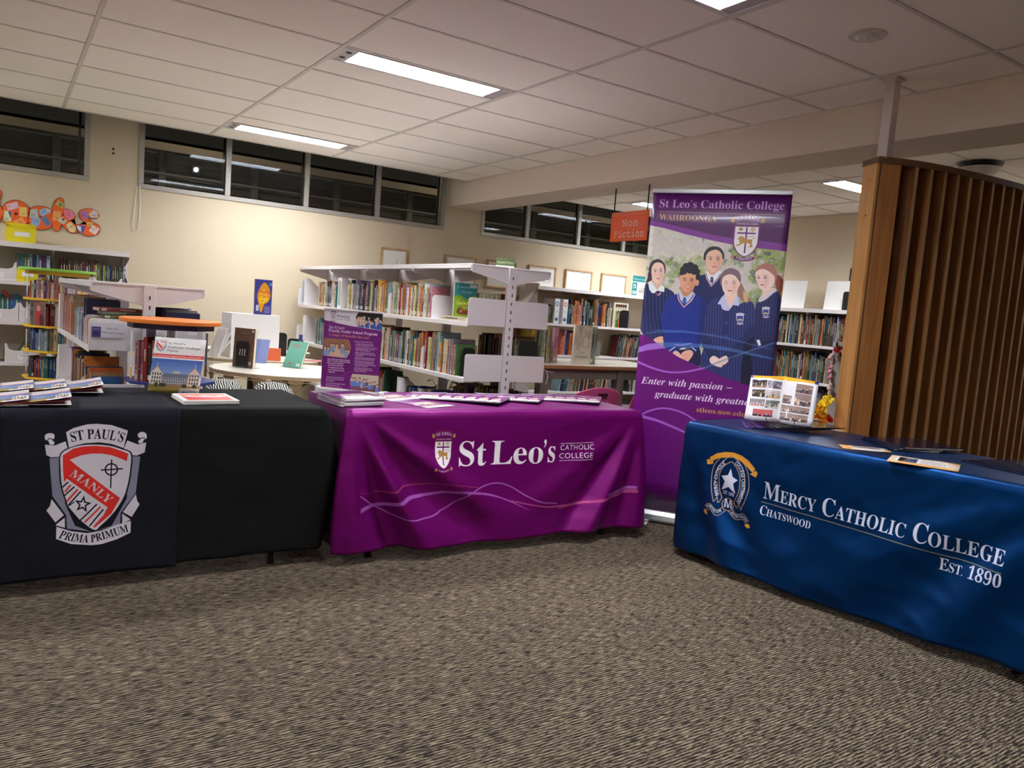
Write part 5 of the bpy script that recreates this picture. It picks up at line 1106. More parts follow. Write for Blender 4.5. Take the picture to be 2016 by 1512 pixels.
def ordw(n):
    if n < 20: return ORD[n]
    T_ = ['twenty', 'thirty', 'forty', 'fifty', 'sixty', 'seventy', 'eighty', 'ninety']; t_, u_ = divmod(n + 1, 10)
    if u_ == 0: return {2: 'twentieth', 3: 'thirtieth', 4: 'fortieth', 5: 'fiftieth', 6: 'sixtieth', 7: 'seventieth'}[t_]
    return T_[t_ - 2] + '-' + ORD[u_ - 1]
# ------------------------------------------------------------------ St Paul's booklets, left table
for k, (x, y, rz, g) in enumerate([(-1.86, -.585, -.02, .022), (-1.735, -.590, -.03, .024), (-1.610, -.590, -.02, .026), (-1.470, -.600, -.05, .034)]):
    lab = ["St Paul's booklet cut by the picture edge in the back row on the navy banner", "St Paul's booklet second from the right end of the back row but one", "St Paul's booklet next to the end of the back row on the navy banner", "St Paul's booklet at the right end of the back row, gaping to show red inside"][k]
    booklet('college_booklet', lab, 'brochure', (x, y, BZ + .0046 * k), rz, .225, .297, M_SPL, "St Paul's booklets on the navy banner", gape=g, thick=.004, back=M_PAPER, inner=M_INNER)
for k, (x, y, rz, g) in enumerate([(-1.90, -.935, .0, .020), (-1.76, -.940, -.03, .024), (-1.615, -.945, -.03, .030)]):
    lab = ["St Paul's booklet cut by the picture edge in the front row on the navy banner", "St Paul's booklet in the middle of the front row on the navy banner", "St Paul's booklet at the right end of the front row, gaping near the table edge"][k]
    booklet('college_booklet', lab, 'brochure', (x, y, BZ + .0046 * k), rz, .225, .290, M_SPL, "St Paul's booklets on the navy banner", gape=g, thick=.004, back=M_PAPER, inner=M_INNER)
def red_art():
    cv = Canvas(.21, .26, 1200, C8(236, 228, 230)); cv.rect(.015, .02, .195, .24, C8(214, 70, 66)); cv.rect(.015, .13, .195, .24, C8(226, 120, 90))
    cv.fill([sm([(.02, .12), (.05, .17), (.08, .13), (.11, .18), (.14, .13), (.17, .17), (.19, .12), (.15, .10), (.08, .11)], True)], C8(214, 206, 228)); cv.text("Open Day", (.05, .05), (.16, .05), .018, C8(240, 220, 220), 'sb'); return cv
def red_art():
    cv = Canvas(.21, .26, 1200, C8(236, 228, 230)); cv.rect(.015, .02, .195, .24, C8(214, 70, 66)); cv.rect(.015, .16, .195, .24, C8(228, 132, 100))
    cv.fill([sm([(.02, .15), (.05, .19), (.08, .155), (.11, .20), (.14, .155), (.17, .19), (.19, .145), (.15, .125), (.08, .13)], True)], C8(214, 206, 228)); cv.rect(.05, .05, .12, .10, C8(196, 50, 54)); return cv
M_RED = img_mat('red_leaflet_print', red_art(), .4, coat=.1)
for k in range(9):
    t = thing('red_leaflet', 'red and white leaflet on top of the small stack on the black cloth' if k == 8 else '%s white leaflet from the bottom of the small stack on the black cloth' % ordw(k), 'leaflet', (-.955 + rng.uniform(-.002, .002), -.865 + rng.uniform(-.002, .002), BK + .0019 * k), .03 + rng.uniform(-.01, .01), 'red and white leaflets stacked on the black cloth')
    m = MB().box(0, .235, 0, .255, 0, .0016); m.obj('page_block', M_PAPER, t)
    m = MB(); m.quad((.001, .001, .0017), (.234, .001, .0017), (.234, .254, .0017), (.001, .254, .0017)); m.obj('cover', M_RED, t)

# ------------------------------------------------------------------ St Leo's booklets, purple table
def flyer_art(seed):
    w, h = .21, .297; cv = Canvas(w, h, 1100, C8(128, 30, 132)); r = random.Random(seed)
    cv.fill([sm([(0, .297), (0, .262), (.08, .255), (.21, .27), (.21, .297)])], C8(214, 196, 224)); cv.text("St Leo's Catholic College", (.02, .225), (.19, .225), .010, C8(220, 190, 226), 'b'); cv.rect(0, 0, .21, .048, C8(240, 236, 240))
    picture(cv, [(.03, .170), (.18, .180), (.20, .062), (.05, .056)], seed, (C8(150, 120, 110), C8(236, 206, 190), C8(170, 176, 214), C8(206, 190, 186)), n=6)
    cv.stroke(sm([(0, .06), (.07, .045), (.14, .075), (.21, .05)]), .004, C8(196, 130, 210)); cv.stroke(sm([(0, .03), (.08, .05), (.15, .02), (.21, .03)]), .003, C8(214, 150, 90)); return cv
M_FLY = img_mat('st_leo_booklet_print', flyer_art(4), .3, coat=.3); M_FLYBACK = mat('booklet_back_purple', rgb(104, 30, 110), .4)
def flybook(label, loc, rz, group, gape=.004, th=.0035): return booklet('school_booklet', label, 'brochure', loc, rz, .21, .297, M_FLY, group, gape, th, M_FLYBACK)
for k in range(11):
    flybook("top booklet of the tall stack in front of the small purple sign" if k == 10 else "%s booklet from the bottom of the tall stack before the small purple sign" % ordw(k), (-.262 + rng.uniform(-.004, .004) + .0012 * k, -.962 + rng.uniform(-.004, .004), PZ + .0036 * k), .10 + rng.uniform(-.03, .03), "St Leo's booklets in the tall stack")
flybook('single school booklet lying just right of the small purple sign', (.075, -.745, PZ), .25, None)
flybook('flat school leaflet near the front edge of the purple table, right of the stack', (.165, -1.005, PZ), .35, None, .001, .001)
def fan(x0, y0, n, dx, dy, rz0, drz, where, base=0.0):
    for k in range(n):
        flybook('%s booklet from the left in the %s fan on the purple table' % (ordw(k), where), (x0 + dx * k, y0 + dy * k, PZ + base + .0026 * k), rz0 + drz * k, "St Leo's booklets in the %s fan" % where, .012 if k < n - 1 else .010, .0030)
fan(.205, -.605, 6, .052, -.043, -.66, -.03, 'left')
fan(.615, -.635, 4, .050, -.042, -.68, -.03, 'middle', .0)
fan(.960, -.665, 5, .052, -.038, -.62, -.03, 'right', .0)

# ------------------------------------------------------------------ Mercy folders and yearbook, blue table
QZ = TOP_Z + .0014
M_FOLD = mat('navy_gloss_card', rgb(14, 18, 44), .22, coat=.5); M_FOLDP = mat('purple_card', rgb(70, 56, 130), .35, coat=.3)
def folder(label, loc, rz, group, w=.225, h=.31, th=.0035, tilt=0.0, m_=None, strip=True):
    t = thing('presentation_folder', label, 'folder', loc, rz, group); t.rotation_euler = (0, tilt, rz)
    m = MB().box(0, w, 0, h, 0, .0007).box(0, .0008, 0, h, .0007, th - .0007); m.box(0, w, 0, h, th - .0007, th); m.obj('cover', m_ or M_FOLD, t)
    MB().box(.003, w - .004, .004, h - .004, .0009, th - .0009).obj('page_block', M_PAPER, t); return t
G_ = 'navy folders under the open yearbook'
cen = np.array([1.915, -1.80])
for k in range(11):
    a = -.80 + .055 * k + rng.uniform(-.02, .02); c_, s_ = math.cos(a), math.sin(a); w_, h_ = .225, .31
    cx, cy = cen[0] - .085 + .019 * k, cen[1] + .055 - .014 * k
    m_ = M_FOLDP if k in (0, 2) else M_FOLD
    lab = {0: 'purple folder at the bottom of the pile under the open yearbook', 2: 'purple folder near the bottom of the pile under the open yearbook', 10: 'topmost navy folder, directly under the open yearbook'}.get(k, 'navy folder, %s from the bottom of the pile under the yearbook' % ordw(k))
    folder(lab, (cx - c_ * w_ / 2 + s_ * h_ / 2, cy - s_ * w_ / 2 - c_ * h_ / 2, QZ + .0034 * k), a, G_, th=.0026, m_=m_)
for k in range(3):
    a = -.50 + .07 * k; folder(['lowest of the three navy folders in the middle of the blue table', 'middle of the three navy folders lying together on the blue table', 'glossy navy folder on top of the three in the middle of the blue table'][k], (1.90 + .012 * k, -2.44 - .02 * k, QZ + .0075 * k), a, 'three navy folders on the blue table', w=.235 if k < 2 else .33, h=.29, th=.007)
for k in range(4):
    folder('%s navy folder from the bottom of the pile at the blue table right end' % ordw(k), (1.93 + .02 * k, -3.00 - .028 * k, QZ + .0065 * k), -.15 - .05 * k, 'navy folders at the far right', w=.26, h=.29, th=.006)
def tan_art(seed):
    cv = Canvas(.21, .30, 700, C8(238, 214, 190)); cv.fill([sm([(0, .3), (0, .0), (.03, .0), (.05, .15), (.03, .3)])], C8(222, 160, 90)); cv.fill([np.array([(.21, 0), (.16, 0), (.21, .08)])], C8(230, 170, 90)); cv.rect(.06, .05, .19, .27, C8(240, 234, 232))
    picture(cv, [(.06, .18), (.18, .18), (.18, .26), (.06, .26)], seed, n=5); cv.bars((.07, .16), (.18, .16), (0, -1), 9, .004, .012, C8(150, 140, 150), seed); return cv
M_TAN = img_mat('tan_leaflet_print', tan_art(2), .35, coat=.2)
def sheet(name, label, loc, rz, w, h, m_, cat='leaflet'):
    m = MB(); n = 6; m.grid([[(w * i / n, h * j / n, .0009 + .004 * (i / n) ** 3 * (1 if j < 3 else .4)) for i in range(n + 1)] for j in range(n + 1)], [[(i / n, j / n) for i in range(n + 1)] for j in range(n + 1)])
    o = m.obj(name, m_, smooth=True); o.location = loc; o.rotation_euler = (0, 0, rz); s_ = o.modifiers.new('t', 'SOLIDIFY'); s_.thickness = .0006; return tag(o, label, cat)
sheet('folded_leaflet', 'white and orange leaflet on the blue table in front of the three folders', (1.645, -2.345, QZ), -.80, .21, .125, M_TAN)
sheet('folded_leaflet', 'larger white leaflet with orange edges at the front right of the blue table', (1.655, -2.86, QZ), .42, .21, .27, M_TAN)
def year_art():
    W_, H_ = 1.0, .66; cv = Canvas(W_, H_, 620, C8(236, 232, 240)); Z7 = zm(0, 0, 1.0)
    Hm = H_from([(300, 40), (1735, 210), (1580, 1200), (115, 990)], [(0, H_), (W_, H_), (W_, 0), (0, 0)])
    def T(P): P = np.asarray(P, float); q = np.c_[P, np.ones(len(P))] @ Hm.T; return q[:, :2] / q[:, 2:]
    cv.T = T; OR = C8(232, 172, 52)
    cv.fill([np.array([(295, 30), (650, 60), (1000, 120), (1400, 150), (1740, 195), (1730, 265), (1400, 225), (1000, 215), (650, 125), (290, 90)])], OR); cv.fill([np.array([(1650, 190), (1740, 205), (1728, 275), (1642, 262)])], C8(70, 60, 130))
    cv.fill([np.array([(295, 30), (350, 35), (345, 95), (290, 90)])], C8(110, 96, 160))
    for i, q in enumerate([[(330, 130), (640, 165), (610, 330), (310, 295)], [(660, 175), (950, 235), (925, 390), (635, 330)], [(315, 345), (590, 370), (570, 530), (300, 495)], [(615, 380), (910, 430), (880, 590), (590, 540)], [(260, 540), (575, 580), (550, 725), (235, 685)], [(600, 590), (880, 640), (840, 805), (570, 760)], [(320, 765), (735, 820), (710, 975), (295, 915)]]):
        picture(cv, q, 20 + i, [(C8(150, 120, 100), C8(216, 186, 170), C8(80, 80, 90), C8(60, 56, 62)), (C8(90, 70, 90), C8(206, 186, 196), C8(190, 180, 210), C8(120, 110, 130)), (C8(60, 50, 50), C8(226, 206, 130), C8(70, 64, 70), C8(86, 78, 80)), (C8(190, 150, 90), C8(226, 196, 176), C8(60, 56, 60), C8(200, 190, 190)), (C8(190, 120, 100), C8(236, 220, 214), C8(206, 200, 206), C8(150, 140, 150)), (C8(200, 196, 180), C8(220, 200, 180), C8(70, 70, 80), C8(110, 110, 110)), (C8(60, 40, 50), C8(220, 120, 110), C8(150, 110, 170), C8(196, 90, 90))][i], n=5)
    for i, (q, n_) in enumerate([([(1260, 250), (1620, 310), (1580, 500), (1225, 440)], 8), ([(1225, 450), (1580, 510), (1535, 765), (1190, 715)], 6), ([(960, 500), (1150, 520), (1110, 700), (925, 680)], 4), ([(915, 710), (1180, 735), (1150, 880), (890, 850)], 4), ([(1185, 735), (1530, 790), (1500, 930), (1150, 880)], 7), ([(880, 870), (1150, 900), (1130, 1060), (860, 1030)], 5), ([(1150, 905), (1490, 950), (1465, 1110), (1130, 1065)], 10)]):
        picture(cv, q, 40 + i, (C8(120, 96, 96), C8(226, 196, 176), C8(70, 62, 76), C8(150, 126, 120)), n=n_)
    return cv
M_YEAR = img_mat('yearbook_print', year_art(), .22, coat=.4)
YA, YB = (1.702, -1.712), (1.890, -2.000); YF = Face(YA, YB); YZ = QZ + .0034 * 10 + .0030
M_ = frame((YF.A[0], YF.A[1], YZ), (YF.d[0], YF.d[1], 0)); t = thing('open_yearbook', 'open yearbook standing upright on the folders, pages full of photographs under an orange band', 'book', M=M_)
W_, H_ = YF.L, .243; g, gu = [], []
for j in range(9):
    v = j / 8; row, ur = [], []
    for i in range(25):
        u = i / 24; q = (u if u < .5 else 1 - u) * 2; y = .030 * q ** 2.2 - .014 * math.sin(PI * q)
        row.append((u * W_ + v * .006, y + .07 * v, H_ * v - .010 * (1 - q) * v)); ur.append((u, v))
    g.append(row); gu.append(ur)
m = MB(); m.grid(g, gu); o = m.obj('open_pages', M_YEAR, t, smooth=True); s_ = o.modifiers.new('t', 'SOLIDIFY'); s_.thickness = .0006; s_.offset = -1
m = MB(); m.grid([[(x, y + .0010, z) for x, y, z in r_] for r_ in g]); o = m.obj('page_block', M_PAPER, t, smooth=True); s_ = o.modifiers.new('t', 'SOLIDIFY'); s_.thickness = .007; s_.offset = -1
m = MB(); m.grid([[(x, y + .0095, z) for x, y, z in r_] for r_ in g]); o = m.obj('hard_cover', M_FOLD, t, smooth=True); s_ = o.modifiers.new('t', 'SOLIDIFY'); s_.thickness = .002; s_.offset = -1
e = thing('book_easel', 'small black wire easel hooks holding the open yearbook upright', 'stand', M=M_)
for x in (.115, .255): MB().tube([(x, .155, .002), (x, .05, .004), (x, -.012, .006), (x - .002, -.026, .020), (x, -.022, .034)], .0022, 6).obj('hook', M_BLACK, e, smooth=True)
MB().tube([(.115, .155, .002), (.185, .150, .20), (.255, .155, .002)], .0022, 6).obj('back_wire', M_BLACK, e, smooth=True)
# ------------------------------------------------------------------ books: one builder, spines proud, page block, label patch
def book_color_mat():
    m, nt, b = new_mat('book_cloth'); a = nt.nodes.new('ShaderNodeAttribute'); a.attribute_name = 'Col'
    tc = nt.nodes.new('ShaderNodeTexCoord'); mp = nt.nodes.new('ShaderNodeMapping'); mp.inputs['Scale'].default_value = (30, 30, 60); nt.links.new(tc.outputs['Object'], mp.inputs['Vector'])
    n = nt.nodes.new('ShaderNodeTexNoise'); n.inputs['Scale'].default_value = 1.0; n.inputs['Detail'].default_value = 3; nt.links.new(mp.outputs[0], n.inputs['Vector'])
    mr = nt.nodes.new('ShaderNodeMapRange'); mr.inputs['From Min'].default_value = .3; mr.inputs['From Max'].default_value = .7; mr.inputs['To Min'].default_value = .55; mr.inputs['To Max'].default_value = .90
    nt.links.new(n.outputs['Fac'], mr.inputs['Value']); s_ = nt.nodes.new('ShaderNodeVectorMath'); s_.operation = 'SCALE'; nt.links.new(a.outputs['Color'], s_.inputs[0]); nt.links.new(mr.outputs['Result'], s_.inputs['Scale'])
    nt.links.new(s_.outputs[0], b.inputs['Base Color']); b.inputs['Roughness'].default_value = .42; return m
M_BOOK = book_color_mat()
BOOKC = {'red': (150, 36, 34), 'dark red': (96, 30, 34), 'orange': (206, 110, 52), 'yellow': (214, 182, 66), 'cream': (214, 200, 164), 'white': (222, 220, 216), 'pale blue': (146, 176, 196), 'blue': (46, 82, 142), 'navy': (28, 36, 70), 'teal': (40, 116, 122),
         'green': (70, 112, 62), 'dark green': (34, 62, 44), 'olive': (112, 108, 58), 'brown': (104, 70, 46), 'tan': (170, 134, 94), 'grey': (132, 132, 132), 'charcoal': (48, 46, 50), 'black': (24, 24, 28), 'purple': (92, 46, 112), 'lilac': (158, 136, 178), 'pink': (206, 128, 146), 'sage': (134, 152, 128)}
MIX = ['cream', 'white', 'pale blue', 'blue', 'navy', 'teal', 'green', 'dark green', 'olive', 'brown', 'tan', 'grey', 'charcoal', 'black', 'red', 'dark red', 'orange', 'yellow', 'purple', 'lilac', 'pink', 'sage']
PALE = ['cream', 'white', 'tan', 'pale blue', 'cream', 'white', 'sage', 'grey', 'brown', 'pink', 'lilac', 'yellow', 'blue', 'teal', 'orange', 'red', 'green', 'cream']
DARK = ['brown', 'charcoal', 'navy', 'dark red', 'olive', 'tan', 'dark green', 'grey', 'black', 'cream', 'teal', 'red', 'brown', 'lilac', 'orange', 'blue']
def col_of(n, r): 
    c = np.array(BOOKC[n], float) + r.uniform(-14, 14) + np.array([r.uniform(-8, 8) for _ in range(3)]); return rgb(*np.clip(c, 8, 245))
def book_mb(mb, w, d, h, cname, r, sticker=True):
    """x: thickness from 0 to w, y: depth from the spine at 0, z: height"""
    c = col_of(cname, r); mb.cc = c; rd = min(w * .28, .006) if r.random() < .5 else .0008; t = .0022 if w > .014 else .0012
    pts = [(0, d), (0, rd), (w * .2, 0), (w * .8, 0), (w, rd), (w, d), (w - t, d), (w - t, rd + .004), (t, rd + .004), (t, d)]
    mb.add([(x, y, 0) for x, y in pts] + [(x, y, h) for x, y in pts], [(9, 8, 1, 0), (8, 7, 4, 3, 2, 1), (7, 6, 5, 4)] + [(10, 11, 18, 19), (11, 12, 13, 14, 17, 18), (14, 15, 16, 17)] + [(i, (i + 1) % 10, (i + 1) % 10 + 10, i + 10) for i in range(10)], 0)
    mb.cc = rgb(212, 202, 178); mb.box(t, w - t, rd + .004, d - .004, .003, h - .003, 0)
    L = sum(BOOKC[cname]) / 3; lt = rgb(228, 220, 200) if L < 120 else rgb(50, 44, 60)
    e = -.0004; k = r.random(); x0, x1 = w * .24, w * .76
    def q(z0, z1, cc, a=x0, b=x1): mb.cc = cc; mb.add([(a, e, z0), (b, e, z0), (b, e, z1), (a, e, z1)], [(0, 1, 2, 3)], 0)
    z0 = h * r.uniform(.38, .5); z1 = h * r.uniform(.72, .88); 
    if k < .65: q(z0, z1, lt, w * .38, w * .62); 
    if k > .35: q(h * .90, h * .93, col_of(r.choice(MIX), r)); q(h * .30, h * .33, col_of(r.choice(MIX), r))
    if k > .8: q(h * .5, h * .8, col_of(r.choice(MIX), r))
    if sticker and r.random() < .8: q(h * .05, h * .05 + .026, rgb(232, 230, 224), w * .18, w * .82)
BOOKS = []   # every book wanted: dict(M, w, d, h, col, seed, row, k)
def row_books(row, start, dirn, into, length, hr, palette, wr=(.014, .04), lean=0.0, seed=1, z=0.0, dr=(.15, .20), gaps=(), where='', end='', jit=.012, htrend=0.0):
    """books upright along dirn from start; into = unit vector away from the viewer side"""
    r = random.Random(seed); D = Vector((dirn[0], dirn[1], 0)).normalized(); I = Vector((into[0], into[1], 0)).normalized(); s = 0.0; k = 0
    while s < length - .012:
        w = r.uniform(*wr); h = r.uniform(*hr) + htrend * s; d = r.uniform(*dr); 
        if r.random() < .2: w *= .6
        w = max(w, .009)
        g_ = next((g for g in gaps if g[0] - w < s < g[1]), None)
        if g_: s = g_[1] + .001; continue
        if s + w > length: break
        ln = lean + (r.uniform(-.05, .08) if r.random() < .12 else 0.0) * 0
        org = Vector((start[0], start[1], z)) + D * s + I * r.uniform(0, jit)
        # x axis along D; y axis = into; keep handedness by flipping when needed
        flip = D.cross(I).z < 0
        if flip: M = Matrix.Translation(org + D * w) @ Matrix(((-D.x, I.x, 0, 0), (-D.y, I.y, 0, 0), (0, 0, 1, 0), (0, 0, 0, 1)))
        else: M = Matrix.Translation(org) @ Matrix(((D.x, I.x, 0, 0), (D.y, I.y, 0, 0), (0, 0, 1, 0), (0, 0, 0, 1)))
        if abs(ln) > 1e-4: M = M @ Matrix.Rotation(ln if not flip else -ln, 4, 'Y') @ Matrix.Translation((0, 0, abs(w * math.sin(ln)) * .5))
        BOOKS.append(dict(M=M, w=w * .97, d=d, h=h, col=r.choice(palette), seed=r.randint(0, 10 ** 6), row=row, k=k, where=where, end=end)); s += w + (abs(math.tan(ln)) * .0) ; k += 1
def plate(parent, name, pts, axis, t0, t1, m_=None, bev=.001, off=None):
    m = MB(); m.prism(pts, t0, t1, axis=axis); return m.obj(name, m_ or M_WHITE, parent, bevel=bev)

# ------------------------------------------------------------------ double-sided steel shelving
def ds_shelving(name, label, M, bays, bay_w, half, levels, top, plates=True, canopy=(.055, .115), upright_w=.065):
    """local: x across the unit (-half..half), y along its run from the near end (0) away, z up"""
    t = thing(name, label, 'bookcase', M=M); Lr = bays * bay_w
    for k in range(bays + 1):
        y = k * bay_w
        up_ = MB().box(-upright_w / 2, upright_w / 2, y - .02, y + .02, .0, top).obj('upright', M_WHITE, t, bevel=.003)
        if k == 0:
            sl = MB()
            for z in np.arange(top - .075, .35, -.058): sl.box(-.0035, .0035, y - .0215, y - .0199, z - .011, z + .011)
            sl.obj('slots', M_BLACK, up_)['kind'] = 'stuff'
    for sx in (-1, 1):
        MB().box(*sorted((sx * .02, sx * half)), -.01, Lr + .01, top - .012, top).box(*sorted((sx * (half - .012), sx * half)), -.01, Lr + .01, top - .032, top - .012).obj('canopy_shelf', M_WHITE, t, bevel=.002)
        for k in range(bays + 1):
            y = k * bay_w; pts = [(sx * upright_w / 2, top - .014), (sx * upright_w / 2, top - canopy[1]), (sx * (half - .01), top - canopy[0]), (sx * half, top - canopy[0] + .012), (sx * half, top - .012)]
            if sx < 0: pts = pts[::-1]
            plate(t, 'canopy_bracket', pts, 'y', y - .006, y + .006)
        for z in levels:
            sh_ = MB().box(*sorted((sx * .035, sx * half)), .004, Lr - .004, z - .003, z).box(*sorted((sx * (half - .003), sx * half)), .004, Lr - .004, z - .032, z - .003).obj('shelf', M_WHITE, t, bevel=.0015)
            for y in ([-.002] if plates else []) + [Lr + .002]:
                c = (0, 0, 0, 1) if sx < 0 else (0, 0, 1, 0)
                plate(sh_, 'end_plate', rrect(*sorted((sx * .034, sx * (half + .004))), z - .020, z + .165, .022, c), 'y', y - .003, y + .003)
        MB().box(*sorted((sx * .03, sx * .30)), -.02, .02, 0, .05).box(*sorted((sx * .03, sx * .30)), Lr - .02, Lr + .02, 0, .05).obj('base_foot', M_WHITE, t, bevel=.003)
    for z in (.12,): MB().box(-.012, .012, 0, Lr, z, z + .04).obj('tie_bar', M_WHITE, t)
    return t
def bookend(label, loc, rz, m_=None, w=.13, h=.17, group=None, d=.002):
    """rounded upright metal plate on a thin foot; plate faces local y"""
    t = thing('bookend', label, 'bookend', loc, rz, group)
    plate(t, 'upright_plate', rrect(0, w, 0, h, .028, (0, 0, 1, 1)), 'y', 0, d, m_); MB().box(0, w, 0, .09, 0, .0015).obj('foot_plate', m_ or M_WHITE, t); return t
def divider(label, loc, into, w=.20, h=.17, m_=None, group=None, side=(0, 0, 0, 1)):
    """a plate standing across the shelf, seen face-on; into = direction away from the shelf edge"""
    I = Vector((into[0], into[1], 0)).normalized(); M = frame(loc, I); t = thing('shelf_divider', label, 'bookend', M=M, group=group)
    plate(t, 'upright_plate', rrect(0, w, .0, h, .03, side), 'y', 0, .0025, m_); MB().box(0, w * .9, 0, .06, 0, .0015).obj('foot_plate', m_ or M_WHITE, t); return t
def file_box(label, loc, into, w=.095, d=.22, h=.28, m_=None, tagc=None, group=None):
    """open magazine file with a raked side, narrow face to the shelf edge"""
    I = Vector((into[0], into[1], 0)).normalized(); M = frame(loc, I); t = thing('magazine_file', label, 'magazine file', M=M, group=group); m_ = m_ or M_WHITE
    for y in (0, w - .003): plate(t, 'side_wall', [(0, 0), (d, 0), (d, h * .45), (.05, h), (0, h)], 'y', y, y + .003, m_)
    MB().box(0, .003, .003, w - .003, 0, h).obj('front_wall', m_, t); MB().box(d - .003, d, .003, w - .003, 0, h * .45).obj('back_wall', m_, t); MB().box(.003, d - .003, .003, w - .003, 0, .003).obj('base_panel', m_, t)
    MB().box(-.0008, 0, w * .2, w * .8, h * .1, h * .9).obj('label_strip', tagc or M_PAPER, t); return t
# central unit
CU = (1.30, .05); CM = frame((CU[0], CU[1], 0), (1, 0, 0)); CH = .325; CLV = (.405, .785, 1.165)
ds_shelving('double_sided_bookcase', 'long white double-sided steel bookcase in the centre, higher than the others', CM, 4, .89, CH, CLV, 1.555)
XF = CU[0] - CH + .012
UNIT = 'central white bookcase'
def yx(px, py, X=None): return float(at_x(px, py, X or XF)[1])
W1 = 'central bookcase, upper shelf'; W2_ = 'central bookcase, middle shelf'; W3 = 'central bookcase, lower shelf'
# spines face -X; run from far (large y) to near: start at far end, dirn (0,-1)
file_box('white magazine file with a pale blue label at the far end of the upper shelf', (XF, 3.46, CLV[2]), (1, 0), tagc=mat('label_blue', rgb(150, 176, 206), .6), h=.27)
row_books('cu', (XF, 3.05), (0, -1), (1, 0), .50, (.19, .27), PALE, seed=3, z=CLV[2], where=W1, end='far end')
file_box('white magazine file with a grey green label on the upper shelf of the central bookcase', (XF, 2.42, CLV[2]), (1, 0), tagc=mat('label_sage', rgb(150, 166, 160), .6), h=.28)
row_books('cub', (XF, 2.30), (0, -1), (1, 0), .94, (.20, .27), MIX, (.018, .036), seed=4, z=CLV[2], where=W1 + ', past the grey-green file', end='left')
divider('white divider plate on the upper shelf, left of the two in the middle', (XF - .004, 1.36, CLV[2]), (1, 0), side=(0, 0, 0, 1))
row_books('cuc', (XF, 1.34), (0, -1), (1, 0), .72, (.21, .26), PALE, (.016, .034), seed=5, z=CLV[2], where=W1 + ', between dividers', end='left')
divider('white divider plate on the upper shelf beside the face-out picture book', (XF - .004, .60, CLV[2]), (1, 0), side=(0, 0, 0, 1))
row_books('cul', (XF, 3.10), (0, -1), (1, 0), .75, (.20, .26), ['teal', 'sage', 'dark green', 'pale blue', 'green', 'grey'], (.018, .032), seed=6, z=CLV[1], where=W2_, end='far end')
file_box('white magazine file leaning open at the far end of the middle shelf', (XF, 3.38, CLV[1]), (1, 0), h=.27)
row_books('cum', (XF, 1.66), (0, -1), (1, 0), .94, (.20, .28), MIX, (.015, .034), seed=8, z=CLV[1], where=W2_ + ', right of the sign', end='left')
divider('white divider plate on the middle shelf left of the bright red folder', (XF - .004, .72, CLV[1]), (1, 0), side=(0, 0, 0, 1), w=.18)
row_books('cur', (XF, .70), (0, -1), (1, 0), .045, (.28, .285), ['red'], (.018, .022), seed=9, z=CLV[1], where=W2_ + ', beside the divider', end='left')
row_books('cun', (XF, .65), (0, -1), (1, 0), .46, (.20, .29), PALE, (.014, .032), seed=10, z=CLV[1], where=W2_ + ', near end', end='left')
bookend('black bookend on the middle shelf of the central bookcase, near its end', (XF + .03, .165, CLV[1]), PI / 2 * 0 - .0, M_BLACK, w=.10, h=.20)
row_books('cl', (XF, 1.75), (0, -1), (1, 0), .38, (.22, .30), DARK, (.016, .034), seed=12, z=CLV[0], where=W3 + ' left part', end='left')
bookend('black bookend on the lower shelf of the central bookcase', (XF + .02, 1.22, CLV[0]), 0, M_BLACK, w=.14, h=.26)
file_box('white magazine file with a round thumb hole on the lower shelf', (XF, 1.02, CLV[0]), (1, 0), h=.27)
row_books('cl2', (XF, .96), (0, -1), (1, 0), .62, (.17, .24), ['tan', 'cream', 'brown', 'charcoal', 'blue', 'white', 'black', 'tan'], (.014, .04), seed=13, z=CLV[0], where=W3 + ' right of the white file', end='left')
# far face (+X side)
XR = CU[0] + CH - .012
row_books('cru', (XR, .30), (0, 1), (-1, 0), .75, (.20, .215), ['cream', 'tan', 'cream', 'white', 'dark red', 'tan'], (.016, .03), seed=15, z=CLV[2], where='central bookcase, far side', end='near end')
row_books('crm', (XR, .10), (0, 1), (-1, 0), .55, (.24, .30), DARK, (.016, .03), seed=16, z=CLV[1], where='far side middle shelf of the central bookcase', end='near end')
row_books('crl', (XR, .30), (0, 1), (-1, 0), .7, (.2, .28), DARK, (.016, .03), seed=17, z=CLV[0], where='far side lower shelf of the central bookcase', end='near end')
# storage wedge and yellow tub seen beyond the right bracket
M_WEDGE = mat('grey_steel', rgb(170, 164, 158), .5)
t = thing('shelf_wedge', 'tilted grey steel display wedge on the far side of the central bookcase', 'book support', (1.42, .18, CLV[2])); MB().prism([(0, 0), (.20, .30), (.205, 0)], 0, .12, axis='y').obj('side_panel', M_WEDGE, t, bevel=.002)
MB().prism([(-.01, 0), (.195, .31), (.205, .305), (0, -.0)], -.01, .13, axis='y').obj('slope_panel', mat('wedge_white', rgb(220, 212, 200), .5), t)
t = thing('yellow_tub', 'lime yellow plastic tub behind the central bookcase upright', 'tub', (1.40, .40, CLV[2] )); MB().cyl((.02, .0, .0), (.02, 0, .17), .055, .07, 20).obj('tub_body', mat('tub_yellow', rgb(176, 176, 30), .4), t, smooth=True, angle=.6)

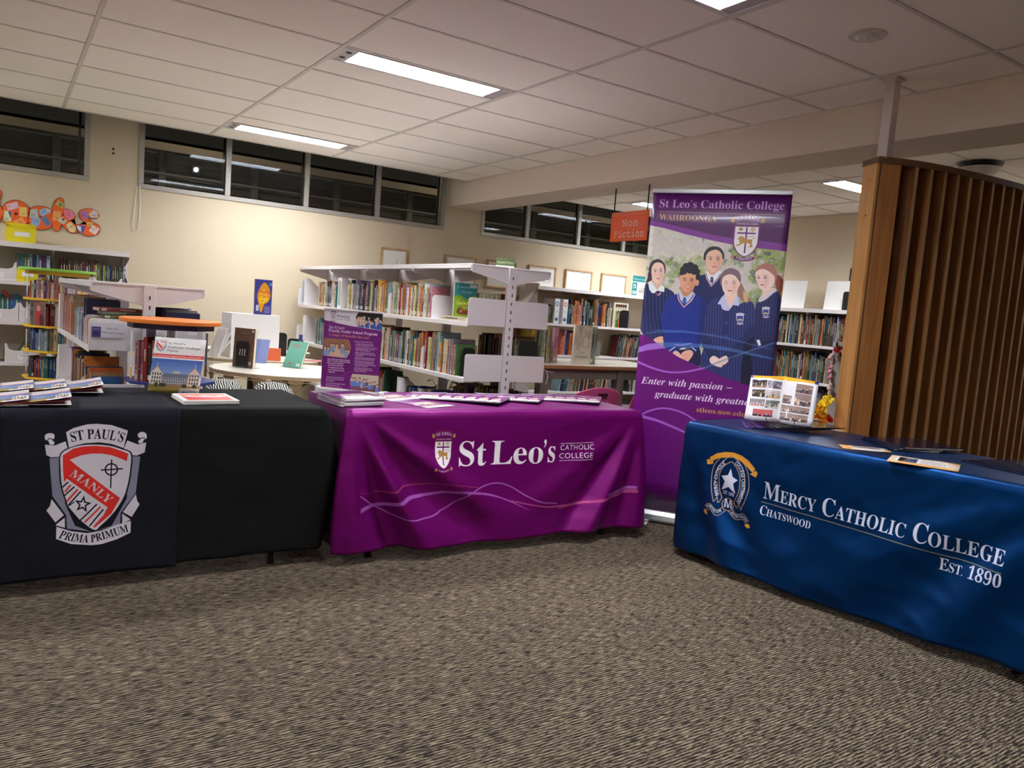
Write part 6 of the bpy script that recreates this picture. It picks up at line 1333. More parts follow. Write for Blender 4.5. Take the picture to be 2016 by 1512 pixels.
# near-left double-sided unit, turned a little
a_ = math.radians(1.9); LM_ = Matrix.Translation((-.895, .60, 0)) @ Matrix.Rotation(a_, 4, 'Z'); LHALF = .312; LLV = (.11, .49, .872)
ds_shelving('double_sided_bookcase', 'low white double-sided steel bookcase behind the orange-topped book spinner', LM_, 2, .90, LHALF, LLV, 1.248, canopy=(.058, .125))
def L2W(x, y, z): return LM_ @ Vector((x, y, z))
DL = (LM_.to_3x3() @ Vector((0, 1, 0))); IL = (LM_.to_3x3() @ Vector((1, 0, 0)))
def lrow(row, y0, ln, hr, pal, wr, seed, z, where, end='near end', side=-1, gaps=()):
    p = L2W(side * (LHALF - .012), y0, 0); row_books(row, (p.x, p.y), (DL.x, DL.y), (IL.x * -side, IL.y * -side), ln, hr, pal, wr, seed=seed, z=z, where=where, end=end, gaps=gaps)
lrow('la', .34, .10, (.26, .27), ['navy'], (.03, .035), 21, LLV[2], 'low left bookcase, top shelf')
lrow('lb', .46, .42, (.17, .20), ['white', 'lilac', 'grey', 'white', 'pale blue'], (.008, .016), 22, LLV[2], 'low left bookcase, past the navy binder')
lrow('lc', .98, .62, (.20, .27), ['orange', 'tan', 'pink', 'cream', 'tan'], (.010, .02), 23, LLV[2], 'low left bookcase, far bay, top shelf')
p = L2W(-LHALF + .0, .24, LLV[2]); divider('white rounded divider on the low left bookcase, next to the printed name plate', tuple(p), (IL.x, IL.y), w=.22, h=.175)
# books with covers toward the end: stacked at the near bay, centre strip
lrow('ld', .10, .11, (.14, .16), ['cream', 'tan', 'orange'], (.012, .02), 24, LLV[2], 'low left bookcase, behind the name plate', side=-1)
lrow('le', .34, .75, (.24, .30), ['orange', 'purple', 'cream', 'charcoal', 'navy', 'dark green', 'tan'], (.016, .034), 25, LLV[1], 'low left bookcase, second shelf')
lrow('lf', .03, .29, (.19, .26), ['blue', 'tan', 'red', 'orange', 'cream', 'teal'], (.02, .032), 26, LLV[1], 'low left bookcase, second shelf, near end')
lrow('lg', .02, .5, (.18, .24), ['charcoal', 'purple', 'navy', 'grey', 'purple'], (.02, .035), 27, LLV[2], 'far side top shelf of the low left bookcase', side=1)
p = L2W(-LHALF - .0, .34, LLV[1]); divider('white rounded divider on the second shelf of the low left bookcase', tuple(p), (IL.x, IL.y), w=.2, h=.175)
for (y, z, lb) in ((1.66, LLV[2], 'white magazine file at the far end of the low left bookcase, upper shelf'), (1.66, LLV[1], 'white magazine file at the far end of the low left bookcase, second shelf')):
    p = L2W(-LHALF + .0, y, z); file_box(lb, tuple(p), (IL.x, IL.y), h=.26, w=.085)
p = L2W(LHALF - .21, .25, LLV[2]); t = thing('shelf_wedge', 'grey steel book support standing at the right side of the low left bookcase', 'book support', (p.x, p.y, p.z), a_)
MB().prism([(0, 0), (.02, 0), (.20, .215), (.20, .245), (.185, .24)], .02, .10, axis='y').obj('sloped_panel', M_WEDGE, t, bevel=.002); MB().prism([(.17, 0), (.20, 0), (.20, .22), (.17, .20)], .02, .10, axis='y').obj('side_panel', M_WEDGE, t, bevel=.002)
# name plate
def plate_art():
    cv = Canvas(.17, .09, 1600, C8(206, 202, 210)); cv.rect(.002, .002, .050, .066, C8(70, 50, 120)); cv.disc(.026, .026, .016, .016, C8(40, 40, 80)); cv.stroke([(.008, .052), (.044, .052)], .004, C8(150, 130, 190)); cv.stroke([(.008, .044), (.040, .044)], .002, C8(130, 110, 180))
    cv.text("Diary of a", (.078, .052), (.140, .050), .012, C8(50, 46, 60), 'sans'); cv.text("Minecraft Zombie", (.056, .028), (.166, .024), .012, C8(50, 46, 60), 'sans'); return cv
p = L2W(-LHALF + .01, -.0085, LLV[2] + .085); t = thing('shelf_label', 'printed card label with a small purple picture on the low left bookcase end plate', 'label', (p.x, p.y, p.z), a_)
m = MB(); m.quad((0, 0, -.03), (.17, 0, -.03), (.17, 0, .055), (0, 0, .055)); o = m.obj('card', img_mat('shelf_label_print', plate_art(), .5), t); s_ = o.modifiers.new('t', 'SOLIDIFY'); s_.thickness = .0008
# flat pile on top of the near bay
for k, (cn, w_, h_) in enumerate((('brown', .22, .17), ('grey', .24, .18), ('tan', .25, .18), ('navy', .24, .17), ('white', .25, .18), ('cream', .20, .14), ('dark green', .24, .17), ('tan', .22, .16), ('olive', .25, .18), ('sage', .26, .19), ('red', .24, .17))):
    p = L2W(-.245 + .010 * math.sin(k * 1.7), .06, LLV[2] + .020 + .0205 * k); r = random.Random(60 + k); m = MB(); book_mb(m, .019, h_, w_, cn, r)
    o = m.obj('book', M_BOOK, color=True); o.matrix_world = Matrix.Translation(p) @ Matrix.Rotation(a_ + .12 * math.sin(k * 2.1), 4, 'Z') @ Matrix.Rotation(PI / 2, 4, 'Y') @ Matrix.Translation((0, 0, 0))
    tag(o, '%s book lying flat, %s from the bottom of the pile, low left bookcase' % (cn, ordw(k)), 'book', 'books lying in the pile on the low left bookcase')
# ------------------------------------------------------------------ single-sided wall shelving
M_BACKP = mat('shelf_back_panel', rgb(196, 186, 170), .6)
def wall_shelving(name, label, M, bays, bay_w, depth, levels, top, back=True, end_bracket=True):
    """local x along the run, y from the front (0) to the wall (depth), z up"""
    t = thing(name, label, 'bookcase', M=M); Lr = bays * bay_w
    for k in range(bays + 1):
        x = k * bay_w; up_ = MB().box(x - .022, x + .022, depth - .05, depth - .01, 0, top).obj('upright', M_WHITE, t, bevel=.002)
        sl = MB(); 
        for z in np.arange(top - .06, levels[0], -.05): sl.box(x - .004, x + .004, depth - .0515, depth - .0499, z - .012, z + .012)
        sl.obj('slots', M_BLACK, up_)['kind'] = 'stuff'
        plate(t, 'canopy_bracket', [(.0, top - .06), (.0, top - .012), (depth - .05, top - .012), (depth - .05, top - .13)][::-1], 'x', x - .002, x + .002)
        for z in levels:
            c = [(.008, z - .022), (.008, z + .04), (.03, z + .055), (depth - .06, z + .13), (depth - .06, z - .022)]; plate(t, 'shelf_bracket', c[::-1], 'x', x - .002, x + .002)
    MB().box(0, Lr, 0, depth - .012, top - .010, top).box(0, Lr, 0, .010, top - .045, top - .010).obj('canopy_shelf', M_WHITE, t, bevel=.002)
    for z in levels: MB().box(.002, Lr - .002, .0, depth - .05, z - .003, z).box(.002, Lr - .002, 0, .003, z - .032, z - .003).obj('shelf', M_WHITE, t, bevel=.0015)
    if back: MB().box(0, Lr, depth - .010, depth - .004, .05, top - .012).obj('back_panel', M_BACKP, t)
    MB().box(0, Lr, .04, .055, 0, .09).obj('kick_plate', M_WGREY, t); return t
YF = 3.50; FLV = (.11, .49, .845, 1.19)
wall_shelving('wall_bookcase', 'white steel bookcase against the wall under the orange cut-out letters', frame((-3.65, YF, 0), (1, 0, 0)), 5, .60, .345, FLV, 1.525)
def fx(px, py, Y=None): return float(at_y(px, py, Y or (YF + .03))[0])
def tray(label, x, y, z, w, d=.24, h=.10, m_=None, txt=None, group='white label trays on the wall bookcase', wing=.16):
    """book tray: low lettered front panel with raised wing corners, two sides"""
    t = thing('book_tray', label, 'book tray', (x, y, z), 0, group); m_ = m_ or M_WHITE
    pts = [(0, 0), (w, 0), (w, wing), (w - .012, wing), (w - .03, h + .012), (w - .06, h), (.06, h), (.03, h + .012), (.012, wing), (0, wing)]
    fp_ = plate(t, 'front_panel', pts, 'y', 0, .003, m_)
    for xx in (0, w - .003): MB().box(xx, xx + .003, .003, d, 0, wing - .02).obj('side_panel', m_, t)
    MB().box(.003, w - .003, .003, d, 0, .003).obj('base_panel', m_, t)
    if txt:
        cv = Canvas(.16, .05, 900, C8(236, 234, 238))
        for i, s_ in enumerate(txt): cv.text(s_, (.03 + .01 * i, .030 - .02 * i), (.13 - .01 * i, .030 - .02 * i), .009, C8(70, 66, 70), 'sans')
        m = MB(); m.quad((w / 2 - .08, -.0006, .02), (w / 2 + .08, -.0006, .02), (w / 2 + .08, -.0006, .07), (w / 2 - .08, -.0006, .07)); m.obj('label_card', img_mat('tray_print', cv, .6), fp_)
    return t
def box_bin(label, x, y, z, w, d, h, m_, group=None):
    t = thing('yellow_bin', label, 'storage box', (x, y, z), 0, group)
    plate(t, 'front_panel', [(.005, 0), (w - .005, 0), (w, h * .72), (0, h * .72)], 'y', 0, .004, m_)
    MB().box(0, w, d - .004, d, 0, h).obj('back_panel', m_, t)
    for xx in (0, w - .004): plate(t, 'side_panel', [(.004, 0), (d - .004, 0), (d - .004, h), (.004, h * .72)], 'x', xx, xx + .004, m_)
    MB().box(.004, w - .004, .004, d - .004, 0, .004).obj('base_panel', m_, t); MB().box(w * .28, w * .8, -.0012, -.0002, h * .28, h * .52).obj('label_card', M_PAPER, t); return t
M_YEL = mat('yellow_card', rgb(224, 206, 24), .5)
x0 = fx(11, 470); x1 = fx(71, 476); box_bin('yellow open box on top of the wall bookcase under the orange letters', x0, YF + .02, 1.526, x1 - x0, .22, .17, M_YEL)
x0 = fx(30, 550); x1 = fx(62, 552); box_bin('yellow open box on the top shelf of the wall bookcase, left of the green spinner', x0, YF + .01, FLV[3] + .001, x1 - x0 + .05, .22, .16, M_YEL)
tray('white label tray cut by the picture edge on the top shelf of the wall bookcase', -1.86, YF + .008, FLV[3] + .001, .34, txt=['Diary of', 'Minecraft'])
xa = fx(133, 556); xb = fx(181, 560); xc = fx(239, 564)
tray('white label tray on the top shelf of the wall bookcase, behind the green spinner', xa - .08, YF + .008, FLV[3] + .001, xb - xa + .078, h=.05, wing=.085)
tray('white label tray at the right end of the top shelf of the wall bookcase', xb + .004, YF + .008, FLV[3] + .001, xc - xb, h=.05, wing=.09)
tray('white label tray on the third shelf from the floor of the wall bookcase', -1.90, YF + .008, FLV[2] + .001, fx(36, 630) + 1.90, txt=['a series of', 'Minecraft books'])
tray('narrow white tray beside the leaning red book on the wall bookcase', fx(37, 630), YF + .008, FLV[2] + .001, .09, h=.12)
tray('white hand-lettered tray on the second shelf up of the wall bookcase', fx(9, 710), YF + .008, FLV[1] + .001, .34, txt=['Roy Stuff'])
tray('white tray cut by the picture edge, second shelf up of the wall bookcase', -1.90, YF + .008, FLV[1] + .001, .26)
def frow(row, x, ln, hr, pal, wr, seed, z, where, end='left', lean=0.0, gaps=()): row_books(row, (x, YF + .05), (1, 0), (0, 1), ln, hr, pal, wr, seed=seed, z=z, where=where, end=end, lean=lean, dr=(.14, .17))
frow('wa', fx(32, 520), .11, (.235, .245), ['green', 'teal'], (.028, .032), 31, FLV[3] + .005, 'wall bookcase, top shelf, green set')
frow('wa2', fx(49, 520), .21, (.235, .24), ['pale blue', 'blue', 'purple', 'purple'], (.026, .032), 32, FLV[3] + .005, 'wall bookcase, top shelf, blue set')
frow('wb', fx(119, 530), .30, (.215, .225), ['dark red', 'brown', 'charcoal', 'olive', 'dark red', 'dark green'], (.016, .022), 33, FLV[3] + .005, 'wall bookcase, top shelf, dark set')
frow('wc', fx(183, 545), .26, (.19, .20), ['red', 'yellow', 'green', 'teal', 'blue', 'navy', 'charcoal'], (.013, .02), 34, FLV[3] + .005, 'wall bookcase, top shelf, rainbow set')
frow('wd', fx(0, 610), .16, (.21, .23), ['teal', 'green', 'teal', 'blue'], (.032, .04), 35, FLV[2] + .005, 'wall bookcase, third shelf')
frow('we', fx(22, 610), .04, (.19, .20), ['navy'], (.03, .034), 36, FLV[2] + .005, 'wall bookcase, beside the teal books')
frow('wf', fx(24, 700), .16, (.18, .21), ['green', 'dark green', 'green', 'navy'], (.022, .03), 37, FLV[1] + .005, 'wall bookcase, second shelf', lean=.5)
t = thing('leaning_book', 'red book leaning against the tray end on the third shelf of the wall bookcase', 'book', (fx(44, 625), YF + .06, FLV[2] + .10)); r = random.Random(2); m = MB(); book_mb(m, .03, .15, .21, 'red', r); t2 = m.obj('book_body', M_BOOK, t, color=True); t2.rotation_euler = (0, -.85, 0)

# ------------------------------------------------------------------ wall shelving of the second bay
YR = 3.49; RLV = (.27, .745, 1.145)
wall_shelving('wall_bookcase', 'white steel bookcase along the far wall under the framed drawings', frame((3.92, YR, 0), (1, 0, 0)), 2, 1.12, .355, RLV, 1.60, back=False)
wall_shelving('wall_bookcase', 'short run of white steel bookcase right of the framed drawings, behind the banner', frame((6.17 - 0.0, YR, 0), (1, 0, 0)), 1, .46, .355, RLV, 1.60, back=False)
def rx(px, py, Y=None): return float(at_y(px, py, Y or (YR + .02))[0])
def rrow(row, px0, px1, py, hr, pal, wr, seed, z, where, end='left', lean=0.0): 
    a = rx(px0, py); b = rx(px1, py); row_books(row, (a, YR + .02), (1, 0), (0, 1), b - a, hr, pal, wr, seed=seed, z=z, where=where, end=end, lean=lean)
for (px_, lb, cc) in ((1090, 'white lever arch file with a blue emblem on the far wall bookcase', C8(96, 120, 170)), (1106.5, 'white lever arch file with a red emblem on the far wall bookcase', C8(214, 110, 96))):
    x = rx(px_, 620); t = thing('lever_arch_file', lb, 'file', (x, YR + .01, RLV[2] + .001)); cv = Canvas(.075, .31, 900, C8(226, 230, 232)); cv.disc(.037, .245, .026, .032, cc); cv.disc(.037, .245, .014, .018, C8(226, 230, 232)); cv.disc(.037, .05, .024, .024, C8(70, 90, 150)); cv.bars((.018, .16), (.058, .16), (0, -1), 2, .004, .010, C8(120, 130, 140)); cv.stroke([(.004, .004), (.071, .004), (.071, .306), (.004, .306)], .002, C8(150, 156, 160), closed=True)
    MB().box(0, .078, .001, .24, 0, .315).obj('file_body', M_WHITE, t, bevel=.002); m = MB(); m.quad((.001, 0, .002), (.077, 0, .002), (.077, 0, .313), (.001, 0, .313)); m.obj('spine_label', img_mat('file_spine_print', cv, .5), t)
rrow('ra', 1120, 1205, 620, (.24, .345), ['orange', 'tan', 'olive', 'sage', 'cream', 'dark green', 'brown', 'navy', 'teal', 'red', 'blue', 'grey', 'dark red', 'pink'], (.018, .036), 41, RLV[2] + .001, 'far wall bookcase, top shelf')
rrow('ra0', 1074, 1088, 610, (.2, .24), ['charcoal', 'olive', 'dark green'], (.014, .022), 42, RLV[2] + .001, 'far wall bookcase, left of white files')
rrow('rc', 1212, 1222, 635, (.2, .24), ['orange', 'green'], (.014, .022), 43, RLV[2] + .001, 'far wall bookcase, beside the dark-creature cover')
rrow('rb', 1102, 1130, 690, (.20, .34), ['orange', 'grey', 'charcoal', 'pink', 'purple', 'blue'], (.018, .03), 44, RLV[1] + .001, 'far wall bookcase, middle shelf')
rrow('rd', 1212, 1255, 690, (.24, .32), DARK, (.012, .022), 45, RLV[1] + .001, 'far wall bookcase, middle shelf, right part', lean=.16)
rrow('re', 1100, 1226, 760, (.32, .38), ['grey', 'dark red', 'navy', 'blue', 'teal', 'brown', 'tan', 'charcoal', 'cream', 'pale blue'], (.014, .028), 46, RLV[0] + .001, 'far wall bookcase, lowest shelf', lean=.12)
rrow('rf', 1236, 1262, 765, (.22, .3), DARK, (.014, .026), 47, RLV[0] + .001, 'lowest shelf of the far wall bookcase behind the chairs')
for (px_, py_, z, lb) in ((1238, 645, RLV[2], 'grey divider plate on the top shelf of the far wall bookcase, by the banner'), (1232, 715, RLV[1], 'grey divider plate on the middle shelf of the far wall bookcase, by the banner'), (1178, 700, RLV[1], 'pale divider plate behind the grey books on the tall table')):
    divider(lb, (rx(px_, py_), YR + .0, z), (0, 1), w=.2, h=.20, m_=M_WGREY)
def cover_book(label, F_or_M, w, h, art, thick=.02, name='picture_book', lean=0.0):
    t = thing(name, label, 'book', M=F_or_M)
    M2 = Matrix.Rotation(-lean, 4, 'X')
    m = MB(); m.M = M2; m.box(0, w, .0012, thick, 0, h); m.obj('page_block', M_PAGES, t); m = MB(); m.M = M2; m.quad((0, 0, 0), (w, 0, 0), (w, 0, h), (0, 0, h)); o = m.obj('front_cover', img_mat('book_cover_print', art, .35, coat=.3), t); s_ = o.modifiers.new('t', 'SOLIDIFY'); s_.thickness = .0012; s_.offset = 1 if False else -1
    m = MB(); m.M = M2; m.box(0, w, thick, thick + .0015, 0, h); m.obj('back_cover', M_BLACK, t); return t
# framed-cover book leaning on the far wall bookcase with a black bookend
cv = Canvas(.26, .33, 700, C8(196, 188, 170)); 
for i in range(5): cv.disc(.05 + .04 * i, .29, .02, .022, C8(60, 40, 30)); cv.disc(.05 + .04 * i, .275, .014, .012, C8(110, 60, 40))
cv.text("Sea Otter Pirates", (.04, .245), (.23, .245), .016, C8(120, 100, 90), 'tt'); cv.rect(.04, .0, .10, .22, C8(150, 130, 60)); cv.rect(.10, 0, .22, .22, C8(30, 30, 32))
cover_book('cream picture book with dark creatures along its top, on the far wall bookcase', frame((rx(1206, 645), YR + .03, RLV[2] + .001), (1, 0, 0)), .26, .335, cv)
bookend('black bookend in front of the cream picture book on the far wall bookcase', (rx(1219, 645), YR + .012, RLV[2] + .001), 0, M_BLACK, w=.145, h=.24)
cv = Canvas(.17, .235, 900, C8(40, 140, 150)); cv.fill([sm([(0, 0), (.17, 0), (.17, .14), (.13, .15), (.09, .125), (.05, .15), (0, .13)], True)], C8(120, 160, 40)); cv.fill([sm([(.03, .02), (.14, .02), (.13, .06), (.09, .05), (.04, .065)], True)], C8(110, 60, 30))
for i in range(16): r = random.Random(i); cv.disc(r.uniform(.01, .16), r.uniform(.02, .13), .004, .004, C8(*r.choice([(230, 220, 90), (210, 60, 50), (240, 240, 240)])))
cv.rect(.11, .205, .165, .23, C8(206, 210, 214)); cv.text("Corner", (.02, .20), (.12, .20), .020, C8(190, 226, 230), 'bi'); cv.text("Parks", (.05, .165), (.135, .165), .020, C8(190, 226, 230), 'bi'); cv.text("Summer", (.02, .082), (.15, .088), .026, C8(214, 220, 60), 'bi'); cv.text("games", (.05, .045), (.13, .045), .016, C8(190, 120, 40), 'b')
cover_book('turquoise and green picture book facing out on the upper shelf of the central bookcase', frame((XF + .035, .345, CLV[2] + .029), (.98, -.2, 0)), .17, .235, cv)
t = thing('flat_book', 'thin pale book lying flat under the turquoise picture book', 'book', (XF + .01, .07, CLV[2] + .001)); r = random.Random(3); m = MB(); book_mb(m, .026, .2, .40, 'cream', r); o = m.obj('book_body', M_BOOK, t, color=True); o.matrix_local = Matrix(((0, 1, 0, 0), (0, 0, 1, 0), (1, 0, 0, 0), (0, 0, 0, 1)))

# ------------------------------------------------------------------ shelving on the far right wall
XW = 6.30; SLV = (.30, .70, 1.13)
Mr = Matrix(((0, 1, 0, XW), (-1, 0, 0, 3.1), (0, 0, 1, 0), (0, 0, 0, 1)))
wall_shelving('wall_bookcase', 'white steel bookcase on the far right wall, packed with dark books', Mr, 5, .90, .34, SLV, 1.555, back=True)
for i, z in enumerate(SLV): row_books('rw%d' % i, (XW + .03, 2.95), (0, -1), (1, 0), 4.2, (.26, .36), DARK, (.012, .026), seed=70 + i, z=z + .001, where=['lowest', 'middle', 'upper'][i] + ' shelf, far right bookcase', end='left')
for (y0, w_, lb) in ((1.80, .33, 'white board standing on the far right bookcase, half hidden by the banner'), (1.20, .42, 'white board standing on the far right bookcase, next to the timber screen')):
    t = thing('display_board', lb, 'board', (XW + .16, y0, 1.556)); m = MB(); m.box(0, .004, -w_, 0, 0, .34); t2 = m.obj('board_panel', M_PAPER, t); t2.rotation_euler = (0, .10, 0); MB().box(.03, .034, -w_ * .6, -w_ * .4, 0, .25).obj('strut', M_WGREY, t)
bookend('black rounded bookend on the far right bookcase, in front of the white board', (XW + .12, .93, 1.556), PI / 2 + PI, M_BLACK, w=.20, h=.215)
t = thing('wall_screen', 'dark wall panel high above the far right bookcase, partly behind the timber screen', 'panel', (RX1 - .03, 1.0, 1.90)); MB().box(0, .028, -.5, .02, 0, .16).obj('frame', M_WGREY, t, bevel=.003); MB().box(-.002, 0, -.49, .008, .008, .155).obj('dark_panel', M_BLACK, t)

# ------------------------------------------------------------------ framed drawings on the far wall
M_FRAME = wood_mat('frame_oak', rgb(168, 132, 90), rgb(196, 162, 118), (20, 20, 20)); 
SK = [[[(.12, .30), (.16, .42), (.18, .34), (.26, .36), (.27, .44), (.30, .34), (.34, .26), (.30, .14), (.36, .05)], [(.30, .30), (.42, .34), (.46, .28), (.40, .22), (.34, .24)], [(.36, .29), (.37, .29)]],
      [[(.22, .05), (.26, .16), (.34, .22), (.42, .20), (.44, .12), (.38, .06), (.28, .05)], [(.38, .21), (.42, .26), (.46, .27)]],
      [[(.08, .10), (.2, .16), (.36, .12), (.48, .2)], [(.3, .12), (.32, .22)], [(.42, .12), (.45, .16)]]]
frames = [(750, 802, 508, 'oak framed drawing at the left, mostly hidden by the central bookcase', 2, None), (878, 940, 502, 'oak framed drawing with a line of handwriting above the central bookcase', 2, 'Our kookaburra'), (960, 1018, 510, 'oak framed drawing half hidden behind the green geography sign', 2, None),
          (1042, 1097, 519, 'oak framed drawing above the right end of the central bookcase', 2, None), (1115, 1168, 529, 'oak framed line drawing of a creature, second from the banner', 0, None), (1186, 1235, 537, 'oak framed line drawing of a small bird, nearest the banner', 1, None)]
def to_px(P):
    v = (np.asarray(P, float) - CP) @ CR; return 1008 + FPX * v[0] / v[1], 756 - FPX * v[2] / v[1]
for (pa, pb, py, lb, sk, txt) in frames:
    x0 = float(at_y(pa, py, WALL_Y - .03)[0]); x1 = float(at_y(pb, py, WALL_Y - .03)[0]); zt = 1.872; zb = zt - .34; w_ = x1 - x0
    t = thing('framed_drawing', lb, 'picture frame', (x0, WALL_Y - .032, zb), 0, None)
    fr = MB(); b_ = .020; fr.box(0, w_, 0, .028, 0, b_).box(0, w_, 0, .028, .34 - b_, .34).box(0, b_, 0, .028, b_, .34 - b_).box(w_ - b_, w_, 0, .028, b_, .34 - b_); fr.obj('frame', M_FRAME, t, bevel=.001)
    cv = Canvas(w_, .34, 600, C8(240, 238, 232)); k = w_ / .55
    for pl in SK[sk]: cv.stroke(sm([(x * k + .02, y_ + .0) for x, y_ in pl]), .004, C8(90, 90, 90))
    if txt: cv.text(txt, (.10, .255), (w_ - .12, .255), .016, C8(90, 90, 90), 'sans'); cv.stroke([(.04, .27), (.06, .29), (.08, .28)], .003, C8(150, 150, 150))
    m = MB(); m.quad((b_, .012, b_), (w_ - b_, .012, b_), (w_ - b_, .012, .34 - b_), (b_, .012, .34 - b_)); m.obj('drawing', img_mat('drawing_print', cv, .4), t)
# subject signs standing on the bookcases
def sign_stand(name, label, x0, x1, y, z0, z1, cv, col_m):
    t = thing(name, label, 'sign', (x0, y, z0)); m = MB(); m.box(0, x1 - x0, .0008, .006, 0, z1 - z0); m.obj('backing', col_m, t); m = MB(); m.quad((0, 0, 0), (x1 - x0, 0, 0), (x1 - x0, 0, z1 - z0), (0, 0, z1 - z0)); m.obj('face', img_mat('subject_sign_print', cv, .4), t); MB().box(.02, x1 - x0 - .02, -.03, .04, -.003, 0).obj('foot', M_ACRYL, t); return t
DG = 5.30; p0 = at_d(976, 526, DG); p1 = at_d(1012, 529.5, DG); wv_ = p1 - p0; w_ = float(np.hypot(wv_[0], wv_[1])); hG = .060; cv = Canvas(w_, hG, 2600, C8(84, 102, 62)); cv.text("Geography & History", (.008, .026), (w_ - .008, .026), .014, C8(206, 216, 176), 'sans'); cv.rect(0, 0, w_, .009, C8(220, 220, 212))
t = thing('subject_sign', 'small green Geography and History sign standing on the central bookcase', 'sign', M=frame((float(p0[0]), float(p0[1]), 1.556), (wv_[0], wv_[1], 0))); m = MB(); m.box(0, w_, .001, .005, 0, hG); m.obj('backing', M_PAPER, t); m = MB(); m.quad((0, 0, 0), (w_, 0, 0), (w_, 0, hG), (0, 0, hG)); m.obj('face', img_mat('subject_sign_print', cv, .4), t)
MB().box(w_ * .2, w_ * .8, .0055, .05, 0, .002).obj('foot', M_ACRYL, t); print('SIGN', p0, p1)
x0 = rx(1245, 560, YR + .1); cv = Canvas(.30, .27, 700, C8(226, 230, 230)); cv.rect(0, .19, .30, .27, C8(30, 116, 120)); cv.text("Natural Science", (.02, .215), (.28, .215), .028, C8(170, 214, 214), 'sans'); cv.rect(0, 0, .09, .18, C8(30, 116, 120)); cv.text("5", (.02, .10), (.07, .10), .055, C8(226, 236, 236), 'b'); cv.text("00", (.012, .02), (.08, .02), .045, C8(226, 236, 236), 'b')
picture(cv, [(.12, .04), (.28, .04), (.28, .17), (.12, .17)], 6, (C8(150, 146, 140), C8(190, 186, 180), C8(120, 120, 120), C8(216, 214, 210)), n=4)
sign_stand('subject_sign', 'teal and white Natural Science sign beside the banner', x0, x0 + .30, YR + .1, 1.602, 1.872, cv, M_PAPER)

# hanging orange sign
SX = 3.03; q0 = at_x(1206, 410, SX); q1 = at_x(1277, 422, SX); qb = at_x(1202, 467, SX); y0, y1 = float(q0[1]), float(q1[1]); wS = y0 - y1; zt = float((q0[2] + q1[2]) / 2) ; hS = float(q0[2] - qb[2])
cv = Canvas(wS, hS, 1100, C8(232, 80, 12)); cv.rect(0, hS * .86, wS, hS, C8(230, 104, 60)); cv.text("Non", (wS * .31, hS * .50), (wS * .74, hS * .50), hS * .27, C8(244, 214, 196), 'tt', offset=.03); cv.text("Fiction", (wS * .11, hS * .13), (wS * .92, hS * .13), hS * .27, C8(244, 214, 196), 'tt', offset=.03)
t = thing('hanging_sign', 'orange Non Fiction sign hanging on two chains from the beam', 'sign', M=frame((SX, y0, zt - hS), (0, -1, 0)))
m = MB(); m.box(0, wS, .001, .008, 0, hS); m.obj('backing', mat('sign_orange', rgb(222, 84, 20), .4), t, bevel=.001); m = MB(); m.quad((0, 0, 0), (wS, 0, 0), (wS, 0, hS), (0, 0, hS)); m.obj('face', img_mat('hanging_sign_print', cv, .4), t)
for x in (wS * .05, wS * .95):
    m = MB(); z = hS - .004; k = 0; top_ = BEAM_Z - (zt - hS)
    while z < top_:
        a = .006 if k % 2 else .0025; b_ = .0025 if k % 2 else .006; m.box(x - a, x + a, .004 - b_, .004 + b_, z, min(z + .018, top_)); z += .013; k += 1
    m.obj('chain', M_BLACK, t)
# ------------------------------------------------------------------ book spinners
M_GRN = mat('laminate_green', rgb(132, 186, 72), .4); M_ORG = mat('laminate_orange', rgb(226, 122, 44), .38); M_TRY = mat('tray_yellow', rgb(226, 178, 30), .45); M_TRB = mat('tray_blue', rgb(34, 48, 118), .45); M_EDGEP = mat('edge_purple', rgb(40, 26, 74), .45)
def cv_label(lines, w=.06, h=.17, foot=C8(170, 140, 180)):
    cv = Canvas(w, h, 700, C8(214, 210, 216)); cv.rect(0, 0, w, h * .25, foot)
    for i, s_ in enumerate(lines): cv.text(s_, (w * (.42 + .3 * i), h * .32), (w * (.42 + .3 * i), h * .92), .010, C8(90, 84, 96), 'sans', up=(-1, 0))
    return cv
def cover_art(kind):
    cv = Canvas(.15, .20, 500, C8(220, 214, 200)); 
    if kind == 0: cv.rect(0, 0, .15, .20, C8(196, 176, 170)); cv.disc(.08, .12, .035, .04, C8(200, 150, 120)); cv.disc(.08, .14, .04, .03, C8(120, 70, 50)); cv.disc(.08, .118, .028, .032, C8(232, 190, 160)); cv.disc(.08, .05, .05, .045, C8(140, 160, 90)); cv.disc(.09, .01, .06, .02, C8(90, 120, 150))
    if kind == 1: cv.rect(0, 0, .15, .20, C8(130, 90, 88)); cv.disc(.07, .08, .04, .07, C8(170, 60, 60)); cv.disc(.07, .15, .025, .025, C8(200, 150, 130)); cv.disc(.11, .05, .03, .05, C8(90, 40, 60))
    if kind == 2: cv.rect(0, 0, .15, .20, C8(214, 160, 160)); cv.fill([np.array([(.03, .03), (.12, .05), (.1, .12), (.04, .10)])], C8(230, 180, 60)); cv.fill([np.array([(.05, .06), (.13, .1), (.12, .13), (.05, .09)])], C8(110, 90, 160)); cv.disc(.07, .15, .05, .02, C8(230, 200, 190))
    if kind == 3: cv.rect(0, 0, .15, .20, C8(206, 130, 120)); cv.disc(.07, .1, .04, .05, C8(150, 60, 70))
    return cv
CVM = [img_mat('picture_cover_print', cover_art(i), .35) for i in range(4)]
LBM = [img_mat('spinner_label_print', cv_label(l_, foot=f_), .4) for l_, f_ in ((['Romance', 'Mystery'], C8(170, 130, 180)), (['Adventure', 'Fantasy'], C8(222, 160, 70)), (['Picture', 'Books'], C8(150, 150, 170)))]
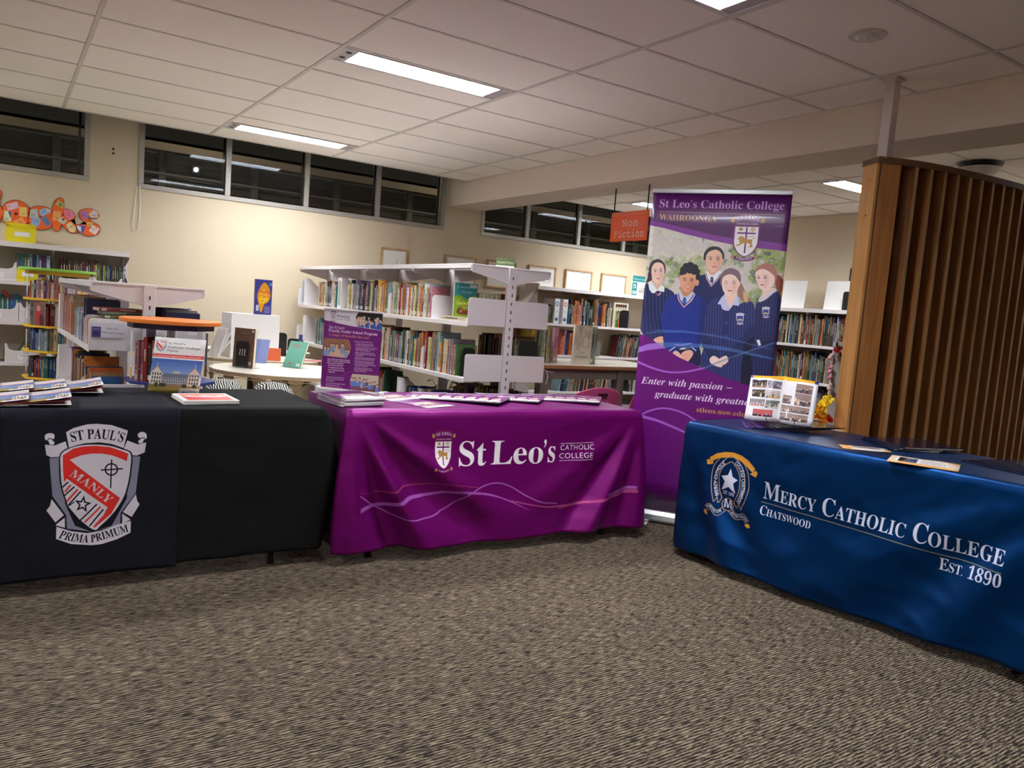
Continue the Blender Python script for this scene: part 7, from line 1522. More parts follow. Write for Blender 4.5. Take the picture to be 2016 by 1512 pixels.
def spinner(name, label, cx, cy, r, top, tiers, top_m, tray_m, under_m, rz, seed, group_where):
    t = thing(name, label, 'book spinner', (cx, cy, 0), rz)
    pts = [(r * math.cos(a), r * math.sin(a)) for a in np.linspace(0, 2 * PI, 40, endpoint=False)]
    MB().prism(pts, top - .022, top).obj('round_top', top_m, t, bevel=.003, smooth=True, angle=.6)
    q = r * .86; MB().prism([(q * math.cos(a), q * math.sin(a)) for a in np.linspace(PI / 8, 2 * PI + PI / 8, 8, endpoint=False)], top - .052, top - .022).obj('under_ring', under_m, t)
    MB().cyl((0, 0, .02), (0, 0, top - .05), .022, seg=16).obj('column', M_STEEL, t, smooth=True, angle=.6)
    MB().cyl((0, 0, 0), (0, 0, .03), r * .8, r * .75, 32).obj('base', M_BLACK, t, smooth=True, angle=.6)
    oc = [(r * .90 * math.cos(a), r * .90 * math.sin(a)) for a in np.linspace(PI / 8, 2 * PI + PI / 8, 8, endpoint=False)]
    trs = [MB().prism(oc, z - .016, z).obj('tray', tray_m, t, bevel=.002) for z in tiers]
    zs = list(tiers) + [top - .052]
    rr = random.Random(seed)
    for k in range(len(tiers)):
        z0 = tiers[k]; z1 = zs[k + 1] - (.016 if k + 1 < len(tiers) else 0)
        for i in range(8):
            a, b = np.array(oc[i]), np.array(oc[(i + 1) % 8]); a2, b2 = a * .96, b * .96
            if i % 2 == 0:
                m = MB(); n_ = (b - a); n_ = np.array([n_[1], -n_[0]]) / np.hypot(*n_) * .003
                # clear end panel split by an open gap in the middle
                for (s0, s1) in ((0, .32), (.68, 1.0)):
                    p_, q_ = a2 + (b2 - a2) * s0, a2 + (b2 - a2) * s1
                    m.add([(p_[0], p_[1], z0), (q_[0], q_[1], z0), (q_[0], q_[1], z1), (p_[0], p_[1], z1), (p_[0] - n_[0], p_[1] - n_[1], z0), (q_[0] - n_[0], q_[1] - n_[1], z0), (q_[0] - n_[0], q_[1] - n_[1], z1), (p_[0] - n_[0], p_[1] - n_[1], z1)], [(0, 1, 2, 3), (7, 6, 5, 4), (0, 4, 5, 1), (1, 5, 6, 2), (2, 6, 7, 3), (3, 7, 4, 0)])
                m.obj('clear_panel', M_ACRYL, t)
            if i % 2 == 1:
                # label card along one edge of the open face
                p_, q_ = a2 + (b2 - a2) * .70, b2; m = MB(); m.quad((p_[0], p_[1], z0 + .01), (q_[0], q_[1], z0 + .01), (q_[0], q_[1], z1 - .02), (p_[0], p_[1], z1 - .02)); o = m.obj('label_card', LBM[rr.randrange(3)], trs[k]); s_ = o.modifiers.new('t', 'SOLIDIFY'); s_.thickness = .001
    return t, oc
def spinner_books(cx, cy, rz, oc, tiers, hts, faces, seed, pal, where):
    """rows of spines on the open faces that turn to the room, a cover facing out on some"""
    r = random.Random(seed)
    for k, z in enumerate(tiers):
        for i in faces:
            a, b = Vector(oc[i]), Vector(oc[(i + 1) % 8]); R_ = Matrix.Rotation(rz, 2); a, b = R_ @ a, R_ @ b; d_ = (b - a); L = d_.length; d_.normalize(); inn = Vector((-(a + b)[0], -(a + b)[1])).normalized()
            s0 = L * .06; ln = L * (.62 if i % 2 else .9)
            st = (cx + a.x * .95 + d_.x * s0, cy + a.y * .95 + d_.y * s0)
            row_books('sp%d_%d_%d' % (seed, k, i), st, (d_.x, d_.y), (inn.x, inn.y), ln, (hts[k] * .72, hts[k] * .93), pal[k % len(pal)], (.013, .024), seed=seed * 10 + k * 8 + i, z=z + .001, dr=(.10, .13), where='%s, %s tier' % (where, ['lowest', 'second', 'third', 'top'][min(k + (4 - len(tiers)), 3)]), end='left', jit=.004)
GX, GY, GR, GT = -1.245, 2.90, .275, 1.315; GTI = (.24, .445, .66, .86, 1.075); GRZ = .10
t, oc = spinner('book_spinner', 'tall book spinner with a green round top and yellow tiers', GX, GY, GR, GT, GTI, M_GRN, M_TRY, M_TRY, GRZ, 5, '')
OX, OY, OR_, OT = -.838, .195, .262, 1.070; OTI = (.20, .50, .735); ORZ = .05
t2, oc2 = spinner('book_spinner', 'shorter book spinner with a bright orange round top and blue tiers', OX, OY, OR_, OT, OTI, M_ORG, M_TRB, M_EDGEP, ORZ, 6, '')
PK = ['pink', 'lilac', 'pink', 'orange', 'cream', 'purple']; YB = ['cream', 'grey', 'tan', 'pale blue', 'teal', 'blue']
spinner_books(GX, GY, GRZ, oc, GTI[1:], (.19, .19, .19, .17), (4, 5), 81, [['teal', 'blue', 'yellow', 'charcoal', 'red'], YB, ['cream', 'red', 'sage', 'dark red'], PK], 'green-topped spinner')
spinner_books(OX, OY, ORZ, oc2, OTI[1:], (.2, .26), (4, 5), 82, [['green', 'yellow', 'white', 'green', 'orange'], ['charcoal', 'red', 'dark red', 'grey', 'red', 'charcoal', 'pink']], 'orange-topped spinner')
def facing_cover(label, cx, cy, rz, oc_, i, z, mi, w=.13, h=.18, s=.1):
    a, b = Vector(oc_[i]), Vector(oc_[(i + 1) % 8]); R_ = Matrix.Rotation(rz, 2); a, b = R_ @ a, R_ @ b; d_ = (b - a).normalized(); st = a * .99 + d_ * (s * (b - a).length)
    t = thing('picture_book', label, 'book', M=frame((cx + st.x, cy + st.y, z), (d_.x, d_.y, 0))); m = MB(); m.box(0, w, .001, .008, 0, h); m.obj('page_block', M_PAGES, t); m = MB(); m.quad((0, 0, 0), (w, 0, 0), (w, 0, h), (0, 0, h)); m.obj('front_cover', CVM[mi], t)
facing_cover('picture book with a round-faced figure facing out on the green-topped spinner', GX, GY, GRZ, oc, 5, GTI[3] + .001, 0, s=.25)
facing_cover('dark red picture book facing out at the left of the green-topped spinner', GX, GY, GRZ, oc, 4, GTI[3] + .001, 1, w=.10, s=.3)
facing_cover('pink picture book facing out on the top tier of the green-topped spinner', GX, GY, GRZ, oc, 6, GTI[4] + .001, 2, s=.1)
facing_cover('red picture book facing out behind the white file, green-topped spinner', GX, GY, GRZ, oc, 6, GTI[2] + .001, 3, s=.1)

# ------------------------------------------------------------------ petal tables and what stands on them
M_TWH = mat('table_top_white', rgb(236, 230, 216), .3); M_TED = mat('table_edge_birch', rgb(196, 168, 130), .5)
def round_table(label, cx, cy, r, z, sy=1.0, rz=0.0):
    t = thing('round_table', label, 'table', (cx, cy, 0), rz); P_ = [(r * math.cos(a), r * sy * math.sin(a)) for a in np.linspace(0, 2 * PI, 48, endpoint=False)]
    MB().prism(P_, z - .004, z).obj('tabletop', M_TWH, t); MB().prism([(x * .999, y * .999) for x, y in P_], z - .026, z - .004).obj('edge_band', M_TED, t)
    MB().cyl((0, 0, .02), (0, 0, z - .14), .035, seg=14).cyl((0, 0, z - .14), (0, 0, z - .03), .035, .20, 14).obj('pedestal', M_BLACK, t, smooth=True, angle=.6)
    for k in range(4):
        a = k * PI / 2 + .6; MB().cyl((0, 0, .05), (.30 * math.cos(a), .30 * math.sin(a), .012), .018, .012, 8).obj('leg', M_BLACK, t)
    return t
TZ = .72
T1 = (.13, 1.02)
round_table('nearest white petal-shaped table with a birch edge, left of the small purple sign', T1[0], T1[1], .575, TZ, .86, -.5)
round_table('second white round table, just behind the nearest one', .14, 1.98, .50, TZ - .0, .62, -.4)
round_table('farthest white round table, by the wall', .32, 2.85, .52, TZ - .0, .55, -.35)
# burlap bunting and a patterned bag beneath the table edge
M_BUR = mat('burlap', rgb(150, 124, 90), .9, bump=.8, bscale=500, var=.2, vscale=60)
t = thing('bunting', 'burlap triangle bunting hanging below the edge of the nearest white table', 'bunting', (0, 0, 0)); pts = []
for i in range(13):
    a = -2.85 + .21 * i; c_, s_ = math.cos(-.5), math.sin(-.5); ex, ey = .588 * math.cos(a), .588 * .86 * math.sin(a); pts.append((T1[0] + ex * c_ - ey * s_, T1[1] + ex * s_ + ey * c_, TZ - .028 - .020 * abs(math.sin(i * PI / 2))))
MB().tube(pts, .0025, 6).obj('string', M_BUR, t)
for i in range(1, 12, 2):
    a, b = Vector(pts[i - 1]), Vector(pts[i + 1]); mid = (a + b) / 2; d_ = (b - a).normalized(); hw = .052; top = mid.z
    p_, q_ = mid - d_ * hw, mid + d_ * hw; tip = mid + Vector((0, 0, -.125)); n_ = Vector((d_.y, -d_.x, 0)) * .0015
    MB().add([tuple(p_ - n_), tuple(tip - n_), tuple(q_ - n_), tuple(p_ + n_), tuple(tip + n_), tuple(q_ + n_)], [(0, 1, 2), (5, 4, 3), (0, 3, 4, 1), (1, 4, 5, 2), (2, 5, 3, 0)]).obj('flag', M_BUR, t)
def zebra_mat():
    m, nt, b = new_mat('patterned_fabric'); tc = nt.nodes.new('ShaderNodeTexCoord'); w_ = nt.nodes.new('ShaderNodeTexWave'); w_.inputs['Scale'].default_value = 22; w_.inputs['Distortion'].default_value = 6; w_.inputs['Detail'].default_value = 1
    nt.links.new(tc.outputs['Object'], w_.inputs['Vector']); cr = nt.nodes.new('ShaderNodeValToRGB'); cr.color_ramp.interpolation = 'CONSTANT'; cr.color_ramp.elements[0].color = rgb(16, 15, 16); cr.color_ramp.elements[1].color = rgb(206, 202, 194); cr.color_ramp.elements[1].position = .62
    nt.links.new(w_.outputs['Fac'], cr.inputs[0]); nt.links.new(cr.outputs[0], b.inputs['Base Color']); b.inputs['Roughness'].default_value = .8; return m
M_ZEB = zebra_mat()
def pouf(label, x, y, r, h):
    t = thing('floor_pouf', label, 'pouf', (x, y, 0)); m = MB(); rows = []
    for k in range(13):
        a = PI * k / 12; rr_ = r * (math.sin(a) ** .55) if 0 < k < 12 else .01; rows.append([(rr_ * math.cos(b), rr_ * math.sin(b), h / 2 - h / 2 * math.cos(a)) for b in np.linspace(0, 2 * PI, 29)])
    m.grid(rows); m.obj('cover', M_ZEB, t, smooth=True); MB().cyl((0, 0, h - .004), (0, 0, h + .006), .022, .016, 12).obj('button', M_BLACK, t); return t
pouf('black and white patterned round pouf under the nearest white table', -.44, .74, .19, .685)
pouf('second patterned pouf right of the first, under the white table', -.13, .62, .18, .685)
# white display box with the orange and blue book on top
bx, by = -.02, 2.05; dp = at_y(455, 622, 1.9)
t = thing('display_box', 'white open-sided display box on the second white table', 'display box', (-.10, 1.92, TZ + .001), .12)
w_, h_ = .40, .345; MB().box(0, w_, 0, .006, 0, h_).obj('front_wall', M_PAPER, t); MB().box(w_ - .006, w_, .006, .22, 0, h_).obj('right_wall', M_PAPER, t); MB().box(0, .006, .006, .22, 0, h_).obj('left_wall', M_PAPER, t); MB().box(.006, w_ - .006, .006, .22, 0, .006).obj('base_panel', M_PAPER, t)
MB().box(0, w_, .0, .22, h_, h_ + .008).obj('top_panel', M_PAPER, t)
cv = Canvas(.19, .30, 900, C8(58, 56, 140)); cv.fill([sm([(.05, .08), (.03, .15), (.05, .22), (.10, .275), (.15, .24), (.175, .17), (.15, .11), (.11, .09), (.09, .03), (.07, .02)], True)], C8(226, 150, 30)); cv.fill([sm([(.06, .10), (.05, .16), (.08, .22), (.13, .20), (.15, .14), (.11, .10)], True)], C8(244, 196, 40))
cv.text("BRAIN", (.055, .185), (.165, .175), .028, C8(206, 54, 40), 'sb'); cv.text("DETECTIVE", (.045, .150), (.165, .145), .018, C8(214, 100, 30), 'sb'); cv.fill([np.array([(.02, .03), (.05, .03), (.05, .08), (.02, .08)])], C8(196, 206, 236)); cv.bars((.11, .07), (.18, .07), (0, -1), 5, .005, .012, C8(196, 200, 230)); cv.rect(.155, .25, .185, .275, C8(90, 150, 200))
for i in range(10): r = random.Random(i + 3); cv.disc(r.uniform(.06, .15), r.uniform(.10, .23), .006, .004, C8(190, 90, 20))
p = at_y(500, 623, 1.98); pe = at_y(534, 626, 1.98); wv = float(pe[0] - p[0])
cover_book('blue book with an orange brain on its cover, standing on the white display box', frame((float(p[0]), 1.99, TZ + h_ + .010), (1, 0, 0)), wv, .285, cv, name='display_book')
# book in a clear stand, near the table edge
def acrylic_stand(label, M, w, h, back=.09):
    t = thing('clear_stand', label, 'display stand', M=M); MB().box(-.004, w + .004, -.03, back, 0, .003).obj('base_plate', M_ACRYL, t); MB().box(-.004, w + .004, -.030, -.027, .003, .028).obj('front_lip', M_ACRYL, t); m = MB(); m.M = Matrix.Rotation(-.22, 4, 'X'); m.box(-.004, w + .004, .022, .025, .0, h * .85); m.obj('back_rest', M_ACRYL, t); return t
pa, pb = at_z(457, 722, TZ), at_z(497, 727, TZ); d_ = (pb - pa); w_ = float(np.hypot(d_[0], d_[1])); w_ = min(w_, .20)
cv = Canvas(w_, .275, 900, C8(112, 78, 62)); cv.text("CLEAR UP", (w_ * .32, .235), (w_ * .72, .235), .014, C8(110, 150, 90), 'sans'); cv.bars((w_ * .1, .215), (w_ * .9, .215), (0, -1), 5, .003, .010, C8(150, 110, 96)); cv.rect(w_ * .72, .02, w_ * .9, .045, C8(200, 190, 180)); cv.rect(w_ * .84, .25, w_ * .95, .265, C8(200, 196, 190)); cv.stroke(sm([(w_ * .75, .19), (w_ * .88, .15), (w_ * .9, .10), (w_ * .7, .08)]), .004, C8(150, 110, 90)); cv.rect(w_ * .3, .05, w_ * .7, .09, C8(140, 62, 36))
M_ = frame((float(pa[0]), float(pa[1]), TZ + .004), (d_[0], d_[1], 0)); acrylic_stand('clear acrylic stand holding the brown book near the table edge', frame((float(pa[0]), float(pa[1]), TZ + .001), (d_[0], d_[1], 0)), w_, .26)
cover_book('brown book behind a black bookend in a clear stand on the nearest white table', M_, w_, .275, cv, name='display_book', lean=.05)
y_ = Vector((-d_[1], d_[0], 0)).normalized(); t = thing('bookend', 'black bookend with cut-out strokes in front of the brown book', 'bookend', M=frame((float(pa[0] + d_[0] * .22), float(pa[1] + d_[1] * .22), TZ + .0045), (d_[0], d_[1], 0)) @ Matrix.Translation((0, -.012, 0)))
plate(t, 'upright_plate', rrect(0, w_ * .60, 0, .185, .022, (0, 0, 1, 1)), 'y', 0, .002, M_BLACK)
for k in range(3): MB().tube([(w_ * (.18 + .12 * k), -.0005, .13), (w_ * (.22 + .12 * k), -.001, .115), (w_ * (.17 + .12 * k), -.001, .10), (w_ * (.21 + .12 * k), -.001, .085)], .0028, 6).obj('cutout_stroke', M_WGREY, t)
# leaning green book in a stand
pa, pb = at_z(556, 722, TZ), at_z(594, 727, TZ); d_ = pb - pa; w_ = .17; M_ = frame((float(pa[0]), float(pa[1]), TZ + .004), (d_[0], d_[1], 0))
cv = Canvas(w_, .20, 900, C8(96, 168, 146)); cv.disc(.075, .165, .05, .018, C8(120, 150, 130)); cv.stroke(sm([(.04, .165), (.07, .17), (.11, .162)]), .005, C8(170, 110, 90)); cv.rect(.12, .012, .155, .032, C8(210, 214, 206)); cv.disc(.06, .03, .02, .008, C8(150, 120, 100))
acrylic_stand('clear acrylic stand holding the leaning green book', frame((float(pa[0]), float(pa[1]), TZ + .001), (d_[0], d_[1], 0)), w_, .16)
cover_book('pale green book leaning back in a clear stand on the white table', M_, w_, .205, cv, name='display_book', lean=.38, thick=.012)
# more on the table
pa = at_z(588, 712, TZ); t = thing('display_book', 'blue book standing edge-on right of the leaning green book', 'book', (float(pa[0]) + .02, float(pa[1]) + .08, TZ + .001), -.3); r = random.Random(8); m = MB(); book_mb(m, .028, .15, .215, 'blue', r); m.obj('book_body', M_BOOK, t, color=True)
for (px_, py_, lb, w0_, h0_) in ((539, 700, 'black rounded bookend standing left of the leaning green book', .11, .20), (566, 706, 'black rounded bookend standing behind the leaning green book', .13, .17)):
    q = at_z(px_, py_, TZ + .0); bookend(lb, (float(q[0]), float(q[1]) + .02, TZ + .001), -.45, M_BLACK, w=w0_, h=h0_)
q = at_z(600, 711, TZ + .003); sheet('magazine', 'red and blue magazine lying flat at the right of the nearest white table', (float(q[0]) - .02, float(q[1]), TZ + .001), -.35, .15, .20, CVM[3], 'magazine')
q = at_z(527, 712, TZ); t = thing('display_book', 'low orange and white book behind the clear stands', 'book', (float(q[0]), float(q[1]) + .12, TZ + .001), -.4); m = MB().box(0, .13, 0, .02, 0, .10); m.obj('book_body', mat('cover_orange', rgb(226, 110, 70), .4), t, bevel=.002)
q = at_z(505, 716, TZ); t = thing('display_book', 'blue and white open book leaning beside the brown book', 'book', (float(q[0]) - .02, float(q[1]) + .10, TZ + .001), -.5); m = MB(); m.M = Matrix.Rotation(-.5, 4, 'X'); m.box(0, .12, 0, .006, 0, .20); m.obj('book_body', mat('cover_pale_blue', rgb(130, 140, 190), .4), t, bevel=.001)
q = at_z(447, 710, TZ); t = thing('display_book', 'white paperback fanned open left of the brown book', 'book', (float(q[0]) - .02, float(q[1]) + .25, TZ + .001), .3)
for k in range(3): m = MB(); m.M = Matrix.Rotation(.35 + .18 * k, 4, 'Y'); m.box(0, .004, 0, .14, 0, .25); m.obj('leaf_block', M_PAPER, t)

# ------------------------------------------------------------------ tall birch-topped table with books behind the central bookcase
HZ = .880; pa, pb = at_z(1050, 713, HZ), at_z(1252, 722, HZ); hx0, hy0 = 1.72, .24
M_HED = mat('high_table_edge', rgb(164, 116, 74), .5); M_HLG = mat('high_table_frame', rgb(110, 102, 94), .5)
t = thing('high_table', 'tall white-topped table with a brown edge and grey frame, behind the pink chairs', 'table', (hx0, hy0, 0), .02)
MB().box(0, 1.5, 0, .75, HZ - .004, HZ).obj('tabletop', M_TWH, t); MB().box(0, 1.5, 0, .75, HZ - .030, HZ - .004).obj('edge_band', M_HED, t, bevel=.002)
MB().box(.02, 1.48, .04, .075, HZ - .11, HZ - .031).box(.02, 1.48, .68, .715, HZ - .11, HZ - .031).obj('apron', M_HLG, t, bevel=.002)
for (x, y) in ((.055, .03), (.83, .03), (.055, .65), (1.40, .65), (1.40, .03)): MB().box(x, x + .075, y, y + .075, 0, HZ - .031).obj('leg', M_HLG, t, bevel=.003)
def hrow(row, px0, px1, dy, hr, pal, wr, seed, where, lean=0.0):
    a = at_y(px0, 700, hy0 + dy)[0]; b = at_y(px1, 700, hy0 + dy)[0]; row_books(row, (a, hy0 + dy), (1, 0), (0, 1), b - a, hr, pal, wr, seed=seed, z=HZ + .001, where=where, end='left', lean=lean)
hrow('ha', 1015, 1022, .30, (.26, .30), ['tan', 'orange'], (.016, .02), 91, 'tall table, far left')
hrow('hb', 1047, 1087, .14, (.25, .30), ['cream', 'olive', 'sage', 'cream', 'charcoal', 'yellow'], (.010, .017), 92, 'tall table, pale thin set')
hrow('hc', 1089, 1100, .22, (.27, .28), ['pink', 'cream'], (.022, .03), 93, 'tall table, pink pair')
hrow('hd', 1163, 1181, .16, (.29, .305), ['grey', 'sage'], (.03, .045), 94, 'tall table, grey pair')
pa = at_y(1127, 712, hy0 + .10); pb = at_y(1161, 714, hy0 + .10); w_ = float(pb[0] - pa[0]); cv = Canvas(w_, .31, 800, C8(206, 198, 178))
r = random.Random(4)
for i in range(40): cv.disc(r.uniform(.01, w_ - .01), r.uniform(.14, .30), r.uniform(.008, .02), r.uniform(.01, .04), C8(*([170, 156, 140] if i % 2 else [186, 174, 156])), .6, soft=3)
cv.disc(w_ * .68, .18, .030, .045, C8(210, 202, 186)); cv.stroke([(w_ * .68 + .03 * math.cos(a), .18 + .045 * math.sin(a)) for a in np.linspace(0, 6.28, 20)], .003, C8(140, 126, 112)); cv.rect(w_ * .68, .27, w_ * .98, .295, C8(214, 196, 186))
cv.text("The", (w_ * .18, .112), (w_ * .36, .112), .016, C8(120, 112, 100), 'tt'); cv.text("Little", (w_ * .28, .085), (w_ * .62, .085), .018, C8(120, 112, 100), 'tt'); cv.text("STOWAWAY", (w_ * .15, .050), (w_ * .90, .050), .024, C8(96, 90, 80), 'tt')
cover_book('pale picture book The Little Stowaway standing face-out on the tall table', frame((float(pa[0]), hy0 + .10, HZ + .001), (1, 0, 0)), w_, .31, cv)
pa = at_y(1026, 702, hy0 + .34); pb = at_y(1048, 704, hy0 + .34); w_ = float(pb[0] - pa[0]); cv = Canvas(w_, .27, 600, C8(60, 90, 66)); cv.rect(0, .23, w_, .27, C8(206, 60, 40)); cv.fill([np.array([(0, 0), (w_ * .3, .02), (w_ * .75, .14), (w_ * .8, .13), (w_ * .4, 0)])], C8(210, 220, 190)); cv.fill([sm([(0, 0), (w_, 0), (w_, .03), (w_ * .8, .07), (w_ * .6, .03), (w_ * .4, .06), (w_ * .2, .03), (0, .05)], True)], C8(226, 190, 60))
cover_book('red and green picture book facing out between the bookcase plates', frame((float(pa[0]), hy0 + .34, HZ + .001), (1, 0, 0)), w_, .27, cv)
pa = at_y(1012, 706, hy0 + .24); t = thing('flat_box', 'dark purple box with an orange end between the bookcase plates', 'box', (float(pa[0]), hy0 + .20, HZ + .001)); MB().box(0, .15, 0, .1, 0, .085).obj('box_body', mat('box_purple', rgb(44, 26, 56), .5), t, bevel=.002); MB().box(.151, .19, 0, .1, 0, .085).obj('orange_end', mat('box_orange', rgb(220, 80, 40), .5), t, bevel=.002)
# string loop tied to the table corner
t = thing('string_loop', 'thin white string tied round the left corner of the tall table', 'string', (0, 0, 0)); q = at_y(1076, 728, hy0 + .0)
MB().tube([tuple(at_y(x, y, hy0 - .006)) for x, y in ((1070, 726), (1076, 731), (1090, 733))], .002, 6).obj('string', M_PAPER, t); MB().tube([tuple(at_y(x, y, hy0 - .008)) for x, y in ((1076, 731), (1079, 742), (1074, 757), (1077, 750), (1078, 735))], .002, 6).obj('string_tail', M_PAPER, t)

# leafy plants on the floor behind the central bookcase
M_LEAF = mat('leaf_green', rgb(46, 66, 34), .5, var=.3, vscale=9)
def plant(label, x, y, n, h, r, seed):
    t = thing('potted_plant', label, 'plant', (x, y, 0)); MB().cyl((0, 0, 0), (0, 0, .22), .10, .13, 20).obj('pot', M_BLACK, t, smooth=True, angle=.6); rr = random.Random(seed)
    for k in range(n):
        a = rr.uniform(0, 2 * PI); l = rr.uniform(.3, 1) * r; hh = h * rr.uniform(.6, 1); p_ = [(0, 0, .2), (l * .3 * math.cos(a), l * .3 * math.sin(a), .2 + (hh - .2) * .6), (l * math.cos(a), l * math.sin(a), hh)]
        MB().tube(p_, .003, 5).obj('stem', M_LEAF, t); m = MB(); c_ = Vector(p_[2]); u_ = Vector((math.cos(a), math.sin(a), -.25)); v_ = Vector((-math.sin(a), math.cos(a), rr.uniform(-.3, .3))); s_ = rr.uniform(.04, .07)
        q = [c_ - u_ * s_ * .2, c_ + u_ * s_ * .5 + v_ * s_ * .6, c_ + u_ * s_ * 1.2 + v_ * s_ * .35, c_ + u_ * s_ * 1.6 - Vector((0, 0, s_ * .3)), c_ + u_ * s_ * 1.2 - v_ * s_ * .35, c_ + u_ * s_ * .5 - v_ * s_ * .6]
        m.add([tuple(v) for v in q] + [tuple(c_ + u_ * s_ * .7 + Vector((0, 0, -s_ * .12)))], [(0, 1, 6), (1, 2, 6), (2, 3, 6), (3, 4, 6), (4, 5, 6), (5, 0, 6)]); o = m.obj('leaf', M_LEAF, t); sd_ = o.modifiers.new('t', 'SOLIDIFY'); sd_.thickness = .001
plant('dark leafy potted plant low behind the central bookcase upright', 1.93, 1.30, 22, .62, .26, 4)
plant('small leafy plant beside it, beyond the central bookcase', 1.95, 2.1, 16, .60, .22, 9)

# ------------------------------------------------------------------ moulded pink chairs
M_PINK = mat('pink_plastic', rgb(176, 66, 112), .38, bump=.1, bscale=600); M_CHR = mat('chair_steel', rgb(150, 150, 152), .3, .8)
def shell_chair(label, x, y, rz):
    t = thing('moulded_chair', label, 'chair', (x, y, 0), rz, 'pink chairs behind the purple table'); rows = []
    prof = [(.22, .43), (.20, .452), (.12, .448), (.0, .440), (-.10, .444), (-.165, .47), (-.195, .53), (-.215, .62), (-.232, .70), (-.245, .765), (-.252, .795)]
    for k, (yy, zz) in enumerate(prof):
        w = .205 if k < 6 else .215 - .006 * (k - 6); w = w if k not in (0,) else .18; 
        row = []
        for i in range(17):
            s_ = -1 + 2 * i / 16; up = .018 * s_ ** 4 if k < 6 else 0; fw = .07 * s_ ** 2 if k >= 6 else .0; dz = -(.060 * abs(s_) ** 2.2) if k == len(prof) - 1 else (-.045 * abs(s_) ** 2.4 if k == len(prof) - 2 else (-.02 * abs(s_) ** 3 if k == len(prof) - 3 else 0))
            row.append((s_ * w, yy + fw, zz + up + dz))
        rows.append(row)
    m = MB(); m.grid(rows); o = m.obj('seat_shell', M_PINK, t, smooth=True); s_ = o.modifiers.new('t', 'SOLIDIFY'); s_.thickness = .007; s2 = o.modifiers.new('s', 'SUBSURF'); s2.levels = 1; s2.render_levels = 1
    MB().prism(rrect(-.035, .035, .740, .752, .005), -.256, -.2385, axis='y').obj('hand_slot', M_BLACK, t)
    for sx in (-1, 1):
        MB().tube([(sx * .17, .17, .43), (sx * .185, .19, .2), (sx * .20, .215, .0)], .011, 8).obj('leg', M_CHR, t, smooth=True); MB().tube([(sx * .17, -.13, .43), (sx * .19, -.18, .2), (sx * .21, -.225, .0)], .011, 8).obj('leg', M_CHR, t, smooth=True); MB().cyl((sx * .17, -.14, .432), (sx * .17, .18, .432), .010, seg=8).obj('seat_rail', M_CHR, t)
    return t
shell_chair('pink plastic chair with its back to the right end of the purple table', 1.80, -.22, 0.0 - .12)
shell_chair('pink plastic chair mostly hidden behind the tall purple banner', 2.30, -.24, -.05)

# ------------------------------------------------------------------ white flower arch beside the timber screen
q = at_d(1641, 700, 4.72); ax, ay = float(q[0]), float(q[1]); M_ARCH = mat('arch_white', rgb(226, 220, 214), .5)
t = thing('white_panel_stand', 'narrow white upright panel just left of the timber screen', 'panel', (ax + .0, ay, 0), -.45); zt = float(at_d(1643, 672, 4.72)[2]); MB().box(.0, .16, 0, .02, 0, zt).obj('upright_panel', M_ARCH, t, bevel=.003); MB().box(-.02, .2, -.1, .12, 0, .012).obj('foot', M_ARCH, t, bevel=.003)
t = thing('pom_pom_garland', 'pink pom-pom garland hanging down the white panel by the timber screen', 'garland', (0, 0, 0)); pts = [at_d(x, y, 4.70) for x, y in ((1641, 690), (1637, 700), (1634, 704), (1636, 723), (1633, 732), (1634, 743), (1635, 758), (1632, 765))]
MB().tube([tuple(p_) for p_ in pts], .002, 5).obj('string', M_PAPER, t)
M_PP = [mat('pom_pink', rgb(236, 150, 180), .9, bump=1, bscale=300), mat('pom_pale', rgb(240, 196, 196), .9, bump=1, bscale=300)]
def ball(mb, c, r, n=8, mm=10):
    rows = [[(c[0] + r * math.sin(PI * i / n) * math.cos(2 * PI * j / mm), c[1] + r * math.sin(PI * i / n) * math.sin(2 * PI * j / mm), c[2] + r * math.cos(PI * i / n)) for j in range(mm + 1)] for i in range(n + 1)]; mb.grid(rows[::-1]); return mb
for k, i in enumerate((1, 2, 3, 4, 5, 6, 7)): ball(MB(), pts[i], .0135).obj('pom_pom', M_PP[0 if k in (3, 4, 2) else 1], t, smooth=True)
def flower(label, c, r, colr, seed, n=26, leaves=False, name='artificial_flower', grp=None):
    t = thing(name, label, 'flower', tuple(float(v) for v in c), 0, grp); rr = random.Random(seed); mt = mat('petal_' + name, colr, .7)
    ball(MB(), (0, 0, 0), r * .35).obj('flower_centre', mt, t, smooth=True)
    for k in range(n):
        ph = rr.uniform(0, 2 * PI); th = rr.uniform(.2, 2.4); d_ = Vector((math.sin(th) * math.cos(ph), math.sin(th) * math.sin(ph), math.cos(th))); o_ = d_.orthogonal().normalized(); l = r * rr.uniform(.75, 1.05); w = r * .3
        m = MB(); m.add([tuple(d_ * l * .15), tuple(d_ * l * .6 + o_ * w), tuple(d_ * l + o_ * w * .5 + Vector((0, 0, -l * .1))), tuple(d_ * l - o_ * w * .5 + Vector((0, 0, -l * .1))), tuple(d_ * l * .6 - o_ * w)], [(0, 1, 2, 3, 4), (4, 3, 2, 1, 0)]); m.obj('petal', mt, t)
    if leaves:
        for a in (-.9, .3, 2.2):
            d_ = Vector((math.cos(a), -.2, math.sin(a))); o_ = Vector((-math.sin(a), 0, math.cos(a))); l = r * 2.0; MB().add([(0, 0, 0), tuple(d_ * l * .5 + o_ * r * .4), tuple(d_ * l), tuple(d_ * l * .5 - o_ * r * .4)], [(0, 1, 2, 3), (3, 2, 1, 0)]).obj('leaf', mat('flower_leaf', rgb(60, 140, 50), .6), t)
flower('single red flower with green leaves at the top of the pom-pom garland', at_d(1649, 688, 4.66), .033, rgb(186, 24, 30), 3, 22, True)
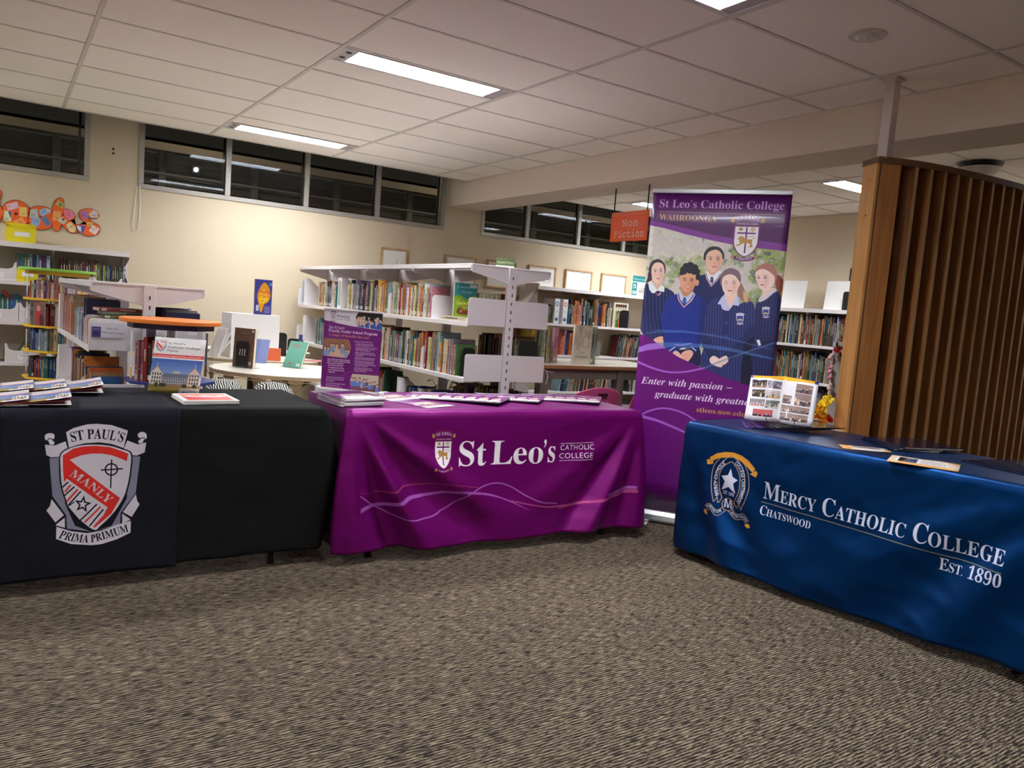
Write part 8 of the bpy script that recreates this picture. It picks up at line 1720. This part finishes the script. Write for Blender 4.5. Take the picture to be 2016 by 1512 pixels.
for k, (x, y, c_, lb) in enumerate(((1612, 808, (234, 180, 20), 'deep yellow artificial flower, leftmost of the bunch behind the yearbook'), (1624, 798, (240, 206, 30), 'yellow artificial flower in the middle of the bunch behind the yearbook'), (1629, 789, (246, 220, 50), 'highest yellow artificial flower of the bunch behind the yearbook'), (1613, 822, (240, 160, 24), 'orange-yellow artificial flower low in the bunch behind the yearbook'), (1628, 826, (226, 36, 24), 'bright red artificial flower low beside the timber screen'))):
    flower(lb, at_d(x, y, 4.50 + .02 * k), .050 if k < 4 else .046, rgb(*c_), 10 + k, 34, grp='artificial flowers behind the yearbook')
q = at_d(1620, 843, 4.55); zf = float(q[2]); t = thing('flower_pedestal', 'low white stand holding the artificial flowers beside the timber screen', 'stand', (float(q[0]), float(q[1]), 0), -.4); MB().box(-.12, .14, -.10, .10, zf - .02, zf).obj('top_panel', M_ARCH, t, bevel=.003); MB().box(-.11, .13, -.09, .09, 0, zf - .02).obj('body', M_ARCH, t, bevel=.003)

# ------------------------------------------------------------------ orange cut-out letters on the wall
LY = WALL_Y - .012; ZL = zm(0, 380, 9.1636)
p0 = at_y(0, 480, LY); p1 = at_y(210, 380, LY); LU0, LV0 = -1.80, 1.60; cvL = Canvas(1.0, .50, 900, C8(224, 96, 30), LU0, LV0)
def lt(P): 
    P = np.asarray(P, float); v = np.stack([(P[:, 0] - 1008) / FPX, np.ones(len(P)), -(P[:, 1] - 756) / FPX], 1) @ CR.T; t_ = (LY - CP[1]) / v[:, 1]; Q = CP + v * t_[:, None]; return Q[:, [0, 2]]
cvL.T = lt
for pts, c_ in (([(105, 205), (310, 155), (345, 265), (145, 320)], (222, 186, 206)), ([(345, 250), (485, 262), (485, 432), (350, 415)], (226, 196, 110)), ([(80, 310), (220, 340), (200, 520), (55, 500)], (206, 214, 170)), ([(140, 320), (215, 345), (200, 460), (170, 400)], (120, 84, 150)), ([(230, 510), (400, 430), (475, 545), (250, 560)], (232, 150, 80)),
                ([(540, 300), (670, 285), (690, 440), (540, 450)], (180, 196, 200)), ([(700, 310), (830, 265), (925, 350), (740, 430)], (140, 176, 216)), ([(830, 275), (930, 300), (920, 350), (850, 340)], (220, 180, 190)), ([(560, 460), (700, 420), (735, 500), (690, 620), (560, 580)], (140, 166, 214)), ([(735, 450), (830, 420), (925, 560), (840, 600)], (80, 120, 180)),
                ([(1050, 130), (1150, 180), (1140, 290), (1000, 200)], (196, 180, 110)), ([(1040, 160), (1130, 180), (1110, 260)], (110, 160, 90)), ([(960, 320), (1105, 330), (1090, 500), (950, 495)], (228, 160, 96)), ([(1150, 300), (1300, 310), (1355, 420), (1260, 490), (1170, 420)], (222, 120, 150)), ([(1040, 510), (1120, 430), (1220, 500), (1150, 570)], (206, 196, 190)), ([(1190, 570), (1270, 520), (1390, 640), (1330, 715), (1260, 700)], (220, 206, 150)),
                ([(1440, 340), (1560, 320), (1600, 440), (1510, 480)], (150, 110, 180)), ([(1600, 380), (1690, 300), (1770, 350), (1770, 440), (1640, 450)], (206, 190, 190)), ([(1560, 530), (1680, 530), (1670, 600), (1580, 600)], (214, 190, 90)), ([(1440, 580), (1540, 590), (1500, 730), (1400, 680)], (80, 80, 160)), ([(1380, 590), (1460, 600), (1470, 700), (1400, 660)], (206, 210, 226)), ([(1600, 680), (1680, 580), (1800, 640), (1720, 760)], (226, 206, 204))):
    cvL.fill([np.array(ZL(pts))], C8(*c_))
rr = random.Random(6)
for (x, y) in ((180, 240), (410, 380), (110, 470), (360, 515), (600, 405), (790, 330), (640, 510), (850, 520), (1090, 220), (1000, 450), (1240, 390), (1280, 600), (1510, 400), (1700, 390), (1620, 560), (1700, 650)):
    pp = [(x + rr.uniform(-45, 45), y + rr.uniform(-30, 30)) for _ in range(6)]; cvL.stroke(sm(ZL(pp)), .5, C8(90, 70, 90), .8)
def circ(cx, cy, rx_, ry_, n=22): return [(cx + rx_ * math.cos(a), cy + ry_ * math.sin(a)) for a in np.linspace(0, 2 * PI, n, endpoint=False)]
LET = {'o1': [(45, 350), (60, 240), (140, 160), (280, 130), (400, 160), (500, 240), (540, 320), (510, 430), (500, 520), (430, 575), (280, 590), (120, 570), (55, 480)], 'o2': [(500, 420), (530, 310), (620, 245), (740, 238), (860, 265), (930, 330), (945, 450), (930, 580), (870, 640), (760, 658), (640, 635), (560, 590), (505, 510)],
       'k': [(945, 300), (965, 210), (1020, 120), (1085, 88), (1135, 120), (1152, 220), (1150, 290), (1240, 300), (1330, 360), (1360, 430), (1310, 480), (1230, 500), (1300, 520), (1370, 590), (1410, 690), (1330, 722), (1260, 710), (1170, 620), (1105, 570), (1085, 640), (1040, 685), (980, 660), (945, 570), (940, 430)],
       's': [(1425, 380), (1450, 320), (1540, 290), (1660, 295), (1750, 340), (1785, 410), (1740, 455), (1650, 450), (1600, 430), (1600, 480), (1680, 530), (1770, 580), (1805, 660), (1760, 740), (1640, 772), (1520, 750), (1410, 690), (1370, 640), (1385, 580), (1460, 565), (1530, 570), (1570, 570), (1520, 510), (1450, 450)],
       'b': [(-60, 0), (0, -60), (20, 20), (0, 100), (-20, 190), (10, 240), (45, 330), (30, 430), (-10, 500), (-80, 520), (-120, 300)]}
M_LET = img_mat('collage_letters_print', cvL, .7); M_LEDGE = mat('letter_outline', rgb(110, 44, 20), .8)
LBL = {'o1': 'first whole orange collage letter o on the wall, above the yellow box', 'o2': 'second orange collage letter o on the wall, beside the letter k', 'k': 'orange collage letter k on the wall', 's': 'orange collage letter s at the right end of the word on the wall', 'b': 'orange collage letter cut off by the left edge of the picture'}
HOLE = {'o1': [(287, 375, 32, 26)], 'o2': [(727, 425, 24, 20)], 'k': [(1140, 392, 18, 18), (1142, 475, 24, 20)], 's': [], 'b': []}
for nm, pts in LET.items():
    P_ = lt(sm(ZL(pts), True, 3)); c = P_.mean(0); t = thing('paper_letter', LBL[nm], 'letter', (c[0], LY, c[1]), 0, 'orange letters on the wall')
    Q_ = P_ - c; ar = np.sum(Q_[:, 0] * np.roll(Q_[:, 1], -1) - np.roll(Q_[:, 0], -1) * Q_[:, 1]); Q_ = Q_ if ar > 0 else Q_[::-1]
    n = len(Q_); m = MB(); m.add([(x, 0, z) for x, z in Q_], [tuple(range(n))], 0, [[((x + c[0] - LU0) / 1.0, (z + c[1] - LV0) / .50) for x, z in Q_]])
    o = m.obj('letter_face', M_LET, t); o.data.polygons[0].flip() if o.data.polygons[0].normal.y > 0 else None
    out = []
    for i in range(n):
        a = Q_[i - 1]; b = Q_[(i + 1) % n]; d_ = b - a; d_ = d_ / (np.hypot(*d_) + 1e-9); out.append((Q_[i][0] + d_[1] * .004, Q_[i][1] - d_[0] * .004))
    m = MB(); m.prism([(x, z) for x, z in out][::-1], .001, .008, axis='y'); m.obj('card_backing', M_LEDGE, t)
    for (hx, hy, ra, rb) in HOLE[nm]:
        H_ = lt(np.array(ZL(circ(hx, hy, ra, rb, 14)))) - c; m = MB(); m.prism([(x, z) for x, z in H_], -.0012, -.0002, axis='y'); m.obj('counter', M_LEDGE, t)

# ------------------------------------------------------------------ books become objects: the 285 that show largest, the rest as one mass
def in_view(M):
    v = (np.array(M.translation) - CP) @ CR; x, y = 1008 + FPX * v[0] / v[1], 756 - FPX * v[2] / v[1]; return v[1] > 0 and -30 < x < 2046 and -30 < y < 800, v[1]
for b in BOOKS: b['vis'], b['dist'] = in_view(b['M'])
HIDDEN_ROWS = ('cl', 'cl2', 'crl', 'crm', 'cru', 'lg', 'rf', 'rw0', 'rw1', 'rw2', 're', 'wf')
cand = sorted([b for b in BOOKS if b['vis'] and b['row'] not in HIDDEN_ROWS], key=lambda b: b['dist'] / (b['h'] * max(b['w'], .01)) ** .5)
pick = set(id(b) for b in cand[:285]); rest = [b for b in BOOKS if id(b) not in pick]
rowcount = {}
for b in BOOKS:
    if id(b) in pick: rowcount.setdefault(b['row'], []).append(b)
def article(end): return end
for row, lst in rowcount.items():
    lst.sort(key=lambda b: b['k']); wh = lst[0]['where']
    for i, b in enumerate(lst):
        m = MB(); r = random.Random(b['seed']); book_mb(m, b['w'], b['d'], b['h'], b['col'], r)
        o = m.obj('book', M_BOOK, color=True); o.matrix_world = b['M']
        o['label'] = '%s book, %s from the %s, %s' % (b['col'], ordw(i), b['end'], wh); o['category'] = 'book'; o['group'] = 'books, ' + wh
m = MB()
for b in rest:
    r = random.Random(b['seed']); k0 = len(m.v); m.M = b['M']; book_mb(m, b['w'], b['d'], b['h'], b['col'], r, False); m.M = None
o = m.obj('distant_books', M_BOOK, color=True); tag(o, 'packed book spines on the farther and lower shelves', 'books', kind='stuff')
COL.objects.unlink(_fo); bpy.data.objects.remove(_fo)
print('BOOKS', len(BOOKS), 'single', len(pick), 'mass', len(rest))
